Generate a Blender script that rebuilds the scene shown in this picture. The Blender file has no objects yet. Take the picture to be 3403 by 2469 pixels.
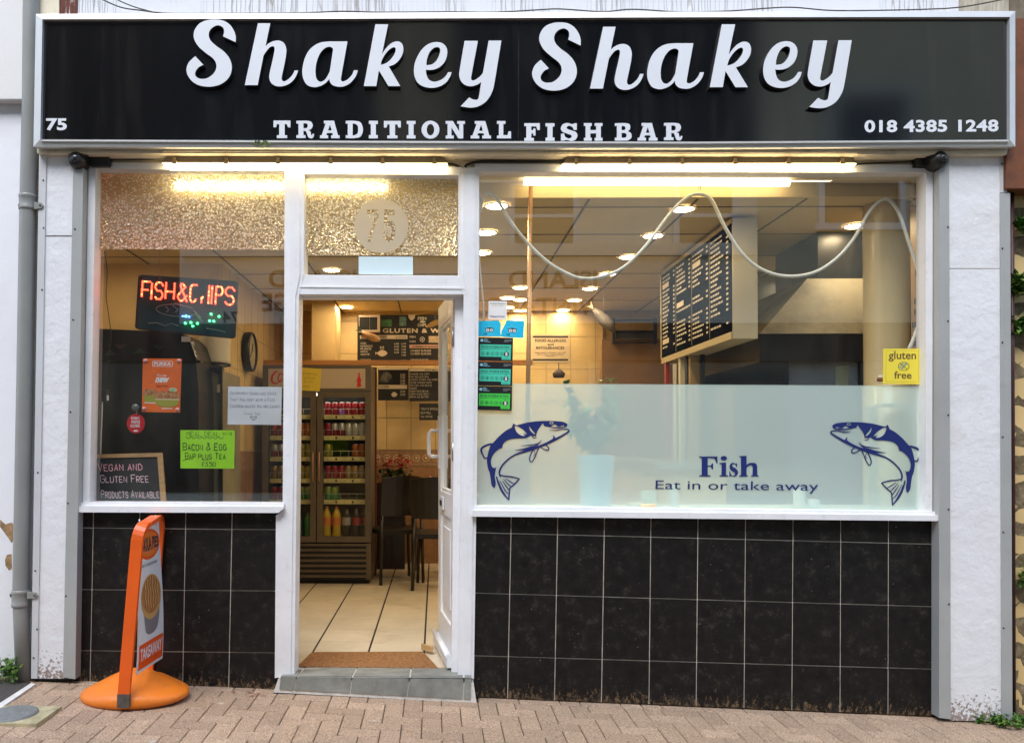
import bpy, bmesh, math, random
from mathutils import Vector, Matrix, Euler
from mathutils.geometry import tessellate_polygon
random.seed(7)
scene = bpy.context.scene
COL = scene.collection
R = math.radians

# ------------------------------------------------------------------ camera, sky, sun, exposure
IMG_W, IMG_H = 3403.0, 2469.0          # the photograph's own pixels, used for measuring
FPX = 2700.0
VPX, VPY = 1447.0, 1479.0              # where lines square to the shopfront meet
DIST = 4.24                            # camera to shopfront plane (Y = 0)
EYE = 1.30
cam = bpy.data.cameras.new("camera"); camo = bpy.data.objects.new("camera", cam); COL.objects.link(camo)
camo.location = (0, -DIST, EYE)
camo.rotation_euler = (R(90 + 0.7), 0, R(0.6))
CR = camo.rotation_euler.to_matrix()
_d = CR.transposed() @ Vector((0, 1, 0))
CX = VPX - FPX * _d.x / -_d.z
CY = VPY + FPX * _d.y / -_d.z
cam.sensor_fit = 'HORIZONTAL'; cam.sensor_width = 36.0; cam.lens = 36.0 * FPX / IMG_W
cam.shift_x = (IMG_W / 2 - CX) / IMG_W
cam.shift_y = (CY - IMG_H / 2) / IMG_W
cam.clip_start = 0.05; cam.clip_end = 500
scene.camera = camo

SUN_EL, SUN_AZ = 52.0, 200.0
w = bpy.data.worlds.new("World"); scene.world = w; w.use_nodes = True
nt = w.node_tree; bg = nt.nodes["Background"]
sky = nt.nodes.new("ShaderNodeTexSky"); sky.sky_type = 'NISHITA'; sky.sun_disc = False
sky.sun_elevation = R(SUN_EL); sky.sun_rotation = R(SUN_AZ); sky.air_density = 1.0; sky.dust_density = 1.5; sky.ozone_density = 1.0
nt.links.new(sky.outputs[0], bg.inputs[0]); bg.inputs[1].default_value = 0.13
sl = bpy.data.lights.new("sun", 'SUN'); sl.energy = 1.1; sl.angle = R(40); sl.color = (0.94, 0.98, 1.0)
so = bpy.data.objects.new("sun", sl); COL.objects.link(so)
_az = R(SUN_AZ)
so.rotation_euler = Vector((-math.sin(_az) * math.cos(R(SUN_EL)), -math.cos(_az) * math.cos(R(SUN_EL)), -math.sin(R(SUN_EL)))).to_track_quat('-Z', 'Y').to_euler()
so.location = (-3, -12, 14)
scene.view_settings.view_transform = 'Standard'; scene.view_settings.look = 'None'
scene.view_settings.gamma = 1.0; scene.view_settings.use_curve_mapping = False
scene.view_settings.exposure = 1.52
scene.render.engine = 'CYCLES'
cy = scene.cycles
cy.use_denoising = True
cy.max_bounces = 10; cy.transparent_max_bounces = 16; cy.transmission_bounces = 8; cy.glossy_bounces = 5; cy.diffuse_bounces = 4
cy.sample_clamp_indirect = 6.0; cy.caustics_reflective = False; cy.caustics_refractive = False

# ------------------------------------------------------------------ measuring
def P(px, py, Y=0.0):
    d = CR @ Vector(((px - CX) / FPX, -(py - CY) / FPX, -1.0))
    t = (Y + DIST) / d.y
    return Vector((0, -DIST, EYE)) + d * t
def PX(px, py, X):                      # on a plane square to the shopfront
    d = CR @ Vector(((px - CX) / FPX, -(py - CY) / FPX, -1.0))
    t = X / d.x
    return Vector((0, -DIST, EYE)) + d * t
def PZ(px, py, Z):                      # on a level plane
    d = CR @ Vector(((px - CX) / FPX, -(py - CY) / FPX, -1.0))
    t = (Z - EYE) / d.z
    return Vector((0, -DIST, EYE)) + d * t
def v(x, y): return (x * 1.50044, y * 1.50044)
CROP = dict(A1=(0, 0), A2=(850, 0), A3=(1700, 0), A4=(2503, 0), B1=(0, 600), B2=(850, 600), B3=(1550, 600), B4=(2503, 600),
            C1=(0, 1200), C2=(850, 1200), C3=(1550, 1200), C4=(2503, 1200), D1=(0, 1819), D2=(850, 1819), D3=(1550, 1819), D4=(2503, 1819))
def q(k, x, y): return (CROP[k][0] + x / 2.52, CROP[k][1] + y / 2.52)
def ground_z(X): return -0.0396 * X + 0.0005

# ------------------------------------------------------------------ materials
MATS = {}
def mat(name, col=(.5, .5, .5), rough=.5, metal=0.0, spec=.5, var=0.0, vs=6.0, bump=0.0, bs=60.0, emit=None, es=0.0, stain=None, ss=3.0, sa=.5, st=(.5, .7), stretch=(1, 1, 1), coat=0.0, ior=0.0):
    if name in MATS: return MATS[name]
    m = bpy.data.materials.new(name); m.use_nodes = True; n = m.node_tree; b = n.nodes["Principled BSDF"]
    b.inputs["Base Color"].default_value = (*col, 1); b.inputs["Roughness"].default_value = rough
    b.inputs["Metallic"].default_value = metal; b.inputs["Specular IOR Level"].default_value = spec
    if ior: b.inputs["IOR"].default_value = ior
    if coat: b.inputs["Coat Weight"].default_value = coat; b.inputs["Coat Roughness"].default_value = .08
    L = n.links.new
    if var or bump or stain:
        tc = n.nodes.new("ShaderNodeTexCoord"); mp = n.nodes.new("ShaderNodeMapping"); mp.inputs["Scale"].default_value = stretch
        L(tc.outputs["Object"], mp.inputs[0]); co = mp.outputs[0]
    src = None
    if var:
        no = n.nodes.new("ShaderNodeTexNoise"); no.inputs["Scale"].default_value = vs; no.inputs["Detail"].default_value = 6; no.inputs["Roughness"].default_value = .65
        L(co, no.inputs["Vector"])
        mx = n.nodes.new("ShaderNodeMix"); mx.data_type = 'RGBA'
        mx.inputs["A"].default_value = (*[max(0, c * (1 - var)) for c in col], 1); mx.inputs["B"].default_value = (*[min(1, c * (1 + var)) for c in col], 1)
        mr = n.nodes.new("ShaderNodeMapRange"); mr.inputs[1].default_value = .3; mr.inputs[2].default_value = .7
        L(no.outputs[0], mr.inputs[0]); L(mr.outputs[0], mx.inputs["Factor"]); src = mx.outputs["Result"]
    if stain:
        no = n.nodes.new("ShaderNodeTexNoise"); no.inputs["Scale"].default_value = ss; no.inputs["Detail"].default_value = 8; no.inputs["Roughness"].default_value = .7
        L(co, no.inputs["Vector"])
        mr = n.nodes.new("ShaderNodeMapRange"); mr.inputs[1].default_value = st[0]; mr.inputs[2].default_value = st[1]; mr.inputs[4].default_value = sa
        L(no.outputs[0], mr.inputs[0])
        mx = n.nodes.new("ShaderNodeMix"); mx.data_type = 'RGBA'; mx.inputs["A"].default_value = (*col, 1); mx.inputs["B"].default_value = (*stain, 1)
        L(mr.outputs[0], mx.inputs["Factor"])
        if src: L(src, mx.inputs["A"])
        src = mx.outputs["Result"]
    if src: L(src, b.inputs["Base Color"])
    if bump:
        no = n.nodes.new("ShaderNodeTexNoise"); no.inputs["Scale"].default_value = bs; no.inputs["Detail"].default_value = 5
        L(co, no.inputs["Vector"])
        bp = n.nodes.new("ShaderNodeBump"); bp.inputs["Strength"].default_value = bump; bp.inputs["Distance"].default_value = .01
        L(no.outputs[0], bp.inputs["Height"]); L(bp.outputs[0], b.inputs["Normal"])
    if emit:
        b.inputs["Emission Color"].default_value = (*emit, 1); b.inputs["Emission Strength"].default_value = es
    MATS[name] = m
    return m
def ramp(n, fac, stops):
    r = n.nodes.new("ShaderNodeValToRGB")
    while len(r.color_ramp.elements) < len(stops): r.color_ramp.elements.new(.5)
    for e, (p, c) in zip(r.color_ramp.elements, stops): e.position = p; e.color = (*c, 1)
    n.links.new(fac, r.inputs[0]); return r.outputs[0]
def mathn(n, op, a, b=None, clamp=False):
    m = n.nodes.new("ShaderNodeMath"); m.operation = op; m.use_clamp = clamp
    for i, x in enumerate((a, b)):
        if x is None: continue
        if isinstance(x, (int, float)): m.inputs[i].default_value = x
        else: n.links.new(x, m.inputs[i])
    return m.outputs[0]
def noise(n, co, sc, det=5, ro=.6):
    t = n.nodes.new("ShaderNodeTexNoise"); t.inputs["Scale"].default_value = sc; t.inputs["Detail"].default_value = det; t.inputs["Roughness"].default_value = ro
    n.links.new(co, t.inputs["Vector"]); return t.outputs[0]
def mixc(n, f, a, b):
    mx = n.nodes.new("ShaderNodeMix"); mx.data_type = 'RGBA'
    for key, x in (("Factor", f), ("A", a), ("B", b)):
        if isinstance(x, tuple): mx.inputs[key].default_value = (*x, 1)
        elif isinstance(x, (int, float)): mx.inputs[key].default_value = x
        else: n.links.new(x, mx.inputs[key])
    return mx.outputs["Result"]
def fresnel_fac(n, normal=None, base=.05, top=.9):
    lw = n.nodes.new("ShaderNodeLayerWeight"); lw.inputs[0].default_value = .5
    if normal is not None: n.links.new(normal, lw.inputs[1])
    return mathn(n, 'ADD', mathn(n, 'MULTIPLY', mathn(n, 'POWER', lw.outputs["Facing"], 5.0), top), base)
def glass_mat(name, tint=(1, 1, 1), base=.06, rough=0.0, dust_haze=0.0):
    m = bpy.data.materials.new(name); m.use_nodes = True; n = m.node_tree; n.nodes.remove(n.nodes["Principled BSDF"])
    t = n.nodes.new("ShaderNodeBsdfTransparent"); t.inputs[0].default_value = (*tint, 1)
    g = n.nodes.new("ShaderNodeBsdfGlossy"); g.inputs["Roughness"].default_value = rough
    mx = n.nodes.new("ShaderNodeMixShader"); n.links.new(fresnel_fac(n, base=base), mx.inputs[0])
    n.links.new(t.outputs[0], mx.inputs[1]); n.links.new(g.outputs[0], mx.inputs[2]); out = mx.outputs[0]
    if dust_haze:                            # thin uneven grime on the pane; its pale tone also paints in haze
        tc = n.nodes.new("ShaderNodeTexCoord"); mp = n.nodes.new("ShaderNodeMapping"); mp.inputs["Scale"].default_value = (2.2, 1, .7); n.links.new(tc.outputs["Object"], mp.inputs[0])
        f = mathn(n, 'MULTIPLY', mathn(n, 'SUBTRACT', noise(n, mp.outputs[0], 3.2, 8, .68), .40), dust_haze * 4, True)
        d = n.nodes.new("ShaderNodeBsdfDiffuse"); d.inputs[0].default_value = (.60, .55, .44, 1); m2 = n.nodes.new("ShaderNodeMixShader")
        n.links.new(f, m2.inputs[0]); n.links.new(out, m2.inputs[1]); n.links.new(d.outputs[0], m2.inputs[2]); out = m2.outputs[0]
    n.links.new(out, n.nodes["Material Output"].inputs[0])
    MATS[name] = m; return m

# ------------------------------------------------------------------ mesh building
WL = {}
class MB:
    def __init__(s): s.v = []; s.f = []; s.m = []; s.sm = []; s.mats = []
    def mi(s, m):
        if m not in s.mats: s.mats.append(m)
        return s.mats.index(m)
    def add(s, vs, fs, m, smooth=False):
        o = len(s.v); s.v += [tuple(x) for x in vs]; k = s.mi(m)
        for f in fs: s.f.append([i + o for i in f]); s.m.append(k); s.sm.append(smooth)
        return s
    def poly(s, pts, m): return s.add(pts, [list(range(len(pts)))], m)
    def hexa(s, a, b, m):               # two matching rings, closed
        n = len(a)
        return s.add(list(a) + list(b), [list(range(n)), list(range(2 * n - 1, n - 1, -1))] + [[i, i + n, (i + 1) % n + n, (i + 1) % n] for i in range(n)], m)
    def box(s, lo, hi, m):
        x0, y0, z0 = lo; x1, y1, z1 = hi
        return s.hexa([(x0, y0, z0), (x1, y0, z0), (x1, y0, z1), (x0, y0, z1)], [(x0, y1, z0), (x1, y1, z0), (x1, y1, z1), (x0, y1, z1)], m)
    def slab(s, pix, Y0, Y1, m):        # outline measured on the plane Y0, carried straight back to Y1
        a = [P(x, y, Y0) for x, y in pix]; return s.hexa(a, [(p.x, Y1, p.z) for p in a], m)
    def rect(s, x0, y0, x1, y1, Y0, Y1, m): return s.slab([(x0, y0), (x0, y1), (x1, y1), (x1, y0)], Y0, Y1, m)
    def ring(s, outer, inner, Y0, Y1, m, Yi=None):  # a frame with an opening; Yi: depth of the inner edge
        n = len(outer); Yi = Y0 if Yi is None else Yi
        a = [P(x, y, Y0) for x, y in outer]; b = [P(x, y, Y0) for x, y in inner]; b = [Vector((p.x, Yi, p.z)) for p in b]
        c = [(p.x, Y1, p.z) for p in a]; d = [(p.x, Y1, p.z) for p in b]
        for i in range(n):
            j = (i + 1) % n
            s.add([a[i], a[j], b[j], b[i]], [[0, 1, 2, 3]], m); s.add([b[i], b[j], d[j], d[i]], [[0, 1, 2, 3]], m)
            s.add([a[i], a[j], c[j], c[i]], [[0, 1, 2, 3]], m); s.add([c[i], c[j], d[j], d[i]], [[0, 1, 2, 3]], m)
        return s
    def shape(s, sh, fn, m, ext=None, side=None):
        V2, F = sh; a = [Vector(fn(x, y)) for x, y in V2]; s.add(a, F, m)
        if ext is not None:
            e = Vector(ext); cnt = {}
            for f in F:
                for i in range(len(f)):
                    k = (f[i], f[(i + 1) % len(f)]); kk = tuple(sorted(k)); cnt[kk] = cnt.get(kk, 0) + 1
            ed = [k for k, c in cnt.items() if c == 1]
            for i, j in ed: s.add([a[i], a[j], a[j] + e, a[i] + e], [[0, 1, 2, 3]], side or m)
        return s
    def tube(s, pts, r, m, n=8, caps=True):
        pts = [Vector(p) for p in pts]; rings = []; N = None
        for i, p in enumerate(pts):
            t = (pts[min(i + 1, len(pts) - 1)] - pts[max(i - 1, 0)]).normalized()
            if N is None: N = t.orthogonal().normalized()
            N = (N - t * N.dot(t)).normalized(); B = t.cross(N)
            rr = r[i] if isinstance(r, (list, tuple)) else r
            rings.append([p + N * (math.cos(2 * math.pi * k / n) * rr) + B * (math.sin(2 * math.pi * k / n) * rr) for k in range(n)])
        vs = [x for rg in rings for x in rg]
        fs = [[i * n + k, i * n + (k + 1) % n, (i + 1) * n + (k + 1) % n, (i + 1) * n + k] for i in range(len(pts) - 1) for k in range(n)]
        s.add(vs, fs, m, True)
        if caps: s.add(rings[0], [list(range(n))[::-1]], m); s.add(rings[-1], [list(range(n))], m)
        return s
    def lathe(s, prof, c, m, n=20, axis='z', segm=None):
        c = Vector(c); vs = []
        for r, h in prof:
            for k in range(n):
                a = 2 * math.pi * k / n; x, y = r * math.cos(a), r * math.sin(a)
                vs.append(c + (Vector((x, y, h)) if axis == 'z' else Vector((x, h, y)) if axis == 'y' else Vector((h, x, y))))
        for i in range(len(prof) - 1):
            mm = segm[i] if segm else m
            s.add([vs[i * n + k] for k in range(n)] + [vs[(i + 1) * n + k] for k in range(n)], [[k, (k + 1) % n, (k + 1) % n + n, k + n] for k in range(n)], mm, True)
        return s
    def build(s, name, parent=None, recalc=True, bevel=0):
        me = bpy.data.meshes.new(name)
        org = Vector((0, 0, 0))
        if parent is None:
            xs = [p[0] for p in s.v]; ys = [p[1] for p in s.v]; zs = [p[2] for p in s.v]
            org = Vector(((min(xs) + max(xs)) / 2, (min(ys) + max(ys)) / 2, min(zs)))
        me.from_pydata([(p[0] - org.x, p[1] - org.y, p[2] - org.z) for p in s.v], [], s.f)
        for mm in s.mats: me.materials.append(mm)
        me.polygons.foreach_set("material_index", s.m); me.polygons.foreach_set("use_smooth", s.sm)
        if recalc:
            bm = bmesh.new(); bm.from_mesh(me); bmesh.ops.remove_doubles(bm, verts=bm.verts, dist=1e-6); bmesh.ops.recalc_face_normals(bm, faces=bm.faces); bm.to_mesh(me); bm.free()
        me.update()
        o = bpy.data.objects.new(name, me); COL.objects.link(o)
        if parent is not None:
            o.parent = parent; o.matrix_parent_inverse = Matrix.Translation(-WL.get(parent.name, Vector((0, 0, 0)))); WL[o.name] = Vector((0, 0, 0))
        else:
            o.location = org; WL[o.name] = org
        if bevel:
            b = o.modifiers.new("bevel", 'BEVEL'); b.width = bevel; b.segments = 2; b.limit_method = 'ANGLE'; b.angle_limit = R(40)
        return o
def tag(o, label=None, cat=None, group=None, kind=None):
    if label: o["label"] = label
    if cat: o["category"] = cat
    if group: o["group"] = group
    if kind: o["kind"] = kind
    return o
def thing(name, label, cat, loc, group=None):
    o = bpy.data.objects.new(name, None); o.empty_display_size = .1; COL.objects.link(o); o.location = loc; WL[o.name] = Vector(loc)
    return tag(o, label, cat, group)
def dup(o, loc, label=None, group=None):
    c = o.copy(); COL.objects.link(c); c.location = loc
    for ch in o.children:
        d = ch.copy(); COL.objects.link(d); d.parent = c; d.matrix_parent_inverse = Matrix.Translation(-WL[o.name])
    if label: c["label"] = label
    if group: c["group"] = group
    return c

# ------------------------------------------------------------------ outlines and lettering
def parse(s):
    out = []
    for t in s.split():
        sm = t.endswith('s'); t = t.rstrip('sc'); x, y = t.split(','); out.append((float(x), float(y), sm))
    return out
def loop(s, sub=6, closed=True):
    p = parse(s) if isinstance(s, str) else s; n = len(p); out = []
    def tan(i):
        a, b = p[(i - 1) % n], p[(i + 1) % n]
        if not closed and i == 0: a = p[0]
        if not closed and i == n - 1: b = p[-1]
        return ((b[0] - a[0]) / 2, (b[1] - a[1]) / 2)
    for i in range(n if closed else n - 1):
        a, b = p[i], p[(i + 1) % n]
        if not a[2] and not b[2]: out.append((a[0], a[1])); continue
        ch = (b[0] - a[0], b[1] - a[1]); L = math.hypot(*ch) or 1e-6
        ta, tb = (tan(i) if a[2] else ch), (tan((i + 1) % n) if b[2] else ch)
        def lim(t):
            l = math.hypot(*t); k = min(1.0, 1.3 * L / l) if l else 1; return (t[0] * k, t[1] * k)
        ta, tb = lim(ta), lim(tb)
        for k in range(sub):
            t = k / sub; h1 = 2 * t**3 - 3 * t**2 + 1; h2 = t**3 - 2 * t**2 + t; h3 = -2 * t**3 + 3 * t**2; h4 = t**3 - t**2
            out.append((h1 * a[0] + h2 * ta[0] + h3 * b[0] + h4 * tb[0], h1 * a[1] + h2 * ta[1] + h3 * b[1] + h4 * tb[1]))
    if not closed: out.append((p[-1][0], p[-1][1]))
    return out
def fill(*loops):
    ls = [loop(l) if isinstance(l, str) else l for l in loops]
    tri = tessellate_polygon([[Vector((x, y, 0)) for x, y in l] for l in ls])
    return [p for l in ls for p in l], [list(t) for t in tri]
def ellipse(cx, cy, rx, ry, n=28): return [(cx + rx * math.cos(2 * math.pi * k / n), cy + ry * math.sin(2 * math.pi * k / n)) for k in range(n)]
def rrect(x0, y0, x1, y1, r, n=5):
    o = []
    for cx, cy_, a0 in ((x1 - r, y1 - r, 0), (x0 + r, y1 - r, 90), (x0 + r, y0 + r, 180), (x1 - r, y0 + r, 270)):
        for k in range(n + 1): a = R(a0 + 90 * k / n); o.append((cx + r * math.cos(a), cy_ + r * math.sin(a)))
    return o
def bounds(sh): xs = [p[0] for p in sh[0]]; ys = [p[1] for p in sh[0]]; return min(xs), min(ys), max(xs), max(ys)
def unit(sh, flip=False):
    x0, y0, x1, y1 = bounds(sh); w_, h_ = (x1 - x0) or 1, (y1 - y0) or 1
    return [((x - x0) / w_, (y1 - y) / h_ if flip else (y - y0) / h_) for x, y in sh[0]], sh[1]
_TX = {}
def text(s, bold=0.0, sp=1.0, shear=0.0):
    k = (s, bold, sp, shear)
    if k in _TX: return _TX[k]
    cu = bpy.data.curves.new("lettering", 'FONT'); cu.body = s; cu.size = 1.0; cu.offset = bold; cu.resolution_u = 3; cu.space_character = sp; cu.shear = shear; cu.align_x = 'CENTER'
    o = bpy.data.objects.new("lettering", cu); COL.objects.link(o)
    dg = bpy.context.evaluated_depsgraph_get(); dg.update()
    me = bpy.data.meshes.new_from_object(o.evaluated_get(dg))
    sh = ([(p.co.x, p.co.y) for p in me.vertices], [list(f.vertices) for f in me.polygons])
    bpy.data.objects.remove(o); bpy.data.curves.remove(cu); bpy.data.meshes.remove(me)
    _TX[k] = unit(sh); return _TX[k]
def quad(tl, tr, br, bl, Y):            # map (u right, v up) onto a measured four-sided patch at depth Y
    A = [Vector(P(*p, Y)) for p in (tl, tr, br, bl)]
    def fn(u, vv): return (A[0] * (1 - u) + A[1] * u) * vv + (A[3] * (1 - u) + A[2] * u) * (1 - vv)
    return fn
def bb(x0, y0, x1, y1, Y): return quad((x0, y0), (x1, y0), (x1, y1), (x0, y1), Y)
def flat(O, U, V): O, U, V = Vector(O), Vector(U), Vector(V); return lambda u, vv: O + U * u + V * vv
def sub(fn, u0, v0, u1, v1, off=(0, 0, 0)):
    off = Vector(off); return lambda u, vv: Vector(fn(u0 + (u1 - u0) * u, v0 + (v1 - v0) * vv)) + off
RECT = ([(0, 0), (1, 0), (1, 1), (0, 1)], [[0, 1, 2, 3]])
DISC = fill(ellipse(.5, .5, .5, .5))
ST = dict(A="00 26 40|12 32", B="00 06 36 45 44 33 03|33 42 41 30 00", C="45 36 16 05 01 10 30 41", D="00 06 26 44 42 20 00", E="46 06 00 40|03 33", F="46 06 00|03 33",
          G="45 36 16 05 01 10 30 41 43 23", H="06 00|46 40|03 43", I="00 06", K="06 00|46 03 40", L="06 00 40", M="00 06 23 46 40", N="00 06 40 46", O="16 05 01 10 30 41 45 36 16",
          P="00 06 36 45 44 33 03", R="00 06 36 45 44 33 03|13 40", S="45 36 16 05 04 13 33 42 41 30 10 01", T="06 46|26 20", U="06 01 10 30 41 46", V="06 20 46", W="06 10 24 30 46",
          X="06 40|00 46", Y="06 23 46|23 20", **{"&": "40 15 16 26 35 02 01 10 20 42", "£": "40 00 10 14 26 36 45|03 33", "0": "16 05 01 10 30 41 45 36 16", "1": "04 16 10", "2": "05 16 36 45 44 00 40",
          "3": "06 46 24 43 41 30 10 01", "5": "46 06 04 34 43 41 30 00", ".": "00 01", "'": "06 05", "-": "03 33", "Q": "16 05 01 10 30 41 45 36 16|22 40", "J": "46 41 30 10 01", "Z": "06 46 00 40"})
def strokes(s):
    out, x = [], 0.0
    for ch in s:
        if ch == ' ': x += 3; continue
        small = ch.islower(); g = ST[ch.upper()]; k = .78 if small else 1.0; mw = 0
        for pl in g.split('|'):
            pts = [(int(t[0]), int(t[1])) for t in pl.split()]; mw = max(mw, max(a for a, b in pts))
            out.append([(x + a * k, b * k) for a, b in pts])
        x += mw * k + 1.5
    return out, x - 1.5
def ribbon(pts, w):                     # a continuous strip along pts; w: one width or one per point
    n = len(pts); ws = w if isinstance(w, (list, tuple)) else [w] * n; V2 = []
    for i in range(n):
        a, b, c = pts[max(i - 1, 0)], pts[i], pts[min(i + 1, n - 1)]
        def nrm(p, r):
            dx, dy = r[0] - p[0], r[1] - p[1]; l = math.hypot(dx, dy) or 1; return (-dy / l, dx / l)
        n1 = nrm(a, b) if i else nrm(b, c); n2 = nrm(b, c) if i < n - 1 else n1
        mx, my = n1[0] + n2[0], n1[1] + n2[1]; l = math.hypot(mx, my)
        if l < .5: mx, my, l = n2[0], n2[1], 1
        mx, my = mx / l, my / l; d = max(.5, mx * n2[0] + my * n2[1]); h = ws[i] / 2 / d
        V2 += [(b[0] + mx * h, b[1] + my * h), (b[0] - mx * h, b[1] - my * h)]
    return V2, [[2 * i, 2 * i + 1, 2 * i + 3, 2 * i + 2] for i in range(n - 1)]
def hand(mb, s, fn, m, wd=.9, jit=.18, toward=(0, -.0002, 0), seed=1):   # handwriting inside the unit patch fn
    rnd = random.Random(seed); st, W = strokes(s); e = Vector(toward)
    for i, pl in enumerate(st):
        pts = [(a + rnd.uniform(-jit, jit), b + rnd.uniform(-jit, jit)) for a, b in pl]
        rb = ribbon(pts, wd); off = e * (i % 5 + 1)
        mb.shape(rb, lambda x, y, off=off: Vector(fn(x / W, y / 6)) + off, m)
def rib(mb, s, fn, m, k=0, toward=(0, -.0002, 0)):       # "x,y,w" along a smooth path
    pts = [tuple(map(float, t.split(','))) for t in s.split()]
    path = loop([(a, b, True) for a, b, c in pts], 5, False); ws = []
    for i in range(len(pts) - 1):
        for j in range(5): ws.append(pts[i][2] + (pts[i + 1][2] - pts[i][2]) * j / 5)
    ws.append(pts[-1][2]); off = Vector(toward) * k
    mb.shape(ribbon(path, ws), lambda x, y: Vector(fn(x, y)) + off, m)

# ================================================================== MATERIALS
WHITE = mat("white_gloss_paint", (.78, .785, .80), .42, var=.07, vs=5, bump=.12, bs=22, stain=(.40, .33, .25), ss=19, st=(.58, .78), sa=.38)
CREAM = mat("cream_paint", (.74, .66, .50), .5, var=.08, vs=4, bump=.08, bs=30, stain=(.30, .22, .14), ss=5, st=(.55, .75), sa=.7)
GREY = mat("grey_metal_trim", (.36, .37, .36), .45, var=.08, vs=3, stain=(.25, .2, .15), ss=9, st=(.62, .8), sa=.5)
PALETRIM = mat("pale_trim", (.56, .57, .58), .5, var=.06, vs=3)
ALU = mat("aluminium_frame", (.62, .62, .60), .42, .35, var=.06, vs=2, stain=(.45, .42, .36), ss=4, st=(.5, .8), sa=.5)
BLACKP = mat("black_plastic", (.012, .012, .012), .4)
BLACKM = mat("black_matt", (.01, .01, .011), .6)
ORANGE = mat("orange_plastic", (.78, .20, .015), .48, var=.12, vs=4, bump=.06, bs=30, stain=(.42, .14, .03), ss=9, st=(.56, .72), sa=.6)
ORANGEM = mat("orange_powder_coat", (.80, .115, .010), .4, var=.08, vs=6, stain=(.25, .08, .02), ss=14, st=(.66, .75), sa=.8)
WHITEV = mat("white_letter_face", (.68, .70, .74), .45, var=.03, vs=2)
WVINYL = mat("white_vinyl", (.70, .72, .76), .5)
NAVY = mat("navy_vinyl", (.006, .018, .13), .5)
INK = mat("black_ink", (.02, .02, .022), .7)
STEEL = mat("steel", (.45, .44, .42), .3, .9)
WOOD = mat("pale_pine", (.42, .25, .10), .55, var=.25, vs=14, stretch=(1, 1, 6))
GLASS = glass_mat("window_glass", (.93, .94, .93), base=.20, dust_haze=.022)
GLASSI = glass_mat("cabinet_glass", (.9, .9, .9), base=.05)

def plaster():
    m = bpy.data.materials.new("painted_render"); m.use_nodes = True; n = m.node_tree; b = n.nodes["Principled BSDF"]; L = n.links.new
    tc = n.nodes.new("ShaderNodeTexCoord"); g = n.nodes.new("ShaderNodeNewGeometry"); co = tc.outputs["Object"]
    sx = n.nodes.new("ShaderNodeSeparateXYZ"); L(g.outputs["Position"], sx.inputs[0])
    # splash dirt near the pavement: brown flakes that thin out upwards
    hgt = mathn(n, 'SUBTRACT', sx.outputs[2], mathn(n, 'MULTIPLY', sx.outputs[0], -.0396))
    low = mathn(n, 'SUBTRACT', 1.0, mathn(n, 'MULTIPLY', hgt, 3.3), True)
    sp = noise(n, co, 55, 4, .7)
    thr = mathn(n, 'SUBTRACT', .80, mathn(n, 'MULTIPLY', low, .42))
    fl = mathn(n, 'MULTIPLY', mathn(n, 'SUBTRACT', sp, thr), 14, True)
    c0 = mixc(n, noise(n, co, 2.5), (.70, .705, .73), (.79, .795, .81))
    up = mathn(n, 'MULTIPLY', mathn(n, 'SUBTRACT', noise(n, co, 1.6, 6), .56), 4, True)
    c1 = mixc(n, mathn(n, 'MULTIPLY', up, .55), c0, (.50, .43, .34))
    L(mixc(n, mathn(n, 'MULTIPLY', fl, .85), c1, (.20, .13, .09)), b.inputs["Base Color"])
    b.inputs["Roughness"].default_value = .6
    bp = n.nodes.new("ShaderNodeBump"); bp.inputs["Strength"].default_value = .38; bp.inputs["Distance"].default_value = .02
    hh = mathn(n, 'ADD', noise(n, co, 11, 5, .55), mathn(n, 'MULTIPLY', noise(n, co, 45, 3), .25)); L(hh, bp.inputs["Height"]); L(bp.outputs[0], b.inputs["Normal"])
    return m
PLASTER = plaster()

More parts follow.
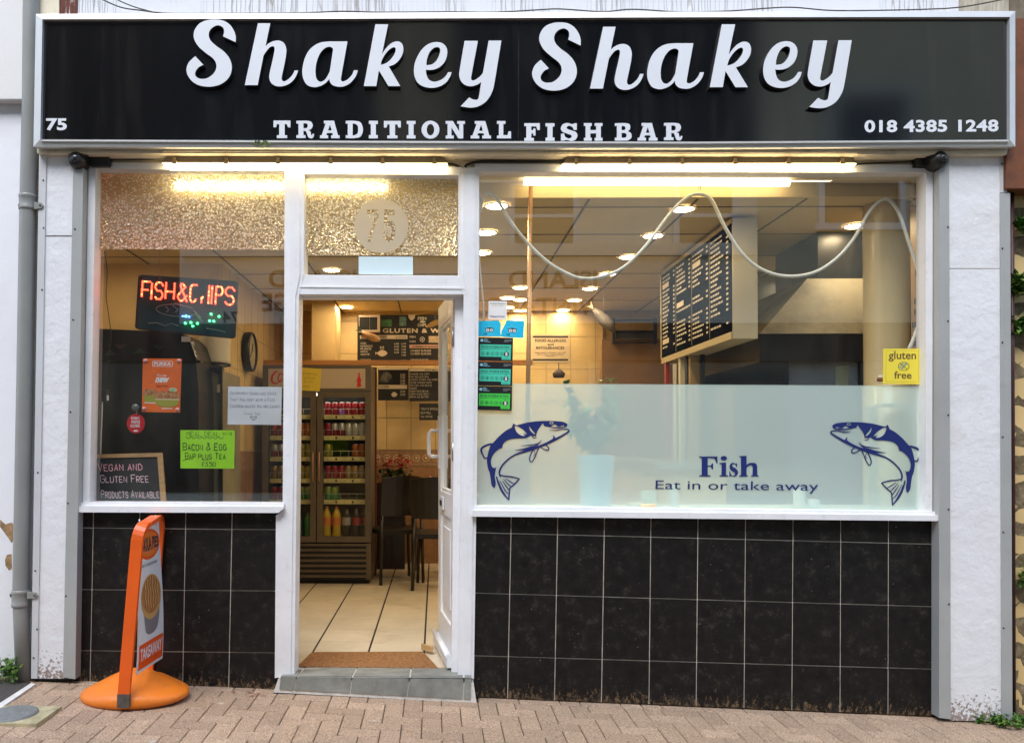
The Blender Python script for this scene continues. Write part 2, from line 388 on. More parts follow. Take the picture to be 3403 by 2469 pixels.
def peeling(name, base=(.72, .73, .76), under=(.33, .24, .16), cracks=True, thr=.66, vert=9.0):
    m = bpy.data.materials.new(name); m.use_nodes = True; n = m.node_tree; b = n.nodes["Principled BSDF"]; L = n.links.new
    tc = n.nodes.new("ShaderNodeTexCoord"); co = tc.outputs["Object"]
    pe = mathn(n, 'MULTIPLY', mathn(n, 'SUBTRACT', noise(n, co, 2.6, 9, .68), thr), 25, True)
    c = mixc(n, noise(n, co, 3), tuple(x * .93 for x in base), base)
    c = mixc(n, mathn(n, 'MULTIPLY', mathn(n, 'MULTIPLY', mathn(n, 'SUBTRACT', noise(n, co, 1.3, 7), .52), 5, True), .3), c, (.52, .45, .37))
    hgt = None
    if cracks:
        mp = n.nodes.new("ShaderNodeMapping"); mp.inputs["Scale"].default_value = (vert * 4.5, 1, .9); L(co, mp.inputs[0])
        nv = n.nodes.new("ShaderNodeTexNoise"); nv.inputs["Scale"].default_value = 5; L(co, nv.inputs["Vector"])
        av = n.nodes.new("ShaderNodeVectorMath"); av.operation = 'MULTIPLY_ADD'; L(nv.outputs["Color"], av.inputs[0]); av.inputs[1].default_value = (.5, .5, .5); L(mp.outputs[0], av.inputs[2])
        vo = n.nodes.new("ShaderNodeTexVoronoi"); vo.feature = 'DISTANCE_TO_EDGE'; vo.inputs["Scale"].default_value = 1.0; L(av.outputs[0], vo.inputs["Vector"])
        ck = mathn(n, 'SUBTRACT', 1.0, mathn(n, 'MULTIPLY', vo.outputs[0], 16), True)
        ck = mathn(n, 'MULTIPLY', ck, mathn(n, 'MULTIPLY', mathn(n, 'SUBTRACT', noise(n, co, 1.7, 3), .42), 6, True))
        c = mixc(n, mathn(n, 'MULTIPLY', ck, .75), c, (.26, .2, .15)); hgt = ck
    c = mixc(n, pe, c, under); L(c, b.inputs["Base Color"]); b.inputs["Roughness"].default_value = .62
    bp = n.nodes.new("ShaderNodeBump"); bp.inputs["Strength"].default_value = .5; bp.inputs["Distance"].default_value = .012
    h = mathn(n, 'SUBTRACT', mathn(n, 'MULTIPLY', noise(n, co, 18, 5), .4), pe)
    if hgt is not None: h = mathn(n, 'SUBTRACT', h, hgt)
    L(h, bp.inputs["Height"]); L(bp.outputs[0], b.inputs["Normal"])
    return m
UPPER = peeling("cracked_white_paint")
SIDEW = peeling("flaking_white_wall", (.84, .85, .89), (.50, .36, .20), False, .70)

def tilemat():
    m = bpy.data.materials.new("dark_slate_tile"); m.use_nodes = True; n = m.node_tree; b = n.nodes["Principled BSDF"]; L = n.links.new
    tc = n.nodes.new("ShaderNodeTexCoord"); co = tc.outputs["Object"]; g = n.nodes.new("ShaderNodeNewGeometry")
    sx = n.nodes.new("ShaderNodeSeparateXYZ"); L(g.outputs["Position"], sx.inputs[0])
    rnd = n.nodes.new("ShaderNodeVectorMath"); rnd.operation = 'ADD'; cb = n.nodes.new("ShaderNodeCombineXYZ")
    for i in range(3): L(mathn(n, 'MULTIPLY', g.outputs["Random Per Island"], 13.0 + 7 * i), cb.inputs[i])
    L(co, rnd.inputs[0]); L(cb.outputs[0], rnd.inputs[1]); cv = rnd.outputs[0]
    c = ramp(n, noise(n, cv, 17, 9, .78), [(.35, (.003, .0027, .0026)), (.55, (.0105, .0092, .0083)), (.70, (.046, .042, .033))])
    sp = mathn(n, 'MULTIPLY', mathn(n, 'SUBTRACT', noise(n, cv, 95, 2, .5), .74), 30, True)
    c = mixc(n, sp, c, (.22, .20, .17))
    hgt = mathn(n, 'SUBTRACT', sx.outputs[2], mathn(n, 'MULTIPLY', sx.outputs[0], -.0396))
    low = mathn(n, 'SUBTRACT', 1.0, mathn(n, 'MULTIPLY', hgt, 4.4), True)
    mp = n.nodes.new("ShaderNodeMapping"); mp.inputs["Scale"].default_value = (1, 1, .55); L(co, mp.inputs[0])
    fl = mathn(n, 'MULTIPLY', mathn(n, 'SUBTRACT', noise(n, mp.outputs[0], 70, 5, .75), mathn(n, 'SUBTRACT', .86, mathn(n, 'MULTIPLY', low, .40))), 12, True)
    c = mixc(n, mathn(n, 'MULTIPLY', fl, .8), c, (.18, .115, .062))
    L(c, b.inputs["Base Color"]); b.inputs["Specular IOR Level"].default_value = .28
    L(mathn(n, 'ADD', .33, mathn(n, 'MULTIPLY', noise(n, cv, 20), .3)), b.inputs["Roughness"])
    bp = n.nodes.new("ShaderNodeBump"); bp.inputs["Strength"].default_value = .12; bp.inputs["Distance"].default_value = .004; L(noise(n, cv, 30, 4), bp.inputs["Height"]); L(bp.outputs[0], b.inputs["Normal"])
    return m
TILE = tilemat()
GROUT = mat("tile_grout", (.62, .58, .50), .85, var=.3, vs=16, stain=(.25, .2, .15), ss=8, st=(.58, .75), sa=.7)

def pavermat():
    m = bpy.data.materials.new("clay_paver"); m.use_nodes = True; n = m.node_tree; b = n.nodes["Principled BSDF"]; L = n.links.new
    tc = n.nodes.new("ShaderNodeTexCoord"); co = tc.outputs["Object"]; g = n.nodes.new("ShaderNodeNewGeometry")
    c = ramp(n, g.outputs["Random Per Island"], [(0, (.355, .25, .175)), (.35, (.40, .285, .20)), (.75, (.44, .315, .22)), (1, (.50, .36, .255))])
    c = mixc(n, mathn(n, 'MULTIPLY', mathn(n, 'SUBTRACT', noise(n, co, 3.0, 8, .7), .32), 1.5, True), c, (.30, .22, .155))
    gr = ramp(n, noise(n, co, 150, 3, .7), [(.34, (.30, .27, .24)), (.5, (1, 1, 1)), (.62, (1.65, 1.6, 1.52))])
    mu = n.nodes.new("ShaderNodeMix"); mu.data_type = 'RGBA'; mu.blend_type = 'MULTIPLY'; mu.inputs["Factor"].default_value = .75; L(c, mu.inputs["A"]); L(gr, mu.inputs["B"]); c = mu.outputs["Result"]
    # old chewing gum and pale lichen
    vo = n.nodes.new("ShaderNodeTexVoronoi"); vo.inputs["Scale"].default_value = 7.5; vo.inputs["Randomness"].default_value = 1; L(co, vo.inputs["Vector"])
    sc_ = n.nodes.new("ShaderNodeSeparateColor"); L(vo.outputs["Color"], sc_.inputs[0])
    gum = mathn(n, 'MULTIPLY', mathn(n, 'SUBTRACT', mathn(n, 'MULTIPLY', sc_.outputs[0], .16), vo.outputs["Distance"]), 30, True)
    gum = mathn(n, 'MULTIPLY', gum, mathn(n, 'GREATER_THAN', sc_.outputs[1], .62))
    c = mixc(n, mathn(n, 'MULTIPLY', gum, .75), c, (.52, .46, .40))
    li = mathn(n, 'MULTIPLY', mathn(n, 'SUBTRACT', noise(n, co, 60, 3, .7), .66), 14, True)
    c = mixc(n, mathn(n, 'MULTIPLY', li, .55), c, (.55, .49, .42))
    L(c, b.inputs["Base Color"]); b.inputs["Roughness"].default_value = .82; b.inputs["Specular IOR Level"].default_value = .3
    bp = n.nodes.new("ShaderNodeBump"); bp.inputs["Strength"].default_value = .5; bp.inputs["Distance"].default_value = .005; L(noise(n, co, 110, 4, .7), bp.inputs["Height"]); L(bp.outputs[0], b.inputs["Normal"])
    return m
PAVER = pavermat()
JOINT = mat("sandy_joint", (.065, .04, .022), .95, var=.4, vs=20, stain=(.16, .17, .03), ss=4, st=(.58, .68), sa=.7)
ASPHALT = mat("asphalt", (.06, .052, .045), .9, var=.4, vs=60, bump=.5, bs=150)

def obscure():
    # pebbled glass: frosted ridges that catch light between clearer, darker hollows
    m = bpy.data.materials.new("obscure_glass"); m.use_nodes = True; n = m.node_tree; n.nodes.remove(n.nodes["Principled BSDF"]); L = n.links.new
    tc = n.nodes.new("ShaderNodeTexCoord"); co = tc.outputs["Object"]
    nv = n.nodes.new("ShaderNodeTexNoise"); nv.inputs["Scale"].default_value = 45; L(co, nv.inputs["Vector"])
    av = n.nodes.new("ShaderNodeVectorMath"); av.operation = 'MULTIPLY_ADD'; L(nv.outputs["Color"], av.inputs[0]); av.inputs[1].default_value = (.018, .018, .018); L(co, av.inputs[2])
    vo = n.nodes.new("ShaderNodeTexVoronoi"); vo.feature = 'F1'; vo.inputs["Scale"].default_value = 78; L(av.outputs[0], vo.inputs["Vector"])
    rdg = ramp(n, vo.outputs["Distance"], [(.20, (.08, .08, .08)), (.36, (.32, .32, .32)), (.60, (.78, .78, .78))])
    bp = n.nodes.new("ShaderNodeBump"); bp.inputs["Strength"].default_value = 1.0; bp.inputs["Distance"].default_value = .008; L(vo.outputs["Distance"], bp.inputs["Height"])
    gl = n.nodes.new("ShaderNodeBsdfGlossy"); gl.inputs["Roughness"].default_value = .12; L(bp.outputs[0], gl.inputs["Normal"])
    rf = n.nodes.new("ShaderNodeBsdfRefraction"); rf.inputs["IOR"].default_value = 1.35; rf.inputs["Roughness"].default_value = .2; rf.inputs[0].default_value = (.80, .77, .60, 1); L(bp.outputs[0], rf.inputs["Normal"])
    tl = n.nodes.new("ShaderNodeBsdfTranslucent"); tl.inputs[0].default_value = (.84, .86, .74, 1)
    df = n.nodes.new("ShaderNodeBsdfDiffuse"); df.inputs[0].default_value = (.64, .62, .50, 1); L(bp.outputs[0], df.inputs["Normal"])
    fr = n.nodes.new("ShaderNodeMixShader"); fr.inputs[0].default_value = .38; L(tl.outputs[0], fr.inputs[1]); L(df.outputs[0], fr.inputs[2])
    m1 = n.nodes.new("ShaderNodeMixShader"); L(rdg, m1.inputs[0]); L(fr.outputs[0], m1.inputs[1]); L(rf.outputs[0], m1.inputs[2])
    m2 = n.nodes.new("ShaderNodeMixShader"); L(fresnel_fac(n, bp.outputs[0], .07), m2.inputs[0]); L(m1.outputs[0], m2.inputs[1]); L(gl.outputs[0], m2.inputs[2])
    L(m2.outputs[0], n.nodes["Material Output"].inputs[0]); return m
OBSC = obscure()
def film(name, col, dif=.5, rough=.22, ior=1.2, gloss=.05):
    m = bpy.data.materials.new(name); m.use_nodes = True; n = m.node_tree; n.nodes.remove(n.nodes["Principled BSDF"]); L = n.links.new
    d = n.nodes.new("ShaderNodeBsdfDiffuse"); d.inputs[0].default_value = (*col, 1)
    t = n.nodes.new("ShaderNodeBsdfTranslucent"); t.inputs[0].default_value = (*col, 1)
    a = n.nodes.new("ShaderNodeMixShader"); a.inputs[0].default_value = .12; L(d.outputs[0], a.inputs[1]); L(t.outputs[0], a.inputs[2])
    rf = n.nodes.new("ShaderNodeBsdfRefraction"); rf.inputs["IOR"].default_value = ior; rf.inputs["Roughness"].default_value = rough; rf.inputs[0].default_value = (*[min(1, c * 1.3) for c in col], 1)
    tp = n.nodes.new("ShaderNodeBsdfTransparent"); tp.inputs[0].default_value = (*[min(1, c * 1.05) for c in col], 1)
    rt = n.nodes.new("ShaderNodeMixShader"); rt.inputs[0].default_value = .9; L(rf.outputs[0], rt.inputs[1]); L(tp.outputs[0], rt.inputs[2])
    b = n.nodes.new("ShaderNodeMixShader"); b.inputs[0].default_value = dif; L(rt.outputs[0], b.inputs[1]); L(a.outputs[0], b.inputs[2])
    g = n.nodes.new("ShaderNodeBsdfGlossy"); g.inputs["Roughness"].default_value = .03
    c = n.nodes.new("ShaderNodeMixShader"); L(fresnel_fac(n, base=gloss), c.inputs[0]); L(b.outputs[0], c.inputs[1]); L(g.outputs[0], c.inputs[2])
    L(c.outputs[0], n.nodes["Material Output"].inputs[0]); MATS[name] = m; return m
FILM = film("frosted_film", (.76, .94, .885), .53, .10, 1.08, .07)
ROUNDF = film("etched_roundel", (.62, .55, .42), .75, .4)

def stone():
    m = bpy.data.materials.new("old_rubble_wall"); m.use_nodes = True; n = m.node_tree; b = n.nodes["Principled BSDF"]; L = n.links.new
    tc = n.nodes.new("ShaderNodeTexCoord"); co = tc.outputs["Object"]
    c = ramp(n, noise(n, co, 16, 9, .78), [(.3, (.05, .035, .02)), (.45, (.17, .12, .065)), (.6, (.30, .235, .14)), (.8, (.46, .39, .26))])
    c = mixc(n, mathn(n, 'MULTIPLY', mathn(n, 'SUBTRACT', noise(n, co, 7, 9, .75), .46), 3.0, True), c, (.10, .09, .03))
    L(c, b.inputs["Base Color"]); b.inputs["Roughness"].default_value = .95
    bp = n.nodes.new("ShaderNodeBump"); bp.inputs["Strength"].default_value = .9; bp.inputs["Distance"].default_value = .03; L(noise(n, co, 10, 8, .7), bp.inputs["Height"]); L(bp.outputs[0], b.inputs["Normal"])
    return m
STONE = stone()
LEAF = mat("green_leaf", (.055, .16, .018), .5, var=.5, vs=25)
LEAFY = mat("yellow_green_leaf", (.13, .22, .03), .5, var=.4, vs=25)
SLATE = mat("grey_green_slate", (.23, .235, .21), .55, var=.3, vs=9, bump=.25, bs=40, stain=(.3, .28, .22), ss=12, st=(.6, .75), sa=.5)
MORTAR = mat("white_mortar", (.66, .64, .60), .8, var=.15, vs=20, bump=.4, bs=60)

# ================================================================== SETTING
# ground: one tilted sheet (the street falls to the right), asphalt
mb = MB()
mb.poly([(-60, -45, ground_z(-60) - .09), (60, -45, ground_z(60) - .09), (60, 20, ground_z(60) - .09), (-60, 20, ground_z(-60) - .09)], ASPHALT)
tag(mb.build("road"), "grey asphalt street in front of the shop", "road", kind="structure")
# pavement: herringbone clay pavers on a jointing bed, with a course of bricks along the shop wall
mb = MB(); U = .093; GAP = .0017; CH = .0028
def paver(x0, y0, x1, y1, h=0.0):
    a = [(x0 + GAP, y0 + GAP), (x1 - GAP, y0 + GAP), (x1 - GAP, y1 - GAP), (x0 + GAP, y1 - GAP)]
    tl = [random.uniform(-.0012, .0012) for _ in range(4)]
    top = [(x + (CH if i in (0, 3) else -CH), y + (CH if i < 2 else -CH), ground_z(x) + h + tl[i]) for i, (x, y) in enumerate(a)]
    mid = [(x, y, ground_z(x) + h - .004 + tl[i]) for i, (x, y) in enumerate(a)]
    bot = [(x, y, ground_z(x) - .03) for x, y in a]
    n = len(mb.v)
    mb.add(top + mid + bot, [[0, 1, 2, 3]] + [[4 + i, 4 + (i + 1) % 4, (i + 1) % 4, i] for i in range(4)] + [[8 + i, 8 + (i + 1) % 4, 4 + (i + 1) % 4, 4 + i] for i in range(4)], PAVER)
YB = -.075
for i in range(-46, 54):
    for j in range(0, 28):
        x, y = i * U + .03, YB - (j + 1) * U
        mm = (i + j) % 4
        jj = j
        if mm == 0: paver(x, y, x + 2 * U, y + U)
        elif mm == 3: paver(x, y, x + U, min(y + 2 * U, YB))
x = -4.4
while x < 5.0:
    wd = .21 if random.random() < .6 else .105
    if not (-.86 < x + wd / 2 < .20): paver(x, YB + .002, x + wd, YB + .09, .002)
    x += wd
mb.poly([(-4.6, -2.8, ground_z(-4.6) - .0065), (5.2, -2.8, ground_z(5.2) - .0065), (5.2, .3, ground_z(5.2) - .0065), (-4.6, .3, ground_z(-4.6) - .0065)], JOINT)
mb.hexa([(-4.6, -2.95, ground_z(-4.6) - .2), (5.2, -2.95, ground_z(5.2) - .2), (5.2, -2.95, ground_z(5.2) - .003), (-4.6, -2.95, ground_z(-4.6) - .003)],
        [(-4.6, -2.8, ground_z(-4.6) - .2), (5.2, -2.8, ground_z(5.2) - .2), (5.2, -2.8, ground_z(5.2) - .003), (-4.6, -2.8, ground_z(-4.6) - .003)], mat("kerb_stone", (.3, .29, .27), .8, var=.2))
tag(mb.build("pavement", recalc=False), "herringbone clay brick pavement sloping down to the right", "pavement", kind="structure")
# asphalt patch with a pale edging at the far left, and the round cover
def PG(px, py, dz=0.0):                 # pixel -> sloping ground
    X = 0.0
    for _ in range(6):
        p = PZ(px, py, ground_z(X) + dz); X = p.x
    return p
mb = MB(); mb.poly([PG(-160, 2262, .004), PG(106, 2268, .004), PG(-10, 2350, .004), PG(-160, 2352, .004)], ASPHALT)
tag(mb.build("path"), "dark asphalt strip beside the pavement", "path", kind="structure")
mb = MB()
a, b = PG(118, 2272, .007), PG(-20, 2366, .007); a2, b2 = PG(104, 2268, .007), PG(-44, 2362, .007)
mb.hexa([a, a2, b2, b], [p - Vector((0, 0, .02)) for p in (a, a2, b2, b)], MORTAR)
tag(mb.build("kerb"), "thin pale mortar edging between asphalt strip and pavers", "kerb", kind="structure")
cv = thing("drain_cover", "small round grey metal cover set in the pavers in the bottom left corner", "drain cover", PG(40, 2376, .004))
c = PG(40, 2377, .005)
mb = MB(); mb.box((c.x - .19, c.y - .12, c.z - .02), (c.x + .17, c.y + .12, c.z + .006), mat("yellowish_mortar", (.42, .37, .22), .9, var=.3, vs=15)); mb.build("surround", cv)
mb = MB(); mb.lathe([(0, .016), (.10, .016), (.108, .014), (.112, .0)], (c.x, c.y, c.z), mat("worn_iron", (.22, .23, .22), .6, .3, var=.25, vs=40, bump=.5, bs=120), 28); mb.build("lid", cv)

# shop interior shell
ZF = .09; ZC = 2.66; YBK = 4.10; XL = -2.75; XR = 4.3; XS = -1.60
WALLI = mat("cream_wall_tiles", (.66, .47, .21), .45, var=.12, vs=2.5)
CEIL = mat("cream_ceiling_tile", (.70, .56, .30), .8, var=.06, vs=3)
DARKLINE = mat("dark_ceiling_rail", (.10, .07, .045), .7)
FLOORT = mat("polished_floor_tile", (.72, .63, .48), .22, var=.12, vs=2.2, stain=(.35, .2, .1), ss=2.5, st=(.55, .75), sa=.4)
mb = MB()
mb.box((XL, .12, ZF - .08), (XR, YBK, ZF - .004), mat("floor_grout", (.012, .010, .008), .8))
fx = -.718 - .326 * 8
while fx < XR:
    y = .12
    while y < YBK:
        mb.box((max(fx + .006, XL), y + .001, ZF - .003), (min(fx + .320, XR), min(y + .328, YBK), ZF), FLOORT); y += .33
    fx += .326
tag(mb.build("floor", recalc=True), "pale glossy floor tiles with black seams inside the shop", "floor", kind="structure")
mb = MB()
mb.box((XL, .24, ZC), (XR, YBK, ZC + .05), CEIL)
xx = -.35 - .6 * 4
while xx < XR: mb.box((xx - .006, .25, ZC - .004), (xx + .006, YBK, ZC + .001), DARKLINE); xx += .6
yy = .40
while yy < YBK: mb.box((XL, yy - .006, ZC - .003), (XR, yy + .006, ZC + .001), DARKLINE); yy += .6
mb.box((XL, .215, ZC - .002), (XR, .239, ZC + .45), CEIL)
mb.box((XL, .06, ZC + .30), (XR, .215, ZC + .34), CEIL)
tag(mb.build("ceiling"), "cream suspended ceiling of square tiles inside the shop", "ceiling", kind="structure")

# ================================================================== SHOPFRONT
sf = thing("shopfront", "white framed fish bar shopfront with black tiled base and open door", "shopfront", (0, 0, 0))
def isect(a, b, c, d):
    x1, y1 = a; x2, y2 = b; x3, y3 = c; x4, y4 = d
    k = (x1 - x2) * (y3 - y4) - (y1 - y2) * (x3 - x4)
    A, B = x1 * y2 - y1 * x2, x3 * y4 - y3 * x4
    return ((A * (x3 - x4) - (x1 - x2) * B) / k, (A * (y3 - y4) - (y1 - y2) * B) / k)
def tiled(vert, hor, Yf, gap=1.55):
    mb = MB()
    g = [vert[0], vert[-1]]; o = [isect(*vert[0], *hor[0]), isect(*vert[0], *hor[-1]), isect(*vert[-1], *hor[-1]), isect(*vert[-1], *hor[0])]
    mb.slab(o, Yf + .0035, .10, GROUT)
    for i in range(len(vert) - 1):
        for j in range(len(hor) - 1):
            c = [isect(*vert[a], *hor[b]) for a, b in ((i, j), (i, j + 1), (i + 1, j + 1), (i + 1, j))]
            l, r_, t, b_ = (gap if i else 0), (gap if i < len(vert) - 2 else 0), (gap if j else 0), (gap if j < len(hor) - 2 else 0)
            tw = random.uniform(-.0006, .0006)
            c = [(c[0][0] + l, c[0][1] + t), (c[1][0] + l, c[1][1] - b_), (c[2][0] - r_, c[2][1] - b_), (c[3][0] - r_, c[3][1] + t)]
            mb.slab(c, Yf + tw, Yf + .02, TILE)
    return mb
vl = [((258, 1705), (250, 2258)), ((310, 1720), (299, 2250)), ((464, 1720), (454, 2250)), ((617, 1720), (607, 2255)), ((771, 1720), (760, 2260)), ((926, 1705), (918, 2292))]
hl = [((258, 1700), (922, 1702)), ((300, 1754), (890, 1759.5)), ((252, 1958.5), (915, 1963)), ((250, 2161), (915, 2168.5)), ((250, 2266), (915, 2296))]
tag(tiled(vl, hl, -.02).build("stall_riser", sf), "short black tiled wall under the left window")
vr = [((1578, 1712), (1573, 2320)), ((1699, 1720), (1687, 2310)), ((1853.6, 1720), (1843, 2315)), ((2009, 1725), (1999, 2315)), ((2163.5, 1725), (2157, 2315)), ((2320, 1725), (2314, 2315)),
      ((2478, 1730), (2473, 2330)), ((2636, 1730), (2632, 2340)), ((2794.7, 1730), (2792, 2345)), ((2953, 1732), (2951.5, 2360)), ((3111, 1738), (3107, 2375))]
hr = [((1578, 1708), (3110, 1728)), ((1580, 1769.4), (3108, 1808)), ((1577, 1969.8), (3108, 2015.4)), ((1577, 2178), (3106, 2223)), ((1570, 2314), (3110, 2378))]
tag(tiled(vr, hr, -.02).build("stall_riser", sf), "long black tiled wall under the right window")

# pilasters with their metal edge trims
def screws(mb, pts, Y):
    for x, y in pts:
        p = P(x, y, Y); mb.lathe([(.0001, -.003), (.004, -.003), (.0045, 0)], p, BLACKM, 8, 'y')
mb = MB(); mb.slab([(152, 500), (122, 2254), (212, 2254), (246, 500)], -.075, .2, PLASTER); mb.rect(152, 783, 241, 785.5, -.0765, -.07, JOINT); pl = mb.build("pilaster", sf)
mb = MB(); mb.slab([(130, 500), (103, 2254), (124, 2254), (154, 500)], -.082, .1, PALETRIM); screws(mb, [(144, 600), (145, 758), (140, 963), (126, 1570), (117, 1896), (123, 2090), (112, 2185)], -.082); mb.build("edge_trim", pl)
mb = MB(); mb.slab([(244, 520), (209, 2250), (250, 2256), (277, 520)], -.084, .05, GREY); screws(mb, [(249, 762), (243, 1063), (234, 1369), (226, 1672), (219, 1980)], -.084); mb.build("edge_trim", pl)
mb = MB(); mb.rect(104, 2252, 232, 2259, -.07, .05, BLACKM); mb.build("plinth", pl)
mb = MB(); mb.slab([(3153, 520), (3159, 2393), (3331, 2397), (3323, 520)], -.075, .2, PLASTER); mb.rect(3156, 891, 3324, 892.6, -.0765, -.07, mat("faint_seam", (.40, .37, .33), .8)); pl = mb.build("pilaster", sf)
mb = MB(); mb.slab([(3122, 520), (3121, 2384), (3160, 2389), (3154, 520)], -.084, .05, GREY); screws(mb, [(3150, 755), (3150, 1067), (3151, 1379), (3152, 1692), (3153, 2007)], -.084); mb.build("edge_trim", pl)
mb = MB(); mb.slab([(3322, 522), (3324, 640), (3347, 640), (3342, 522)], -.079, .05, PALETRIM); mb.slab([(3325, 642), (3330, 2392), (3365, 2390), (3357, 642)], -.083, .05, GREY)
screws(mb, [(3331, 826), (3331, 1138), (3332, 1452), (3334, 1768), (3335, 2086), (3330, 545)], -.083); mb.build("edge_trim", pl)

# lintel board and soffit below the sign
mb = MB(); mb.slab([(128, 514), (128, 562), (3345, 566), (3345, 516)], -.012, .2, CREAM); mb.build("lintel", sf)
mb = MB(); mb.slab([(122, 488), (124, 510), (3346, 514), (3350, 488)], -.112, .1, CREAM); mb.slab([(540, 494), (540, 504), (2850, 510), (2850, 495)], -.12, -.11, CREAM); mb.build("soffit_moulding", sf)

# left window
mb = MB()
mb.ring([(276, 540), (253, 1700), (946, 1704), (952, 545)], [(316, 560), (295, 1668), (942, 1672), (948, 566)], -.025, .06, WHITE)
mb.ring([(296, 552), (274, 1685), (944, 1688), (950, 556)], [(318, 562), (297, 1668), (942, 1671), (946, 567)], -.034, .05, WHITE)
lw = mb.build("shop_window", sf)
mb = MB(); mb.poly([P(310, 828, .03), P(290, 1675, .03), P(948, 1678, .03), P(952, 829, .03)], GLASS); mb.build("pane", lw, recalc=False)
mb = MB(); mb.poly([P(312, 550, .032), P(312, 829, .032), P(950, 830, .032), P(952, 552, .032)], OBSC); mb.build("textured_strip", lw, recalc=False)
mb = MB(); mb.slab([(254, 1681), (254, 1702), (924, 1704), (942, 1690), (942, 1683)], -.075, .05, WHITE); mb.slab([(258, 1669), (256, 1683), (944, 1685), (944, 1672)], -.05, .05, WHITE); mb.build("sill", lw)
# right window
mb = MB()
mb.ring([(1578, 545), (1566, 1716), (3121, 1730), (3123, 548)], [(1591, 569), (1583, 1681), (3078, 1700), (3078, 572)], -.025, .06, WHITE)
mb.ring([(1584, 556), (1574, 1690), (3098, 1712), (3100, 560)], [(1592, 571), (1584, 1681), (3077, 1699), (3077, 574)], -.034, .05, WHITE)
rw = mb.build("shop_window", sf)
mb = MB(); mb.poly([P(1585, 560, .03), P(1580, 1274, .03), P(3085, 1283, .03), P(3085, 565, .03)], GLASS); mb.build("pane", rw, recalc=False)
mb = MB(); mb.poly([P(1580, 1273, .032), P(1577, 1690, .032), P(3085, 1708, .032), P(3085, 1282, .032)], FILM); mb.build("frosted_film", rw, recalc=False)
mb = MB(); mb.slab([(1570, 1696), (1568, 1716), (3119, 1731), (3120, 1712)], -.075, .05, WHITE); mb.slab([(1574, 1683), (1573, 1698), (3112, 1714), (3112, 1700)], -.05, .05, WHITE); mb.build("sill", rw)

# door frame, fanlight, posts
mb = MB()
mb.slab([(948, 555), (939, 1700), (917, 1712), (913, 2252), (978, 2243), (993, 985), (1010, 912), (1010, 560)], -.04, .09, WHITE)
mb.slab([(962, 562), (952, 1700), (936, 1720), (931, 2248), (966, 2246), (982, 985), (996, 912), (996, 564)], -.046, -.03, WHITE)
mb.slab([(1524, 560), (1524, 912), (1541, 985), (1521, 2243), (1575, 2256), (1583, 1690), (1591, 1000), (1592, 556)], -.04, .09, WHITE)
mb.slab([(1538, 564), (1538, 912), (1556, 985), (1537, 2250), (1565, 2254), (1572, 1690), (1580, 1000), (1580, 562)], -.046, -.03, WHITE)
mb.slab([(1000, 915), (985, 978), (1545, 978), (1532, 919)], -.038, .09, WHITE)
mb.slab([(1000, 950), (995, 955), (1545, 961), (1540, 955)], -.042, -.03, WHITE)
mb.slab([(990, 552), (990, 578), (1545, 582), (1545, 556)], -.036, .09, WHITE)
# stops round the door opening
mb.slab([(985, 975), (970, 2240), (985, 2238), (998, 990)], .03, .10, WHITE); mb.slab([(985, 974), (985, 989), (1545, 991), (1545, 974)], .028, .10, WHITE)
mb.slab([(1512, 985), (1500, 2238), (1530, 2245), (1548, 985)], .03, .085, WHITE)
df = mb.build("door_frame", sf)
mb = MB(); mb.ring([(1000, 570), (1000, 925), (1535, 928), (1535, 574)], [(1012, 580), (1011, 914), (1523, 917), (1524, 583)], -.028, .06, WHITE); fl = mb.build("fanlight", sf)
mb = MB(); mb.poly([P(1003, 847, .03), P(1003, 920, .03), P(1532, 924, .03), P(1532, 850, .03)], GLASS); mb.build("pane", fl, recalc=False)
mb = MB(); mb.poly([P(1003, 573, .034), P(1003, 848, .034), P(1532, 851, .034), P(1532, 577, .034)], OBSC); mb.build("textured_strip", fl, recalc=False)
# etched roundel with the number cut out
seven = loop("24,20 46,20 46,28 30,79 25,79 38,32 38,29 30,29 30,34 24,34", 4)
five = loop("56,20 75,20 75,30 63,30 63,42 70,41s 75,48s 75,68s 68,78s 60,78s 54,68s 54,60 61,60 62,68s 65,70s 68,66s 68,53s 65,50s 62,54 55,54", 4)
sh = unit(fill(ellipse(50, 50, 50, 50, 40), seven, five), True)
mb = MB(); mb.shape(sh, bb(1177, 662, 1357, 842, .027), ROUNDF); tag(mb.build("house_number", sf, recalc=False), "etched round 75 on the glass over the door")

# doorstep: slate tiles with pale joints
mb = MB()
stepf = lambda x, t: (x, 2245.6 + (x - 931) * (2258 - 2245.6) / 637 + t * (2291 - 2245.6 + (x - 926) * (67 - 45.4) / 640))
xs = [(931, 926), (986, 976), (1169.5, 1163), (1360, 1352), (1542, 1538), (1568, 1566)]
mb.slab([(924, 2256), (908, 2300), (1584, 2335), (1574, 2268)], -.088, .12, MORTAR)
for i in range(5):
    (ta, ba), (tb, bb_) = xs[i], xs[i + 1]; g = 2.2
    mb.slab([stepf(ta + g, .02), stepf(ba + g, .97), stepf(bb_ - g, .97), stepf(tb - g, .02)], -.093, -.08, SLATE)
z1 = P(1250, 2250, -.088).z
mb.add([(P(926, 2250, -.09).x, -.09, z1), (P(1570, 2250, -.09).x, -.09, z1), (P(1570, 2250, -.09).x, .17, ZF + .004), (P(926, 2250, -.09).x, .17, ZF + .004)], [[0, 1, 2, 3]], MORTAR)
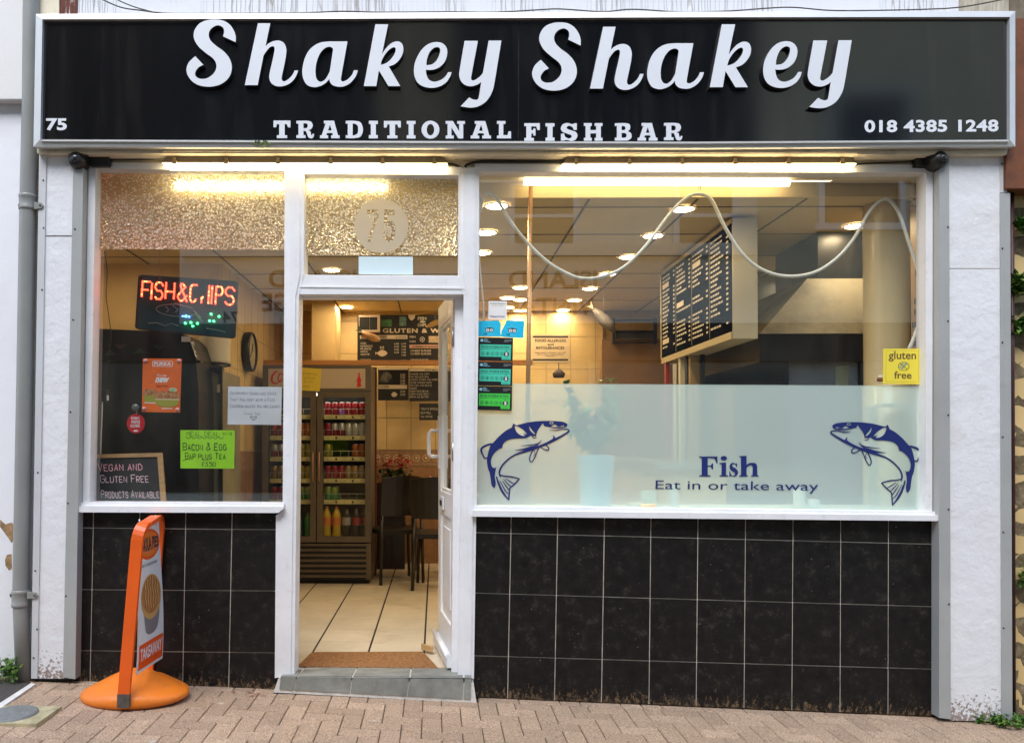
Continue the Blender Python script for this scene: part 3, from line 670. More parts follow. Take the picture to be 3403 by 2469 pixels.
for a, b in ((931, 986), (988, 1169), (1171, 1360), (1362, 1540), (1542, 1568)):
    xa, xb = P(a, 2250, -.09).x, P(b, 2250, -.09).x; k = .992
    mb.hexa([(xa + .004, -.086, z1 + .006), (xb - .002, -.086, z1 + .006), ((xb - .002), .165, ZF + .010), ((xa + .004), .165, ZF + .010)],
            [(xa + .004, -.086, z1 - .02), (xb - .002, -.086, z1 - .02), ((xb - .002), .165, ZF - .02), ((xa + .004), .165, ZF - .02)], SLATE)
mb.build("doorstep", sf)

# the open door leaf, hinged on the right and swung into the shop
H = Vector((.095, .085, 0)); E = Vector((.018, .70, 0)); ax = (E - H); LW = ax.length; ax.normalize(); nx = Vector((ax.y, -ax.x, 0)) * -1  # nx points to the doorway (left)
if nx.x > 0: nx = -nx
DZ0, DZ1 = ZF + .03, P(1500, 975, .1).z + .02
def dfn(off): return lambda u, z: H + ax * (u * LW) + nx * off + Vector((0, 0, z))
def dbox(mb, u0, u1, z0, z1, o0, o1, m):
    f0, f1 = dfn(o0), dfn(o1)
    mb.hexa([f0(u0, z0), f0(u1, z0), f0(u1, z1), f0(u0, z1)], [f1(u0, z0), f1(u1, z0), f1(u1, z1), f1(u0, z1)], m)
mb = MB(); ZM = DZ0 + .78
for u0, u1, z0, z1 in ((0, .15, DZ0, DZ1), (.83, 1, DZ0, DZ1), (.15, .83, DZ0, DZ0 + .2), (.15, .83, ZM, ZM + .13), (.15, .83, DZ1 - .13, DZ1)): dbox(mb, u0, u1, z0, z1, 0, -.045, WHITE)
dbox(mb, .15, .83, DZ0 + .2, ZM, -.012, -.033, WHITE); dbox(mb, .25, .73, DZ0 + .27, ZM - .07, -.004, -.014, WHITE)
for u0, u1, z0, z1 in ((.15, .19, ZM + .13, DZ1 - .13), (.79, .83, ZM + .13, DZ1 - .13), (.19, .79, ZM + .13, ZM + .15), (.19, .79, DZ1 - .15, DZ1 - .13)): dbox(mb, u0, u1, z0, z1, -.006, -.03, WHITE)
door = mb.build("door", sf)
mb = MB(); f0 = dfn(-.018); mb.poly([f0(.17, ZM + .14), f0(.81, ZM + .14), f0(.81, DZ1 - .14), f0(.17, DZ1 - .14)], GLASS); mb.build("pane", door, recalc=False)
mb = MB(); f0 = dfn(0)
hz = P(1430, 1430, .55).z; hz2 = P(1430, 1517, .55).z; uu = .90
mb.tube([f0(uu, hz), f0(uu, hz) + nx * .05, f0(uu, hz - .015) + nx * .065, f0(uu, hz2 + .015) + nx * .065, f0(uu, hz2) + nx * .05, f0(uu, hz2)], .011, WHITE, 10)
dbox(mb, uu - .05, uu + .05, hz2 - .07, hz + .09, .001, .008, WHITE); mb.build("handle", door)
mb = MB(); dbox(mb, .55, .78, ZM + .03, ZM + .10, .002, .012, WHITEV); dbox(mb, .60, .74, ZM + .05, ZM + .08, .0122, .014, BLACKM); mb.build("letter_plate", door)
mb = MB(); dbox(mb, .0, 1.0, DZ0, DZ0 + .05, .002, .035, WHITE)
mb.tube([dfn(.03)(0, DZ0 + .06), dfn(.03)(1, DZ0 + .06)], .014, WHITE, 10); mb.build("weatherboard", door)
for zz in (1940, 1500, 1120):
    p = P(1512, zz, .1); mb = MB()
    dbox(mb, -.01, .03, p.z - .05, p.z + .05, .0015, .006, STEEL); mb.tube([H + Vector((-.002, -.004, p.z - .05)), H + Vector((-.002, -.004, p.z + .05))], .006, STEEL, 8)
    mb.build("hinge", door)
mb = MB(); dbox(mb, -.002, .002, P(1500, 1090, .1).z - .03, P(1500, 1090, .1).z + .05, -.01, -.035, STEEL); mb.build("lock_plate", door)

# window vinyls: two jumping fish, the word and the line under it
def serif_word(mb, fn, m):
    G = {}
    G['F'] = (fill("0,100 100,100 100,66 94,66 84,88s 62,93 46,93 46,55 62,55s 70,66 76,66 76,36 70,36 62,48s 46,48 46,7 62,6 62,0 0,0 0,6 13,7 13,93 0,94"), (0, 46, 0, 100))
    G['i'] = (fill("0,68 32,70 32,7 42,5 42,0 0,0 0,5 10,7 10,60 0,62"), (51, 73, 0, 70))
    G['dot'] = (fill(ellipse(50, 50, 50, 50, 16)), (54, 70, 80, 103))
    G['s'] = (fill("88,98 88,68 80,68 72,84s 50,93s 34,82s 44,70s 76,58s 98,34s 86,8s 52,-2s 30,4s 14,2s 8,0 2,0 2,36 10,36 22,14s 48,5s 66,16s 56,30s 22,44s 4,68s 16,94s 46,102s 66,96s 80,98"), (76, 98, -1, 69))
    G['h'] = (fill("0,102 38,104 38,58 56,68s 84,66s 93,50 93,7 100,5 100,0 62,0 62,5 69,7 69,48s 60,57s 46,52s 38,42 38,7 45,5 45,0 0,0 0,5 9,7 9,96 0,97"), (101, 150, 0, 104))
    for k, (sh, (a, b, c, d)) in G.items():
        f = sub(fn, a / 150, c / 104, b / 150, d / 104)
        lo = bounds(sh); s2 = ([((x - lo[0]) / (lo[2] - lo[0]), (y - lo[1]) / (lo[3] - lo[1])) for x, y in sh[0]], sh[1])
        mb.shape(s2, f, m)
mb = MB(); YV = .0288
serif_word(mb, bb(2324, 1514, 2521, 1583, YV), NAVY)
mb.shape(text("Eat in or take away", .0), quad((2179, 1596), (2720, 1601), (2719, 1640), (2178, 1634), YV), NAVY); tag(mb.build("lettering", sf, recalc=False), "navy words on the frosted window")
def fish(fn):
    mb = MB()
    band = "842,546 845,527s 815,510s 765,503s 690,500s 610,502s 520,512s 445,530s 416,537 393,521 378,556 330,582s 270,632s 230,676s 205,700s 186,752s 173,815s 174,860s 182,902s 195,935 240,897 216,885s 206,850s 210,815s 232,772s 270,738s 300,728 310,692s 350,660s 420,648s 490,645s 533,624 560,626s 582,630 590,600s 605,568s 640,520 652,545 700,552s 735,530s 750,534 770,548s 815,536 822,556"
    holes = ["402,545 432,548s 482,580s 511,614 478,606 492,626 455,620s 420,592s", "525,540 546,572s 580,612 560,606s 532,575s", ellipse(712, 517, 17, 12, 14)]
    mb.shape(fill(band, *holes), fn, NAVY)
    mb.shape(fill(ellipse(712, 517, 9, 6, 10)), fn, NAVY)
    mb.shape(fill("195,935 250,884 238,960s 245,1020s 234,1062s 210,1035s 203,985s"), fn, NAVY)
    for k, s in enumerate(("695,575,3 750,580,9 800,570,8 850,572,9 857,588,12 800,625,16 720,668,22 620,712,20 545,738,24 470,762,17 400,788,13 340,830,13 295,880,13 276,930,15 285,970,9",
                           "725,620,2 735,650,22 690,680,20 640,705,14", "695,552,3 740,558,11 790,556,12 830,552,5", "592,640,3 560,640,9 540,610,3",
                           "630,660,2 600,690,13 540,702,10 455,709,2", "605,700,4 540,725,24 480,738,16 405,746,2",
                           "560,738,10 535,790,10 530,830,10 548,842,9 575,800,10 590,760,9 612,716,6", "562,738,5 575,770,6 560,795,4", "615,715,7 650,738,8 682,745,10 688,725,10 660,697,8 650,690,6",
                           "212,692,16 160,708,17 124,738,17 140,790,13 160,818,10", "160,815,10 182,800,8 190,780,5",
                           "252,965,12 270,1030,14 305,1100,14 355,1160,10", "354,1165,9 358,1110,12 362,1062,10", "360,1064,9 400,1030,12 445,985,9", "447,986,9 380,968,12 320,962,10 278,950,9",
                           "280,1000,4 320,1075,10 350,1110,6", "300,1000,4 335,1050,10 358,1080,6", "310,985,4 350,1030,9 375,1050,5", "325,980,4 370,1010,9 400,1025,5", "268,1000,4 290,1060,9 330,1125,5")):
        rib(mb, s, fn, NAVY, k % 6 + 1, (0, -.00012, 0))
    return mb
def fishL(x, y): return P(*q('C3', x, y), YV)
def fishR(x, y): return P(*q('C4', 1412 - (x - 115) / 747 * 764, 510 + (y - 500) / 668 * 702), YV)
tag(fish(fishL).build("fish_emblem", sf, recalc=False), "navy leaping fish facing right"); tag(fish(fishR).build("fish_emblem", sf, recalc=False), "navy leaping fish facing left")

# ================================================================== SIGN
sg = thing("shop_sign", "long black shop sign with big white script letters and pale metal frame", "shop sign", P(1740, 489, -.14))
SIGNB = mat("black_acrylic", (.004, .004, .0045), .10, spec=.5, ior=2.1, var=.3, vs=1.5, stain=(.03, .028, .024), ss=2.2, st=(.5, .8), sa=.5, stretch=(5, 1, .5))  # paler stain streaks stand for dust and for streaked reflections, put into the colour
SY = -.14
mb = MB(); mb.slab([(140, 62), (133, 470), (1722, 476), (1723, 65)], SY, -.122, SIGNB); mb.slab([(1724.5, 65), (1723.5, 476), (3356, 474), (3356, 56)], SY, -.122, SIGNB); mb.build("panel", sg)
mb = MB()
outer, inner = [(119, 48), (111, 489), (1250, 493), (2300, 493), (3374, 488), (3374, 38), (2300, 40), (1250, 44)], [(144, 68), (137, 466), (1250, 471), (2300, 474), (3351, 467), (3351, 61), (2300, 62), (1250, 66)]
mb.ring(outer, inner, SY - .012, -.125, ALU, Yi=SY - .022)
lip = [(141, 466), (136, 470), (1250, 475), (2300, 478), (3353, 471), (3352, 466), (2300, 472.5), (1250, 470)]
mb.slab(lip, SY - .026, SY, ALU)
mb.build("frame", sg)
mb = MB(); mb.slab([(126, 56), (118, 482), (1250, 486), (2300, 486), (3366, 481), (3366, 46), (2300, 48), (1250, 52)], -.1215, .05, PALETRIM); mb.build("backing_box", sg)
SIDE = mat("black_letter_return", (.004, .004, .005), .5)
GL = {
 'S': ["1975,357 1868,308 1877,275s 1872,240s 1845,219s 1812,218s 1775,238s 1752,272s 1750,310s 1766,345s 1810,387s 1870,430s 1915,480s 1940,540s 1939,600s 1915,655s 1865,700s 1800,724s 1730,729s 1660,715s 1605,680s 1570,630s 1561,580s 1578,530s 1605,500s 1635,474 1704,546 1665,566s 1640,598s 1634,630s 1655,655s 1695,664s 1742,655s 1788,620s 1811,575s 1808,530s 1782,490s 1725,448s 1665,395s 1632,345s 1621,295s 1635,245s 1675,197s 1735,172s 1800,165s 1870,175s 1925,210s 1960,260s 1975,310s"],
 'h': ["18,198 122,198 82,388 112,365s 150,347s 195,343s 235,363s 255,408s 253,470s 236,560s 217,650s 222,678s 245,683s 280,660s 310,625s 325,593 355,593 340,635s 310,680s 265,712s 210,727s 160,720s 125,692s 113,650s 119,600s 140,510s 156,430s 156,400s 140,391s 115,402s 85,437s 65,468 16,716 -92,716"],
 'a': ["768,350 715,650s 716,678s 735,685s 770,668s 805,630s 822,592 855,592 838,640s 800,690s 750,722s 700,730s 650,720s 622,692s 617,665 580,702s 530,727s 480,733s 430,714s 400,668s 389,610s 395,550s 415,480s 450,420s 500,378s 555,356s 620,350", "648,414 632,398s 605,396s 570,413s 535,457s 510,522s 500,590s 505,650s 525,682s 555,686s 590,657s 619,605"],
 'k': ["1002,207 1110,207 1058,455 1090,410s 1130,370s 1175,350s 1215,358s 1236,395s 1233,450s 1205,502s 1165,540s 1115,560 1212,724 1112,724 1032,592 1010,724 905,724", "1045,548 1060,500s 1090,450s 1130,410s 1160,399s 1173,414s 1165,450s 1135,496s 1095,530s"],
 'e': ["1612,607 1640,607 1625,650s 1590,696s 1535,728s 1470,739s 1400,726s 1350,690s 1325,630s 1324,560s 1345,490s 1385,422s 1440,374s 1505,355s 1565,367s 1600,410s 1601,470s 1575,530s 1530,570s 1475,588s 1422,588 1430,635s 1450,671s 1490,687s 1540,676s 1582,648s", "1427,548 1432,500s 1455,440s 1490,405s 1525,398s 1543,415s 1538,457s 1515,506s 1480,539s 1450,547s"],
 'y': ["1748,345 1860,345 1805,640s 1805,668s 1825,676s 1855,660s 1885,635s 1903,610 1950,343 2057,343 2000,690s 1980,770s 1935,845s 1870,890s 1800,904s 1715,893 1787,818 1820,835s 1850,838s 1866,820s 1888,688 1860,709s 1810,725s 1760,718s 1720,685s 1703,635s 1708,580s"]}
BOX = [('S', 'A1', 1561, 165, 1975, 729), ('h', 'A2', -92, 198, 355, 727), ('a', 'A2', 389, 350, 855, 733), ('k', 'A2', 905, 207, 1236, 724), ('e', 'A2', 1324, 355, 1640, 739), ('y', 'A2', 1703, 343, 2057, 904),
       ('S', 'A3', 172, 190, 580, 762), ('h', 'A3', 657, 227, 1106, 756), ('a', 'A3', 1135, 365, 1612, 750), ('k', 'A3', 1660, 207, 2006, 733), ('e', 'A4', 83, 348, 407, 740), ('y', 'A4', 456, 340, 826, 909)]
for ch, cr, x0, y0, x1, y1 in BOX:
    sh = unit(fill(*GL[ch]), True); a, b = q(cr, x0, y0), q(cr, x1, y1)
    mb = MB(); LF = SY - .027
    mb.shape(sh, bb(a[0], a[1], b[0], b[1], LF), WHITEV, (0, .0265, 0), SIDE); mb.build("script_letter", sg)
SL = {
 'T': ["0,100 100,100 100,62 85,62 79,80 66,80 66,16 80,16 80,0 20,0 20,16 34,16 34,80 21,80 15,62 0,62"],
 'I': ["0,100 100,100 100,82 78,82 78,18 100,18 100,0 0,0 0,18 22,18 22,82 0,82"],
 'R': ["0,100 60,100s 84,94s 93,74s 86,55s 68,45 80,38s 83,22s 89,15s 92,24 100,24 98,8s 86,-2s 68,4s 60,25s 54,39s 44,42 40,42 40,16 52,16 52,0 0,0 0,16 12,16 12,84 0,84", "40,86 52,86s 63,80s 63,62s 52,56s 40,56"],
 'A': ["20,100 72,100 92,16 100,16 100,0 57,0 57,16 66,16 63,30 36,30 33,16 42,16 42,0 0,0 0,16 9,16 29,84 20,84", "41,44 60,44 51,78"],
 'D': ["0,100 50,100s 86,90s 100,50s 86,10s 50,0s 0,0 0,16 12,16 12,84 0,84", "40,84 50,84s 67,74s 72,50s 67,26s 50,16s 40,16"],
 'O': [ellipse(50, 50, 50, 51, 32), ellipse(50, 50, 21, 33, 24)],
 'N': ["0,100 38,100 70,40 70,84 60,84 60,100 100,100 100,84 91,84 91,0 66,0 30,64 30,16 42,16 42,0 0,0 0,16 10,16 10,84 0,84"],
 'L': ["0,100 60,100 60,84 45,84 45,18 75,18 82,40 100,40 100,0 0,0 0,16 14,16 14,84 0,84"],
 'F': ["0,100 100,100 100,62 84,62 78,82 45,82 45,60 58,60 58,70 72,70 72,30 58,30 58,42 45,42 45,16 62,16 62,0 0,0 0,16 13,16 13,84 0,84"],
 'H': ["0,100 42,100 42,84 34,84 34,60 66,60 66,84 58,84 58,100 100,100 100,84 91,84 91,16 100,16 100,0 58,0 58,16 66,16 66,42 34,42 34,16 42,16 42,0 0,0 0,16 9,16 9,84 0,84"],
 'B': ["0,100 62,100s 88,92s 90,66s 76,53 96,42s 98,16s 78,2s 55,0s 0,0 0,16 12,16 12,84 0,84", "40,84 52,84s 62,78s 62,66s 52,60s 40,60", "40,44 56,44s 68,38s 68,22s 56,16s 40,16"],
 'S': ["84,100 97,100 97,62 80,62 70,78s 50,86s 34,77s 42,66s 66,58s 92,48s 101,28s 90,7s 64,-2s 36,4s 16,0 0,0 0,40 18,40 28,20s 50,12s 66,22s 60,33s 34,42s 8,52s -1,72s 10,93s 38,102s 66,95s"]}
mb = MB()
for ch, x0, x1, cr, y0, y1 in [('T', 148, 290, 'A2', 1012, 1158), ('R', 340, 487, 'A2', 1013, 1160), ('A', 537, 702, 'A2', 1013, 1159), ('D', 753, 898, 'A2', 1013, 1159), ('I', 947, 1022, 'A2', 1014, 1160), ('T', 1073, 1215, 'A2', 1015, 1160),
                               ('I', 1264, 1338, 'A2', 1015, 1161), ('O', 1388, 1538, 'A2', 1013, 1163), ('N', 1590, 1752, 'A2', 1016, 1161), ('A', 1800, 1970, 'A2', 1016, 1161), ('L', 2020, 2138, 'A2', 1016, 1160),
                               ('F', 107, 237, 'A3', 1034, 1181), ('I', 285, 360, 'A3', 1034, 1181), ('S', 413, 552, 'A3', 1032, 1182), ('H', 607, 762, 'A3', 1033, 1180), ('B', 866, 1006, 'A3', 1033, 1179), ('A', 1057, 1222, 'A3', 1032, 1179), ('R', 1278, 1430, 'A3', 1031, 1178)]:
    a, b = q(cr, x0, y0), q(cr, x1, y1); sh = unit(fill(*SL[ch]))
    mb = MB(); mb.shape(sh, bb(a[0], a[1], b[0], b[1], SY - .006), WHITEV, (0, .0055, 0)); mb.build("tagline_letter", sg)
mb = MB(); a, b = q('A1', 385, 993), q('A1', 560, 1095); mb.shape(text("75", .035), bb(*a, *b, SY - .0015), WVINYL); mb.build("house_number", sg, recalc=False)
mb = MB(); a, b = q('A4', 932, 1008), q('A4', 2055, 1108); mb.shape(text("018 4385 1248", .032, 1.04), quad(a, (b[0], q('A4', 0, 1003)[1]), (b[0], q('A4', 0, 1104)[1]), (a[0], q('A4', 0, 1112)[1]), SY - .0015), WVINYL); mb.build("telephone_number", sg, recalc=False)

# ================================================================== WALLS AROUND THE SHOPFRONT
uw = thing("upper_wall", "cracked white painted wall above the black shop sign", "wall", P(1700, 60, .0))
mb = MB(); mb.rect(196, -420, 3190, 70, -.03, .3, UPPER); mb.build("painted_face", uw)
mb = MB(); mb.rect(131, -420, 196, 70, -.045, .2, CREAM); mb.build("corner_board", uw)
mb = MB(); mb.rect(198, -420, 256, 60, -.037, -.02, mat("bare_red_timber", (.12, .03, .016), .8, var=.6, vs=25, stretch=(3, 1, .4), stain=(.6, .58, .55), ss=20, st=(.55, .62), sa=.9)); mb.build("peeling_patch", uw)
mb = MB(); mb.rect(3190, -420, 3352, 60, -.04, .2, mat("weathered_board", (.42, .37, .29), .8, var=.35, vs=18, stretch=(4, 1, .5), bump=.4, bs=30)); mb.build("weathered_board", uw)
lwall = thing("neighbouring_wall", "white painted wall of the house left of the drainpipe with flaking patches", "wall", P(30, 2270, .02))
mb = MB(); mb.slab([(-500, 330), (-500, 2275), (120, 2275), (120, 330)], -.01, .3, SIDEW); mb.build("lower_wall", lwall)
mb = MB(); mb.slab([(-500, -420), (-500, 331), (79, 331), (85, -420)], -.07, .3, peeling("weathered_cladding", (.76, .75, .73), (.45, .4, .33), False, .72)); mb.build("upper_cladding", lwall, bevel=.004)
HOLE = mat("broken_render_edge", (.32, .2, .1), .95, var=.5, vs=30, bump=.8, bs=40)
mb = MB()
for s in ("0,1325 20,1345 45,1365 100,1350 118,1380 118,1500 95,1520 70,1480 40,1440 0,1385", "60,1830 95,1825 100,1945 75,1960 45,1920 42,1870"):
    pts = [q('C1', x, y) if y < 1700 else q('D1', x, y - 1830 + 60) for x, y, _ in parse(s)]
    mb.slab(pts, -.0115, -.005, HOLE)
mb.build("broken_patch", lwall)
rwall = thing("neighbouring_wall", "old rubble wall with moss right of the right pilaster", "wall", P(3390, 2390, .05))
mb = MB(); nx_, nz_ = 22, 60; rr = random.Random(3); grid = {}
x0, x1 = P(3352, 2000, .02).x, P(3352, 2000, .02).x + 1.3; z0, z1 = -.2, 2.75
for i in range(nx_ + 1):
    for j in range(nz_ + 1): grid[i, j] = len(mb.v); mb.v.append((x0 + (x1 - x0) * i / nx_, .02 + rr.uniform(-.003, .003) + .004 * math.sin(j * 1.9 + i), z0 + (z1 - z0) * j / nz_))
mb.add([], [], STONE)
for i in range(nx_):
    for j in range(nz_): mb.f.append([grid[i, j], grid[i + 1, j], grid[i + 1, j + 1], grid[i, j + 1]]); mb.m.append(mb.mi(STONE)); mb.sm.append(True)
mb.box((x0, .06, z0), (x1, .4, z1), STONE); mb.build("rubble_face", rwall)
mb = MB(); mb.slab([(3348, 60), (3344, 628), (3600, 628), (3600, 60)], -.10, .3, mat("rusty_brown_paint", (.17, .055, .018), .6, var=.35, vs=7, stain=(.05, .02, .01), ss=14, st=(.6, .7), sa=.7)); mb.build("brown_fascia", rwall, bevel=.004)
mb = MB(); mb.slab([(3364, -400), (3352, 62), (3600, 62), (3600, -400)], -.02, .3, mat("dark_weathered_wall", (.16, .13, .09), .9, var=.6, vs=9, bump=.6, bs=20)); mb.build("upper_wall", rwall)
mb = MB(); mb.tube([P(3362, 640, -.03), P(3364, 1300, -.03), P(3368, 2375, -.03)], .011, mat("dark_red_pipe", (.05, .012, .012), .5, var=.5, vs=10), 8)
tag(mb.build("thin_pipe"), "thin dark red pipe running down beside the right pilaster", "pipe")

# drainpipe on the left
dp = thing("drainpipe", "grey plastic drainpipe with two collars down the left edge of the shopfront", "drainpipe", P(78, 2268, -.06))
PIPE = mat("grey_pipe", (.26, .265, .25), .4, var=.07, vs=4, stain=(.45, .44, .40), ss=9, st=(.68, .78), sa=.6)
ax_ = [(106, -300), (104, 0), (101, 330), (93, 660), (87, 1000), (82, 1300), (72, 1800), (69, 1985), (71, 2060), (80, 2270)]
mb = MB(); mb.tube([P(x, y, -.06) for x, y in ax_], [.0405, .0405, .0405, .0405, .0405, .0405, .0400, .0400, .0385, .0385], PIPE, 20); mb.build("pipe", dp)
for (cx, y0, y1, lugx, lugy, lx0) in ((93, 650, 698, 137, 683, 62), (69, 1961, 2013, 119, 1978, 34)):
    mb = MB(); a, b = P(cx, y0, -.06), P(cx - 1, y1, -.06)
    mb.lathe([(.0405, b.z - a.z - .004), (.0455, b.z - a.z), (.0455, b.z - a.z + .012), (.0435, b.z - a.z + .016), (.0435, -.016), (.0455, -.012), (.0455, 0), (.0405, .004)], a, PIPE, 20)
    mb.slab([(cx + 20, lugy - 12), (cx + 20, lugy + 12), (lugx, lugy + 9), (lugx + 6, lugy), (lugx, lugy - 9)], -.09, -.075, PIPE)
    mb.slab([(cx - 20, lugy - 10), (lx0, lugy - 8), (lx0 - 3, lugy), (lx0, lugy + 8), (cx - 20, lugy + 10)], -.06, -.045, PIPE)
    screws(mb, [(lugx - 4, lugy), (lx0 + 2, lugy)], -.091); mb.build("collar", dp)

# cables
def cable(name, label, pts, r, m, Y=-.05, n=6):
    mb = MB(); mb.tube([P(x, y, Y if len(p_) < 3 else p_[2]) for p_ in pts for x, y in [p_[:2]]], r, m, n); return tag(mb.build(name), label, "cable")
DCAB = mat("old_dark_cable", (.06, .045, .035), .7)
def smooth(pts, sub=5): return loop([(x, y, True) for x, y in pts], sub, False)
cable("cable", "thin brown cable lying along the top edge of the shop sign", smooth([(330, -5), (400, 25), (470, 36), (560, 46), (760, 46), (1000, 44), (1140, 39), (1260, 42), (1480, 41), (1640, 42), (1790, 34), (1860, 31), (2000, 40), (2080, 33), (2130, 33), (2260, 41), (2420, 38), (2560, 28), (2640, 26), (2760, 36), (2900, 36), (3080, 32), (3200, 24), (3340, -2)]), .0032, DCAB, -.085)
cable("cable", "second thin cable sloping down to the left end of the sign top", smooth([(378, -5), (440, 22), (520, 44), (560, 47)]), .003, DCAB, -.08)
BCAB = mat("black_cable", (.008, .008, .008), .5)
cable("cable", "short black cable from the left camera to the left strip light", smooth([(355, 530), (400, 530), (470, 530), (548, 527)]), .0045, BCAB, -.03)
cable("cable", "black cable draped between the two outdoor strip lights", smooth([(1487, 545), (1515, 550), (1540, 560), (1552, 548), (1590, 538), (1680, 537), (1780, 538), (1880, 538)]), .0065, BCAB, -.03)
cable("cable", "thin black cable from the right strip light to the right camera", smooth([(2838, 547), (2900, 543), (2980, 540), (3055, 535)]), .0042, BCAB, -.03)

# security cameras
def camera_unit(cx, cy, bx0, bx1, label):
    t = thing("security_camera", label, "security camera", P(cx, cy, -.07), "security cameras under the sign")
    c = P(cx, cy, -.075); m1 = MB()
    m1.lathe([(0, -.055), (.028, -.05), (.043, -.03), (.046, 0), (.046, .03), (.040, .045)], c, BLACKP, 18, 'y'); m1.rect(cx - 29, cy - 26, cx + 28, cy + 2, -.09, -.015, BLACKP); m1.build("body", t)
    m2 = MB(); m2.lathe([(0, -.062), (.012, -.062), (.017, -.058), (.02, -.045)], c + Vector((.004, 0, -.002)), mat("dark_lens_glass", (.02, .02, .025), .08), 14, 'y'); m2.build("lens", t)
    m3 = MB(); m3.rect(bx0, cy - 16, bx1, cy + 15, -.06, -.014, BLACKP); m3.build("junction_box", t, bevel=.004)
camera_unit(262, 537, 296, 362, "black security camera under the left end of the sign")
camera_unit(3112, 536, 3045, 3094, "black security camera under the right end of the sign")

# outdoor strip lights
LAMP = mat("lit_diffuser", (.9, .88, .8), .4, emit=(1.0, .76, .40), es=6.0)
HOUS = mat("strip_housing", (.10, .08, .055), .5, var=.1, vs=5)
CLIP = mat("yellowed_clip", (.40, .30, .16), .4)
def batten(x0, x1, yt0, yt1, ym0, ym1, yb0, yb1, clips, label):
    t = thing("strip_light", label, "strip light", P((x0 + x1) / 2, ym0, -.06), "outdoor strip lights under the sign")
    m1 = MB(); m1.slab([(x0 + 12, yt0), (x0, ym0), (x1, ym1), (x1 - 10, yt1)], -.075, -.012, HOUS); m1.build("housing", t)
    m2 = MB(); m2.slab([(x0 - 1, ym0 + 1), (x0 + 4, yb0 - 16), (x0 + 18, yb0 - 9), (x1 - 20, yb1 - 9), (x1 - 6, yb1 - 16), (x1 + 1, ym1 + 1)], -.08, -.035, LAMP); m2.build("diffuser", t)
    for cx in clips:
        f = (cx - x0) / (x1 - x0); y = ym0 + (ym1 - ym0) * f; m3 = MB(); m3.rect(cx - 4, y - 18, cx + 5, y - 6, -.083, -.07, CLIP); m3.rect(cx - 7, y - 7, cx + 8, y + 3, -.087, -.07, CLIP); m3.build("clip", t)
batten(541, 1486, 518, 523, 541, 543, 566, 566, [578, 750, 923, 1098, 1271, 1443], "lit white strip light over the door and left window")
batten(1871, 2845, 523, 523, 544, 543, 571, 568, [1915, 2092, 2268, 2444, 2621, 2801], "lit white strip light over the right window")

# ================================================================== PLANTS
def leaf(mb, base, d, ln, wd, m, up=Vector((0, 0, 1)), droop=.3):
    d = d.normalized(); s = d.cross(up)
    s = s.normalized() if s.length > .01 else Vector((1, 0, 0))
    n = s.cross(d); a = base; b = base + d * ln * .45 + n * ln * .08; c = base + d * ln - n * ln * droop
    mb.add([a, b + s * wd, c, b - s * wd, b], [[0, 1, 4], [0, 4, 3], [1, 2, 4], [4, 2, 3]], m)
def weed(name, label, c, rx, ry, h, n, ln, ms, stems=14, seed=1, wall=False):
    r_ = random.Random(seed); t = thing(name, label, "weed", c); c = Vector(c)
    m1 = MB(); m2 = MB()
    for i in range(stems):
        a = r_.uniform(0, 6.28); k = r_.random() ** .5
        p = c + Vector((math.cos(a) * rx * k, math.sin(a) * ry * k, 0)); p.z = c.z if wall else ground_z(p.x) + .002
        if wall: p = c + Vector((r_.uniform(-rx, rx) * .6, 0, r_.uniform(-h, h) * .7))
        e = p + (Vector((r_.uniform(-.05, .05), -abs(r_.uniform(.02, ry)), r_.uniform(-.03, .05))) if wall else Vector((r_.uniform(-.4, .4) * h, r_.uniform(-.4, .4) * h, h * r_.uniform(.5, 1))))
        mid = (p + e) / 2 + Vector((0, 0, h * .1)); m1.tube([p, mid, e], .0015, MATS["green_leaf"], 4, False)
        for j in range(n):
            tt = r_.uniform(.25, 1); b = p.lerp(e, tt); d = Vector((r_.uniform(-1, 1), r_.uniform(-1, .6), r_.uniform(-.2, .9)))
            leaf(m2, b, d, ln * r_.uniform(.6, 1.3), ln * .3, r_.choice(ms), droop=r_.uniform(0, .4))
    m1.build("stem", t, recalc=False); m2.build("foliage", t, recalc=False); return t
weed("weed", "bushy green weed at the foot of the left wall by the drainpipe", PG(22, 2266), .06, .05, .12, 12, .028, [LEAF, LEAFY], 22, 1)
weed("weed", "tiny weed tuft under the left pilaster", PG(124, 2262), .03, .01, .02, 6, .012, [LEAF, LEAFY], 7, 2)
weed("weed", "spreading bright green weed below the right pilaster corner", PG(3352, 2412), .17, .055, .05, 12, .022, [LEAF, LEAFY], 50, 3)
weed("weed", "small weed near the foot of the drainpipe", PG(182, 2266), .018, .008, .015, 5, .010, [LEAFY, LEAF], 5, 12)
weed("wall_plant", "leafy plant growing from the rubble wall on the right", P(3388, 960, .0), .07, .08, .07, 12, .05, [LEAF, LEAFY], 16, 4, True)
weed("wall_plant", "lower straggly plant on the rubble wall beside the right pilaster", P(3378, 1090, .0), .06, .07, .06, 12, .045, [LEAF, LEAFY], 16, 5, True)
weed("wall_plant", "dark ivy sprig high on the rubble wall near the brown fascia", P(3398, 760, .0), .05, .06, .05, 10, .045, [LEAF], 10, 6, True)
weed("wall_plant", "mossy tuft midway down the rubble wall", P(3398, 1900, .0), .04, .05, .12, 8, .03, [LEAF, LEAFY], 12, 7, True)
t = thing("weed", "little yellow green weed sprouting from the bottom edge of the sign", "weed", P(866, 480, -.16))
m1 = MB(); m2 = MB(); r_ = random.Random(9)
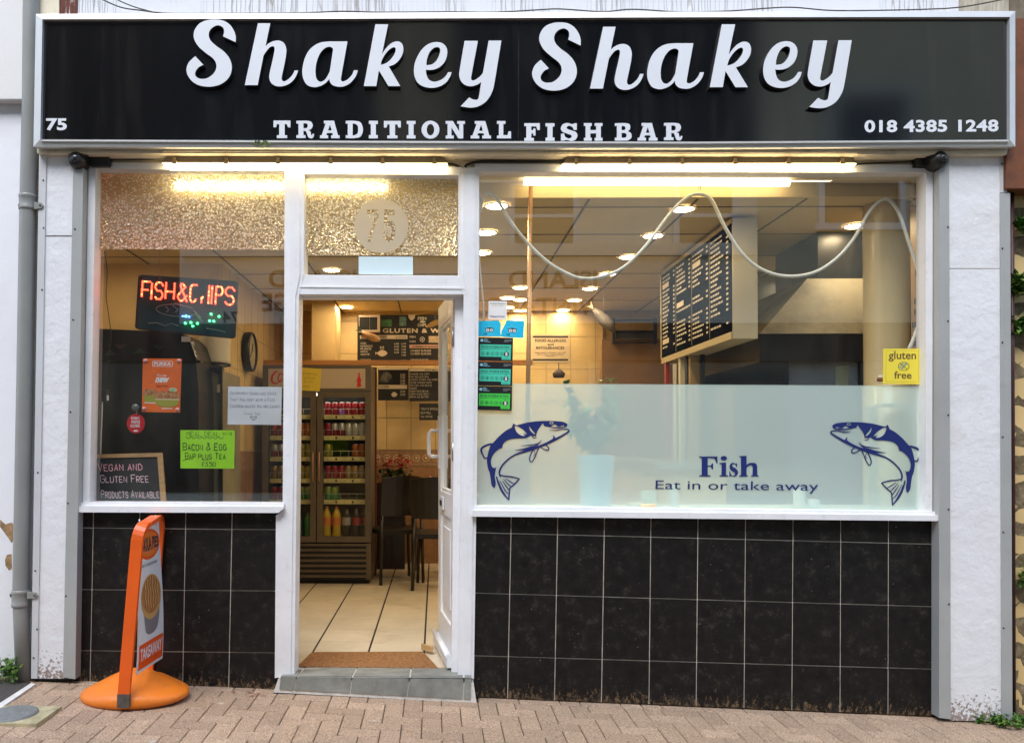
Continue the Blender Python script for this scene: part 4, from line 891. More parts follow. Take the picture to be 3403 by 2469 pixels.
for i in range(9):
    p = P(848 + i * 6, 470 + r_.uniform(-3, 3), -.162); e = p + Vector((r_.uniform(-.02, .02), -.012, r_.uniform(-.04, .012))); m1.tube([p, e], .001, LEAFY, 4, False)
    for j in range(6): leaf(m2, p.lerp(e, r_.random()), Vector((r_.uniform(-1, 1), -.5, r_.uniform(-1, .7))), .012, .005, LEAFY)
m1.build("stem", t, recalc=False); m2.build("foliage", t, recalc=False)
c = PG(3384, 2384); mb = MB(); mb.lathe([(0, .03), (.019, .028), (.021, .014), (.018, 0)], c, mat("blue_plastic", (.01, .22, .42), .3), 14, segm=[MATS["blue_plastic"], MATS["blue_plastic"], WVINYL])
tag(mb.build("bottle_cap"), "bright blue plastic cap lying in the weeds bottom right", "bottle cap")
mb = MB(); r_ = random.Random(5)
for i in range(7):
    p = PG(800 + r_.uniform(-18, 70), 2306 + r_.uniform(-6, 8), .003); d = Vector((r_.uniform(-1, 1), r_.uniform(-.4, .4), .05)); leaf(mb, p, d, .04, .005, mat("rust_red_leaf", (.30, .05, .02), .8), droop=0)
tag(mb.build("fallen_twig", recalc=False), "small red brown twig scraps on the pavement near the doorstep", "twig")

# ================================================================== SWING SIGN ON THE PAVEMENT
gx = -1.475; gy = -.245; gz = ground_z(gx)
ss = thing("pavement_sign", "orange swinging pavement sign for pies in front of the left tiled wall", "pavement sign", (gx, gy, gz))
mb = MB(); N = 40; rings = []
for rad, h in ((.235, 0), (.254, .010), (.260, .026), (.254, .040), (.232, .052), (.185, .076), (.135, .102), (.085, .126), (.05, .138), (.025, .141), (0.002, .142)):
    rg = []
    for k in range(N):
        a = 2 * math.pi * k / N; kx = math.cos(a); ky = math.sin(a)
        dip = .018 * math.exp(-((abs(ky) - 1) / .25) ** 2) * (1 if h > .03 and rad > .15 else 0) * -1
        rg.append((gx + rad * kx, gy + rad * .80 * ky, gz + h - dip * .8))
    rings.append(rg)
for i in range(len(rings) - 1): mb.add(rings[i] + rings[i + 1], [[k, (k + 1) % N, (k + 1) % N + N, k + N] for k in range(N)], ORANGE, True)
mb.add(rings[0], [list(range(N))], ORANGE); mb.build("base", ss)
fb = PG(413, 2350, 0); FY = -DIST + 3.805
def fp(x, y, Y): return P(x, y, Y)
yF, yR = -.455, -.045
FB, FT = P(412, 2345, yF), P(457, 1745, yF); RT = P(529, 1716, yR); RB = RT + (FB - FT); RB.z = gz + .02
mb = MB()
def bar(mb, pts, wx, wy, m):            # flat bar along pts, square section, width across X and depth along the bend
    for i in range(len(pts) - 1):
        a, b = Vector(pts[i]), Vector(pts[i + 1]); t_ = (b - a).normalized(); sx_ = Vector((1, 0, 0)); sx_ = (sx_ - t_ * sx_.dot(t_)).normalized(); u_ = t_.cross(sx_)
        c4 = [sx_ * wx + u_ * wy, sx_ * -wx + u_ * wy, sx_ * -wx - u_ * wy, sx_ * wx - u_ * wy]
        mb.hexa([a - t_ * .003 + o for o in c4], [b + t_ * .003 + o for o in c4], m)
c1 = FT + Vector((0, .0, -.07)); pts = [FB + Vector((0, 0, .05)), c1]
for k in range(1, 6):
    a = k / 5 * math.pi / 2; pts.append(Vector((FT.x + .004 * k, FT.y + .05 * (1 - math.cos(a)) + 0, FT.z - .07 + .07 * math.sin(a))))
p_end = RT + Vector((0, -.05, 0)); pts.append(p_end)
for k in range(1, 6):
    a = k / 5 * math.pi / 2; pts.append(Vector((RT.x, RT.y - .05 + .05 * math.sin(a), RT.z - .05 * (1 - math.cos(a)))))
pts.append(RB)
bar(mb, pts, .027, .011, ORANGEM)
mb.build("frame", ss)
mb = MB(); bar(mb, [FB + Vector((0, -.001, -.002)), FB + Vector((0, -.001, .055))], .028, .012, mat("worn_bare_steel", (.10, .085, .07), .7, .2, var=.4, vs=30)); mb.build("foot", ss)
# the hanging panel, seen from its right face
py0, py1 = -.40, -.095; zt, zb = EYE - .385, EYE - 1.085; xp = -1.402
def pan(u, vv, off=.0):                  # u 0 = street edge, v up; the sheet bows gently
    bow = .018 * math.sin(math.pi * (1 - vv)) * (1 - vv) + .02 * (1 - vv) * (u - .5)
    zz = zb + (zt - zb) * vv + (.0 if vv > .5 else .0)
    return Vector((xp + bow + off - .012 * vv, py0 + (py1 - py0) * u, zz))
def grid(u0, v0, u1, v1, nu=6, nv=14):
    V2 = [(u0 + (u1 - u0) * i / nu, v0 + (v1 - v0) * j / nv) for j in range(nv + 1) for i in range(nu + 1)]
    return V2, [[j * (nu + 1) + i, j * (nu + 1) + i + 1, (j + 1) * (nu + 1) + i + 1, (j + 1) * (nu + 1) + i] for j in range(nv) for i in range(nu)]
PW = mat("white_sign_sheet", (.72, .73, .76), .35)
OP = mat("orange_print", (.78, .10, .012), .4)
mb = MB(); mb.shape(grid(0, 0, 1, 1), lambda u, vv: pan(u, vv), PW); mb.shape(grid(0, 0, 1, 1), lambda u, vv: pan(u, vv, -.005), PW)
for (a, b) in (((0, 0), (0, 1)), ((1, 0), (1, 1)), ((0, 0), (1, 0)), ((0, 1), (1, 1))):
    L_ = [(a[0] + (b[0] - a[0]) * i / 14, a[1] + (b[1] - a[1]) * i / 14) for i in range(15)]
    for i in range(14): mb.add([pan(*L_[i]), pan(*L_[i + 1]), pan(*L_[i + 1], -.005), pan(*L_[i], -.005)], [[0, 1, 2, 3]], PW)
panel = mb.build("hanging_panel", ss)
def pp(off): return lambda u, vv: pan(u, vv, off)
def dense(sh, n=1):
    V2, F = list(sh[0]), [list(f) for f in sh[1]]
    return V2, F
mb = MB()
mb.shape(grid(.03, .02, .97, .19, 6, 4), pp(.0006), OP)
mb.shape(fill(ellipse(.5, .855, .49, .105, 30)), pp(.0006), OP)
mb.shape(fill(ellipse(.5, .855, .44, .085, 30)), pp(.0009), mat("orange_print_light", (.80, .20, .03), .4))
tx = text("PUKKA PIES", .03); mb.shape(([(.08 + .84 * x, .805 + (.10 - .03 * abs(2 * x - 1) ** 2) * y + .015 * abs(2 * x - 1) ** 2) for x, y in tx[0]], tx[1]), pp(.0015), PW)
mb.shape(([(.075 + .84 * x, .807 + (.10 - .03 * abs(2 * x - 1) ** 2) * y + .015 * abs(2 * x - 1) ** 2) for x, y in tx[0]], tx[1]), pp(.0019), INK)
tx = text("don't compromise", .005, 1, .2); mb.shape(([(.12 + .70 * x, .70 + .035 * y) for x, y in tx[0]], tx[1]), pp(.0008), mat("grey_print", (.14, .13, .09), .6))
tx = text("TAKEAWAY", .03); mb.shape(([(.08 + .84 * x, .075 + .085 * y) for x, y in tx[0]], tx[1]), pp(.0012), PW)
mb.shape(fill(loop("10,42 10,30s 22,22s 50,20s 80,22s 90,32s 90,42")) if False else fill([(x / 100, y / 100) for x, y in loop("16,46 22,32s 30,25s 50,23s 70,25s 80,32s 86,46")]), pp(.0008), mat("foil_print", (.22, .20, .21), .5))
PIE = mat("pie_crust_print", (.42, .17, .05), .6, var=.25, vs=30); PIED = mat("pie_crust_dark_print", (.22, .09, .025), .6)
mb.shape(fill(ellipse(.5, .49, .42, .155, 34)), pp(.0012), mat("pie_edge_print", (.55, .32, .11), .6)); mb.shape(fill(ellipse(.5, .505, .38, .13, 34)), pp(.0015), PIE)
for k in range(6):
    xx = .24 + k * .10; h = .115 * math.sqrt(max(.05, 1 - ((xx - .5) / .38) ** 2))
    path = loop([(xx + .018 * math.sin(i * 1.7 + k), .525 - h + 2 * h * i / 7 * .95, True) for i in range(8)], 3, False); mb.shape(ribbon(path, .022), pp(.0019), PIED)
    mb.shape(ribbon([(x + .028, y) for x, y in path], .014), pp(.0019), mat("pie_glaze_print", (.80, .52, .22), .6))
mb.build("printed_design", panel, recalc=False)
for u in (.12, .85):
    mb = MB(); p = pan(u, .98, -.002); mb.tube([p + Vector((0, 0, -.01)), p + Vector((0, .004, .02)), p + Vector((0, 0, .045))], .004, STEEL, 6)
    mb.build("hook", ss)

# ================================================================== NOTICES AND THINGS IN THE WINDOWS
def sheet(name, label, cat, corners, Y, m, th=.001, group=None, curl=0.0):
    """a sheet hung in the window: a thing with its own sheet part; returns (thing, map for printing on it)"""
    A = [P(*c, Y) for c in corners]; ctr = (A[2] + A[3]) / 2
    t = thing(name, label, cat, ctr, group); mb = MB(); f = quad(*corners, Y)
    def g(u, vv): return f(u, vv) + Vector((0, curl * ((u - .5) ** 2 * (1.5 - vv) + .3 * math.sin(vv * 5 + u * 4) * .3), 0))
    G_ = grid(0, 0, 1, 1, 8, 8); mb.shape(G_, g, m); mb.shape(G_, lambda u, vv: g(u, vv) + Vector((0, th, 0)), m)
    for (a, b) in (((0, 0), (0, 1)), ((1, 0), (1, 1)), ((0, 0), (1, 0)), ((0, 1), (1, 1))):
        for i in range(8):
            p_, r_ = [(a[0] + (b[0] - a[0]) * j / 8, a[1] + (b[1] - a[1]) * j / 8) for j in (i, i + 1)]
            mb.add([g(*p_), g(*r_), g(*r_) + Vector((0, th, 0)), g(*p_) + Vector((0, th, 0))], [[0, 1, 2, 3]], m)
    mb.build("sheet", t); return t, g
def lay(g, k): return lambda u, vv: g(u, vv) + Vector((0, -.0004 * k, 0))

# orange pie poster
OPO = mat("orange_poster", (.80, .145, .018), .4, var=.22, vs=6); 
t, g = sheet("poster", "orange pie poster hung in the left window on suckers", "poster", [(475, 1191), (604, 1192), (598, 1371), (471, 1369)], .05, OPO)
mb = MB(); PWH = mat("white_print", (.78, .78, .78), .6)
mb.shape(fill(rrect(.24, .85, .78, .955, .04), rrect(.255, .859, .765, .946, .035)), lay(g, 1), PWH)
mb.shape(text("PUKKA", .03), sub(lay(g, 2), .29, .872, .73, .934), PWH)
mb.shape(text("Try our", .01, 1, .2), sub(lay(g, 2), .37, .655, .63, .71), PWH)
mb.shape(text("new", .04, 1, .3), sub(lay(g, 2), .33, .55, .70, .65), PWH)
mb.shape(text("Vegan Pies", .01), sub(lay(g, 2), .35, .455, .66, .51), mat("dark_red_print", (.30, .01, .005), .6))
GT = mat("green_tray_print", (.34, .33, .03), .6); CT = mat("crumble_print", (.40, .17, .06), .8, var=.75, vs=90)
mb.shape(fill("0.03,.31 .40,.31 .36,.20s .20,.18s .06,.20"), lay(g, 1), GT); mb.shape(fill("0.01,.31 .42,.31 .40,.39s .30,.43s .12,.43s .03,.39s"), lay(g, 2), CT)
mb.shape(fill("0.35,.25 .97,.25 .91,.13s .64,.10s .40,.13s"), lay(g, 3), GT); mb.shape(fill("0.33,.24 .99,.24 .97,.34s .82,.39s .52,.39s .36,.33s"), lay(g, 4), CT)
mb.shape(fill("0.33,.25 .35,.232 .97,.232 .99,.25"), lay(g, 5), mat("tray_rim_print", (.72, .62, .36), .5))
mb.shape(fill(ellipse(.80, .42, .10, .035, 20)), lay(g, 1), PWH); mb.shape(fill(ellipse(.80, .42, .085, .026, 20)), lay(g, 2), mat("green_badge_print", (.25, .5, .2), .6))
mb.shape(RECT, sub(lay(g, 1), .06, .165, .36, .18), PWH); mb.shape(RECT, sub(lay(g, 1), .52, .065, .80, .08), PWH)
mb.build("printed_design", t, recalc=False)
SUCK = mat("clear_pink_sucker", (.75, .35, .33), .15)
for u, vv in ((.07, .95), (.93, .955), (.06, .06), (.93, .05)):
    mb = MB(); p = g(u, vv); mb.lathe([(.001, -.009), (.005, -.009), (.006, -.005), (.012, -.002), (.0125, 0)], p, SUCK, 14, 'y'); mb.build("sucker", t)
# round red closed sign on a sucker hook
t = thing("hanging_sign", "round red closed sign hanging from a sucker hook", "sign", P(451, 1440, .05)); RED = mat("red_sign", (.56, .012, .025), .35)
mb = MB(); c = P(451, 1407, .05); rx, rz = .0475, .052
sh = fill(ellipse(0, 0, rx, rz, 36)); mb.shape(sh, lambda x, y: c + Vector((x, 0, y)), RED, (0, .003, 0)); mb.build("disc", t)
mb = MB(); f = bb(421, 1374, 481, 1440, .0494)
for s, v0, v1, u0, u1 in (("SORRY,", .68, .83, .24, .74), ("WE'RE", .50, .66, .24, .74), ("CLOSED.", .31, .46, .20, .76)): mb.shape(text(s, .03), sub(f, u0, v0, u1, v1), PWH)
mb.shape(fill(ellipse(.5, .13, .13, .045, 16)), f, PWH); mb.build("lettering", t, recalc=False)
mb = MB(); p = P(450, 1354, .035); mb.lathe([(.001, .0), (.020, .0), (.0205, .003), (.012, .006), (.007, .012), (.007, .018)], p, mat("smoky_sucker", (.12, .12, .12), .1), 18, 'y')
mb.tube([p + Vector((0, .018, 0)), p + Vector((.002, .02, -.012)), p + Vector((.001, .014, -.03)), c + Vector((0, .001, .05))], .0018, STEEL, 6); mb.build("sucker_hook", t)
# lime green meal deal notice
t, g = sheet("paper_notice", "lime green handwritten meal deal notice in the left window", "notice", [(599, 1429), (780, 1430), (777, 1557), (598, 1556)], .045, mat("lime_paper", (.36, .80, .02), .7, var=.06, vs=8), curl=.02)
mb = MB(); MK = mat("dark_green_marker", (.015, .07, .01), .6)
hand(mb, "MEAL DEAL", sub(lay(g, 1), .12, .84, .72, .96), MK, .55, .2, seed=2)
hand(mb, "12-3PM" if False else "11-3", sub(lay(g, 1), .78, .87, .94, .94), MK, .6, .2, seed=3)
rib(mb, " ".join(f"{.10 + .7 * i / 14:.3f},{.80 + .022 * (-1) ** i:.3f},.012" for i in range(15)), lay(g, 1), MK)
hand(mb, "Bacon & Egg", sub(lay(g, 1), .05, .48, .85, .66), MK, .75, .22, seed=4)
hand(mb, "Bap plus Tea", sub(lay(g, 1), .09, .25, .84, .40), MK, .75, .22, seed=5)
hand(mb, "£3.50", sub(lay(g, 1), .40, .06, .66, .16), MK, .8, .2, seed=6)
rib(mb, ".04,.20,.014 .12,.235,.012 .24,.25,.008", lay(g, 1), MK); rib(mb, ".40,.225,.012 .48,.215,.012 .55,.23,.012", lay(g, 1), MK); mb.build("handwriting", t, recalc=False)
# white face covering notice
PAPER = mat("white_paper", (.74, .77, .82), .75, var=.03, vs=6)
t, g = sheet("paper_notice", "white handwritten face covering notice beside the door frame", "notice", [v(505, 856), v(624, 857), v(622, 941), v(503, 940)], .044, PAPER, curl=.02)
mb = MB(); PEN = mat("blue_black_pen", (.05, .055, .08), .6)
for s, u0, u1, v0, v1, sd in (("Government Guidelines state", .05, .90, .79, .87, 1), ("That You must wear a Face", .05, .88, .62, .70, 2), ("Covering unless you are exempt", .05, .98, .45, .53, 3), ("Thank You", .30, .60, .26, .32, 4)):
    hand(mb, s, sub(lay(g, 1), u0, v0, u1, v1), PEN, .45, .3, seed=sd)
rib(mb, ".50,.12,.012 .43,.19,.012 .45,.22,.012 .49,.19,.012 .53,.22,.012 .54,.18,.012 .47,.10,.012", lay(g, 1), PEN); mb.build("handwriting", t, recalc=False)
# chalkboard leaning in the left corner of the window
cb = thing("chalkboard", "small wood framed chalkboard leaning in the bottom left of the window", "chalkboard", P(425, 1668, .07))
TL, TR, BR_, BL = P(302, 1511, .13), P(540, 1505, .13), P(553, 1672, .06), P(309, 1672, .06)
cbf = lambda u, vv: (TL * (1 - u) + TR * u) * vv + (BL * (1 - u) + BR_ * u) * (1 - vv)
nb = (TR - TL).cross(BL - TL).normalized(); nb = nb if nb.y < 0 else -nb
mb = MB()
for u0, v0, u1, v1 in ((0, .92, 1, 1), (0, 0, .055, .92), (.93, 0, 1, .92)):
    a = [cbf(u0, v0), cbf(u1, v0), cbf(u1, v1), cbf(u0, v1)]; mb.hexa([p + nb * .008 for p in a], [p - nb * .006 for p in a], WOOD)
mb.build("frame", cb)
mb = MB(); a = [cbf(.05, 0), cbf(.935, 0), cbf(.935, .925), cbf(.05, .925)]; mb.hexa(a, [p - nb * .005 for p in a], mat("blackboard", (.012, .012, .012), .7, var=.5, vs=8)); mb.build("board", cb)
mb = MB(); CHK = mat("pink_chalk", (.85, .42, .48), .9); CHW = mat("pale_chalk", (.85, .60, .64), .9); lc = lambda u, vv: cbf(u, vv) + nb * .0008
hand(mb, "Vegan and", sub(lc, .09, .66, .70, .82), CHK, .62, .2, toward=nb * .0002, seed=1); hand(mb, "Gluten Free", sub(lc, .12, .42, .78, .57), CHW, .55, .2, toward=nb * .0002, seed=2)
hand(mb, "Products Available", sub(lc, .12, .11, .91, .26), CHW, .55, .2, toward=nb * .0002, seed=3); mb.build("chalk_writing", cb, recalc=False)
# LED sign
LY = .30
led = thing("led_sign", "lit red dotted fish and chips light sign hanging in the left window", "light sign", P(615, 1110, LY))
lc4 = [(460, 913), (793, 935), (781, 1126), (448, 1094)]; lf = quad(*lc4, LY)
mb = MB(); sh = fill(rrect(0, 0, 1, 1, .05)); mb.shape(sh, lf, mat("dark_teal_acrylic", (.018, .045, .055), .2), (0, .012, 0)); mb.build("board", led)
mb = MB(); sh = fill(rrect(0, 0, 1, 1, .05), rrect(.022, .035, .978, .965, .04)); mb.shape(sh, lay(lf, 3), BLACKP, (0, .004, 0)); mb.build("frame", led)
RL = mat("red_led", (.8, .1, .05), .4, emit=(1.0, .035, .015), es=7); RLO = mat("orange_led", (.8, .2, .1), .4, emit=(1.0, .18, .05), es=5); UL = mat("unlit_led", (.42, .46, .46), .3)
GLD = mat("green_led", (.1, .8, .2), .4, emit=(.03, 1.0, .18), es=9); BLD = mat("blue_led", (.1, .2, .9), .4, emit=(.03, .10, 1.0), es=12)
def dots(mb, pls, fn, m, step, r=.0042, m2=None, rnd=random.Random(2)):
    for pl in pls:
        ps = [Vector(fn(*p)) for p in pl]; carry = 0.0
        for a, b in zip(ps, ps[1:]):
            L_ = (b - a).length; d = carry
            while d <= L_:
                c = a.lerp(b, d / L_ if L_ else 0); mm = m2 if m2 and rnd.random() < .18 else m
                mb.lathe([(.0003, -.008), (r * .7, -.0065), (r, -.003), (r, .002)], c, mm, 6, 'y'); d += step
            carry = d - L_
mb = MB(); mo = MB(); F3 = lay(lf, 12)
word, cur = [], 0.0
for ch, x0, x1, dy in (("F", .05, .125, 0), ("I", .145, .15, 0), ("S", .18, .255, 0), ("H", .285, .37, 0), ("&", .41, .50, -.02), ("c", .53, .59, 0), ("h", .645, .68, 0), ("I", .715, .72, 0), ("i", .745, .75, 0), ("P", .785, .85, 0), ("S", .88, .965, 0)):
    key = {"c": "46 36 16 05 01 10 30 41", "h": "00 03 13 34", "i": "00 06"}.get(ch, ST.get(ch.upper()))
    mxw = max(int(t_[0]) for pl in key.split('|') for t_ in pl.split()) or 1
    zb_, zt_ = (.58, .88) if ch != "h" else (.58, .83)
    if ch == "h": key = "00 02|02 12 13"
    pls = [[(x0 + (x1 - x0) * int(t_[0]) / mxw, zb_ + (zt_ - zb_) * int(t_[1]) / 6) for t_ in pl.split()] for pl in key.split('|')]
    dots(mb, pls, F3, RL, .0105, m2=RLO)
mb.build("lettering", led); 
el = [(.40 + .20 * math.cos(a / 20 * 6.283), .40 + .105 * math.sin(a / 20 * 6.283)) for a in range(2, 21)]
dots(mo, [el, [(.30, .45), (.33, .40), (.30, .35)], [(.37, .47), (.42, .42), (.39, .36)], [(.58, .42), (.66, .30)], [(.60, .36), (.67, .25)], [(.34, .50), (.40, .53), (.46, .50)], [(.14, .13), (.22, .15), (.30, .11), (.36, .16), (.44, .13)], [(.72, .13), (.82, .12), (.90, .10)]], F3, UL, .010, .0026)
mo.build("unlit_dots", led)
mb = MB(); dots(mb, [[(.505, .315), (.51, .315)], [(.555, .21), (.56, .21)], [(.575, .15), (.58, .15)], [(.62, .205), (.63, .205)], [(.50, .19), (.505, .19)], [(.75, .39), (.755, .39)], [(.83, .36), (.835, .36)], [(.78, .27), (.785, .27)], [(.74, .27), (.745, .27)]], F3, GLD, .02, .0055)
dots(mb, [[(.47, .31), (.51, .31)], [(.535, .31), (.54, .31)]], F3, BLD, .012, .0048); mb.build("coloured_dots", led)
for px, py in ((531, 912), (724, 930)):
    mb = MB(); a = P(px, py + 12, LY); mb.tube([a, Vector((a.x, a.y, ZC - .002))], .0022, mat("tan_chain", (.35, .24, .12), .6), 5)
    mb.tube([a + Vector((0, -.004, -.008)), a + Vector((0, -.006, .01))], .006, BLACKP, 6); mb.build("hanging_chain", led)
# stickers in the right window
def sticker(name, label, corners, m, group=None): return sheet(name, label, "sticker", corners, .020, m, .0006, group)
k = 210 / 864.0; S_ = lambda x, y: (1570 + x * k, 980 + y * k)
t, g = sticker("review_sticker", "square white review sticker above the two blue stickers", [S_(222, 84), S_(472, 88), S_(468, 338), S_(216, 332)], PWH)
mb = MB(); GRN = mat("dark_grey_green_print", (.12, .16, .10), .6); mb.shape(text("Excellent Reviews", .01), sub(lay(g, 1), .08, .83, .92, .91), GRN); mb.shape(text("HappyCow", .03), sub(lay(g, 1), .08, .09, .90, .21), mat("purple_print", (.12, .06, .16), .6))
for i in range(5): mb.shape(fill([(.24 + i * .13 + .045 * (1 if j % 2 == 0 else .45) * math.sin(j * math.pi / 5), .75 + .045 * (1 if j % 2 == 0 else .45) * math.cos(j * math.pi / 5)) for j in range(10)]), lay(g, 1), mat("gold_print", (.5, .36, .12), .5))
mb.build("printed_design", t, recalc=False)
BLU = mat("cyan_sticker", (.01, .50, .78), .4); LBL = mat("pale_cyan_print", (.10, .66, .88), .4)
for lab, cs, cut in (("cyan blue travel sticker with clipped top right corner", [S_(80, 352), S_(390, 348), S_(385, 572), S_(78, 566)], [(0, 0), (1, 0), (1, .78), (.90, 1.0), (0, .97)]), ("cyan blue travel sticker with clipped top left corner", [S_(392, 348), S_(710, 352), S_(698, 592), S_(388, 574)], [(0, .0), (1, 0), (1, .98), (.25, 1), (.02, .36)])):
    A = [P(*c, .020) for c in cs]; t = thing("travel_sticker", lab, "sticker", (A[2] + A[3]) / 2, "blue travel stickers"); f = quad(*cs, .020)
    mb = MB(); mb.shape(fill(cut), f, BLU, (0, .0006, 0)); mb.build("sheet", t)
    mb = MB(); mb.shape(fill(ellipse(.49, .58, .31, .36, 28), ellipse(.49, .58, .295, .335, 28)), lay(f, 1), LBL)
    mb.shape(text("RECOMMENDED", .02), sub(lay(f, 1), .26, .58, .73, .66), LBL); mb.shape(text("2019", .02), sub(lay(f, 1), .40, .72, .58, .80), LBL)
    for cx in (.42, .58): mb.shape(fill(ellipse(cx, .40, .10, .12, 18), ellipse(cx, .40, .075, .09, 18)), lay(f, 2), INK); mb.shape(fill(ellipse(cx, .40, .075, .09, 18)), lay(f, 2), PWH); mb.shape(fill(ellipse(cx, .40, .03, .035, 12)), lay(f, 3), INK)
    mb.shape(fill("0.30,.50 .40,.54s .50,.56s .60,.54s .70,.50 .62,.47s .50,.49s .38,.47s"), lay(f, 1), INK)
    mb.shape(text("trip", .03), sub(lay(f, 1), .24, .08, .40, .22), INK); mb.shape(text("advisor", .02), sub(lay(f, 1), .41, .10, .72, .22), LBL); mb.build("printed_design", t, recalc=False)
HB = mat("black_sticker", (.01, .011, .012), .4); TEAL = mat("teal_print", (.06, .60, .42), .5); GRE = mat("green_print", (.06, .62, .06), .5); DKG = mat("dark_green_print", (.01, .10, .05), .6); LB = mat("pale_blue_print", (.30, .62, .72), .6)
for lab, y0, y1, xo, col in (("topmost black and teal food hygiene rating sticker", 580, 908, 0, TEAL), ("middle black and teal food hygiene rating sticker", 912, 1245, -6, TEAL), ("lowest food hygiene rating sticker with brighter green panel", 1246, 1582, -14, GRE)):
    cs = [S_(82 + xo, y0), S_(556 + xo, y0 + 8), S_(550 + xo, y1 + 2), S_(78 + xo, y1 - 10)]
    t, g = sticker("hygiene_sticker", lab, cs, HB, "food hygiene rating stickers"); mb = MB()
    mb.shape(fill([(.05, .18), (.68, .18), (.68, .06), (.94, .06), (.95, .70), (.05, .70)]), lay(g, 1), col)
    mb.shape(text("FOOD HYGIENE RATING", .025), sub(lay(g, 2), .09, .545, .90, .65), DKG); mb.shape(RECT, sub(lay(g, 2), .06, .495, .93, .508), DKG); mb.shape(fill([(.79, .497), (.84, .497), (.815, .455)]), lay(g, 2), DKG)
    for i in range(5):
        cx = .14 + i * .135; mb.shape(fill(ellipse(cx, .31, .052, .078, 18), ellipse(cx, .31, .042, .063, 18)), lay(g, 2), DKG); mb.shape(text(str(i), .02), sub(lay(g, 2), cx - .018, .27, cx + .018, .35), DKG)
    mb.shape(fill(ellipse(.815, .30, .075, .115, 22)), lay(g, 2), INK); mb.shape(text("5", .05), sub(lay(g, 3), .78, .22, .85, .38), PWH)
    mb.shape(text("VERY GOOD", .01), sub(lay(g, 2), .72, .085, .90, .125), DKG)
    mb.shape(fill(ellipse(.10, .87, .045, .065, 18)), lay(g, 1), LB)
    for j, w_ in enumerate((.09, .13, .11, .19)): mb.shape(RECT, sub(lay(g, 1), .16, .93 - .042 * j, .16 + w_, .945 - .042 * j), LB)
    for j, w_ in enumerate((.22, .22, .13)): mb.shape(RECT, sub(lay(g, 1), .74, .90 - .04 * j, .74 + w_, .912 - .04 * j), mat("grey_text_print", (.3, .33, .34), .6))
    mb.build("printed_design", t, recalc=False)
YEL = mat("yellow_card", (.80, .66, .06), .5)
t, g = sticker("gluten_sign", "yellow gluten free sign in the right corner of the window", [q('B4', 1090, 1408), q('B4', 1408, 1408), q('C4', 1410, 195), q('C4', 1086, 190)], YEL)
mb = MB(); BRN = mat("brown_print", (.12, .06, .02), .6); mb.shape(text("gluten", .015), sub(lay(g, 1), .14, .63, .86, .93), BRN); mb.shape(text("free", .015), sub(lay(g, 1), .29, .15, .74, .36), BRN)
mb.shape(fill(ellipse(.535, .50, .15, .125, 26), ellipse(.535, .50, .135, .113, 26)), lay(g, 1), BRN); TE = mat("teal_wheat_print", (.02, .28, .36), .6)
rib(mb, ".46,.42,.02 .53,.50,.02 .60,.59,.015", lay(g, 1), TE)
for i in range(4):
    for s_ in (-1, 1): a = .47 + i * .035; b_ = .44 + i * .045; mb.shape(fill(ellipse(a + s_ * .035, b_ - s_ * .02 + .02, .026, .015, 10)), lay(g, 2), TE)
rib(mb, ".43,.59,.012 .64,.41,.012", lay(g, 3), BRN); mb.shape(fill(rrect(.07, .06, .93, .95, .01), rrect(.08, .067, .92, .943, .01)), lay(g, 1), mat("ochre_print", (.5, .36, .04), .6)); mb.build("printed_design", t, recalc=False)
t, g = sticker("blank_card", "blank pale blue card in the bottom of the glass over the door", [(1192, 853), (1372, 854), (1372, 914), (1192, 912)], mat("pale_blue_card", (.52, .66, .72), .6))
# white cable hanging in swags across the right window
mb = MB(); sw = [(1064, 470), (1070, 438), (1082, 427), (1100, 440), (1130, 490), (1170, 540), (1215, 582), (1260, 608), (1290, 617), (1330, 614), (1380, 593), (1430, 545), (1480, 478), (1518, 440), (1548, 430), (1575, 442), (1605, 502), (1642, 560), (1685, 596), (1740, 612), (1800, 605), (1850, 575), (1890, 530), (1922, 475), (1948, 446), (1970, 444), (1992, 475), (2012, 535), (2032, 595), (2044, 650), (2040, 700), (2025, 745), (2012, 775)]
mb.tube([P(x * 1.50044, y * 1.50044, .10) for x, y in smooth(sw, 4)], .009, mat("white_rope_light", (.80, .80, .72), .35), 8)
tag(mb.build("swag_cable"), "white rope light hanging in swags across the right window", "cable")
mb = MB(); a = P(2324, 632, .10); mb.tube([a + Vector((-.004, 0, 0)), a + Vector((-.004, 0, .06))], .0022, PWH, 6); mb.tube([a + Vector((.006, 0, 0)), a + Vector((.006, 0, .06))], .0022, PWH, 6); tag(mb.build("cable_tie"), "pale string holding the rope light under the indoor tube", "string")
mb = MB(); mb.tube([P(x, y, .08) for x, y in smooth([(1594, 640), (1592, 830), (1600, 940), (1607, 1010), (1608, 1066)], 4)], .004, PWH, 6); tag(mb.build("thin_wire"), "thin white wire down the left edge of the right window", "wire")
mb = MB(); mb.tube([P(x, y, .20) for x, y in smooth([(347, 835), (356, 900), (353, 985), (360, 1040), (369, 1120), (360, 1170), (352, 1250)], 4)], .0022, BLACKP, 5); tag(mb.build("thin_wire"), "thin black wire hanging at the left of the left window", "wire")
ad = thing("plug_adapter", "black plug adapter with white lead at the left window edge", "plug", P(346, 1330, .12))
mb = MB(); mb.rect(334, 1294, 352, 1334, .12, .16, BLACKP); mb.rect(352, 1313, 357, 1330, .13, .15, PWH); mb.build("adapter", ad)
mb = MB(); mb.tube([P(x, y, .13) for x, y in ((340, 1334), (339, 1380), (336, 1450), (334, 1520))], .0035, PWH, 6); mb.build("lead", ad)
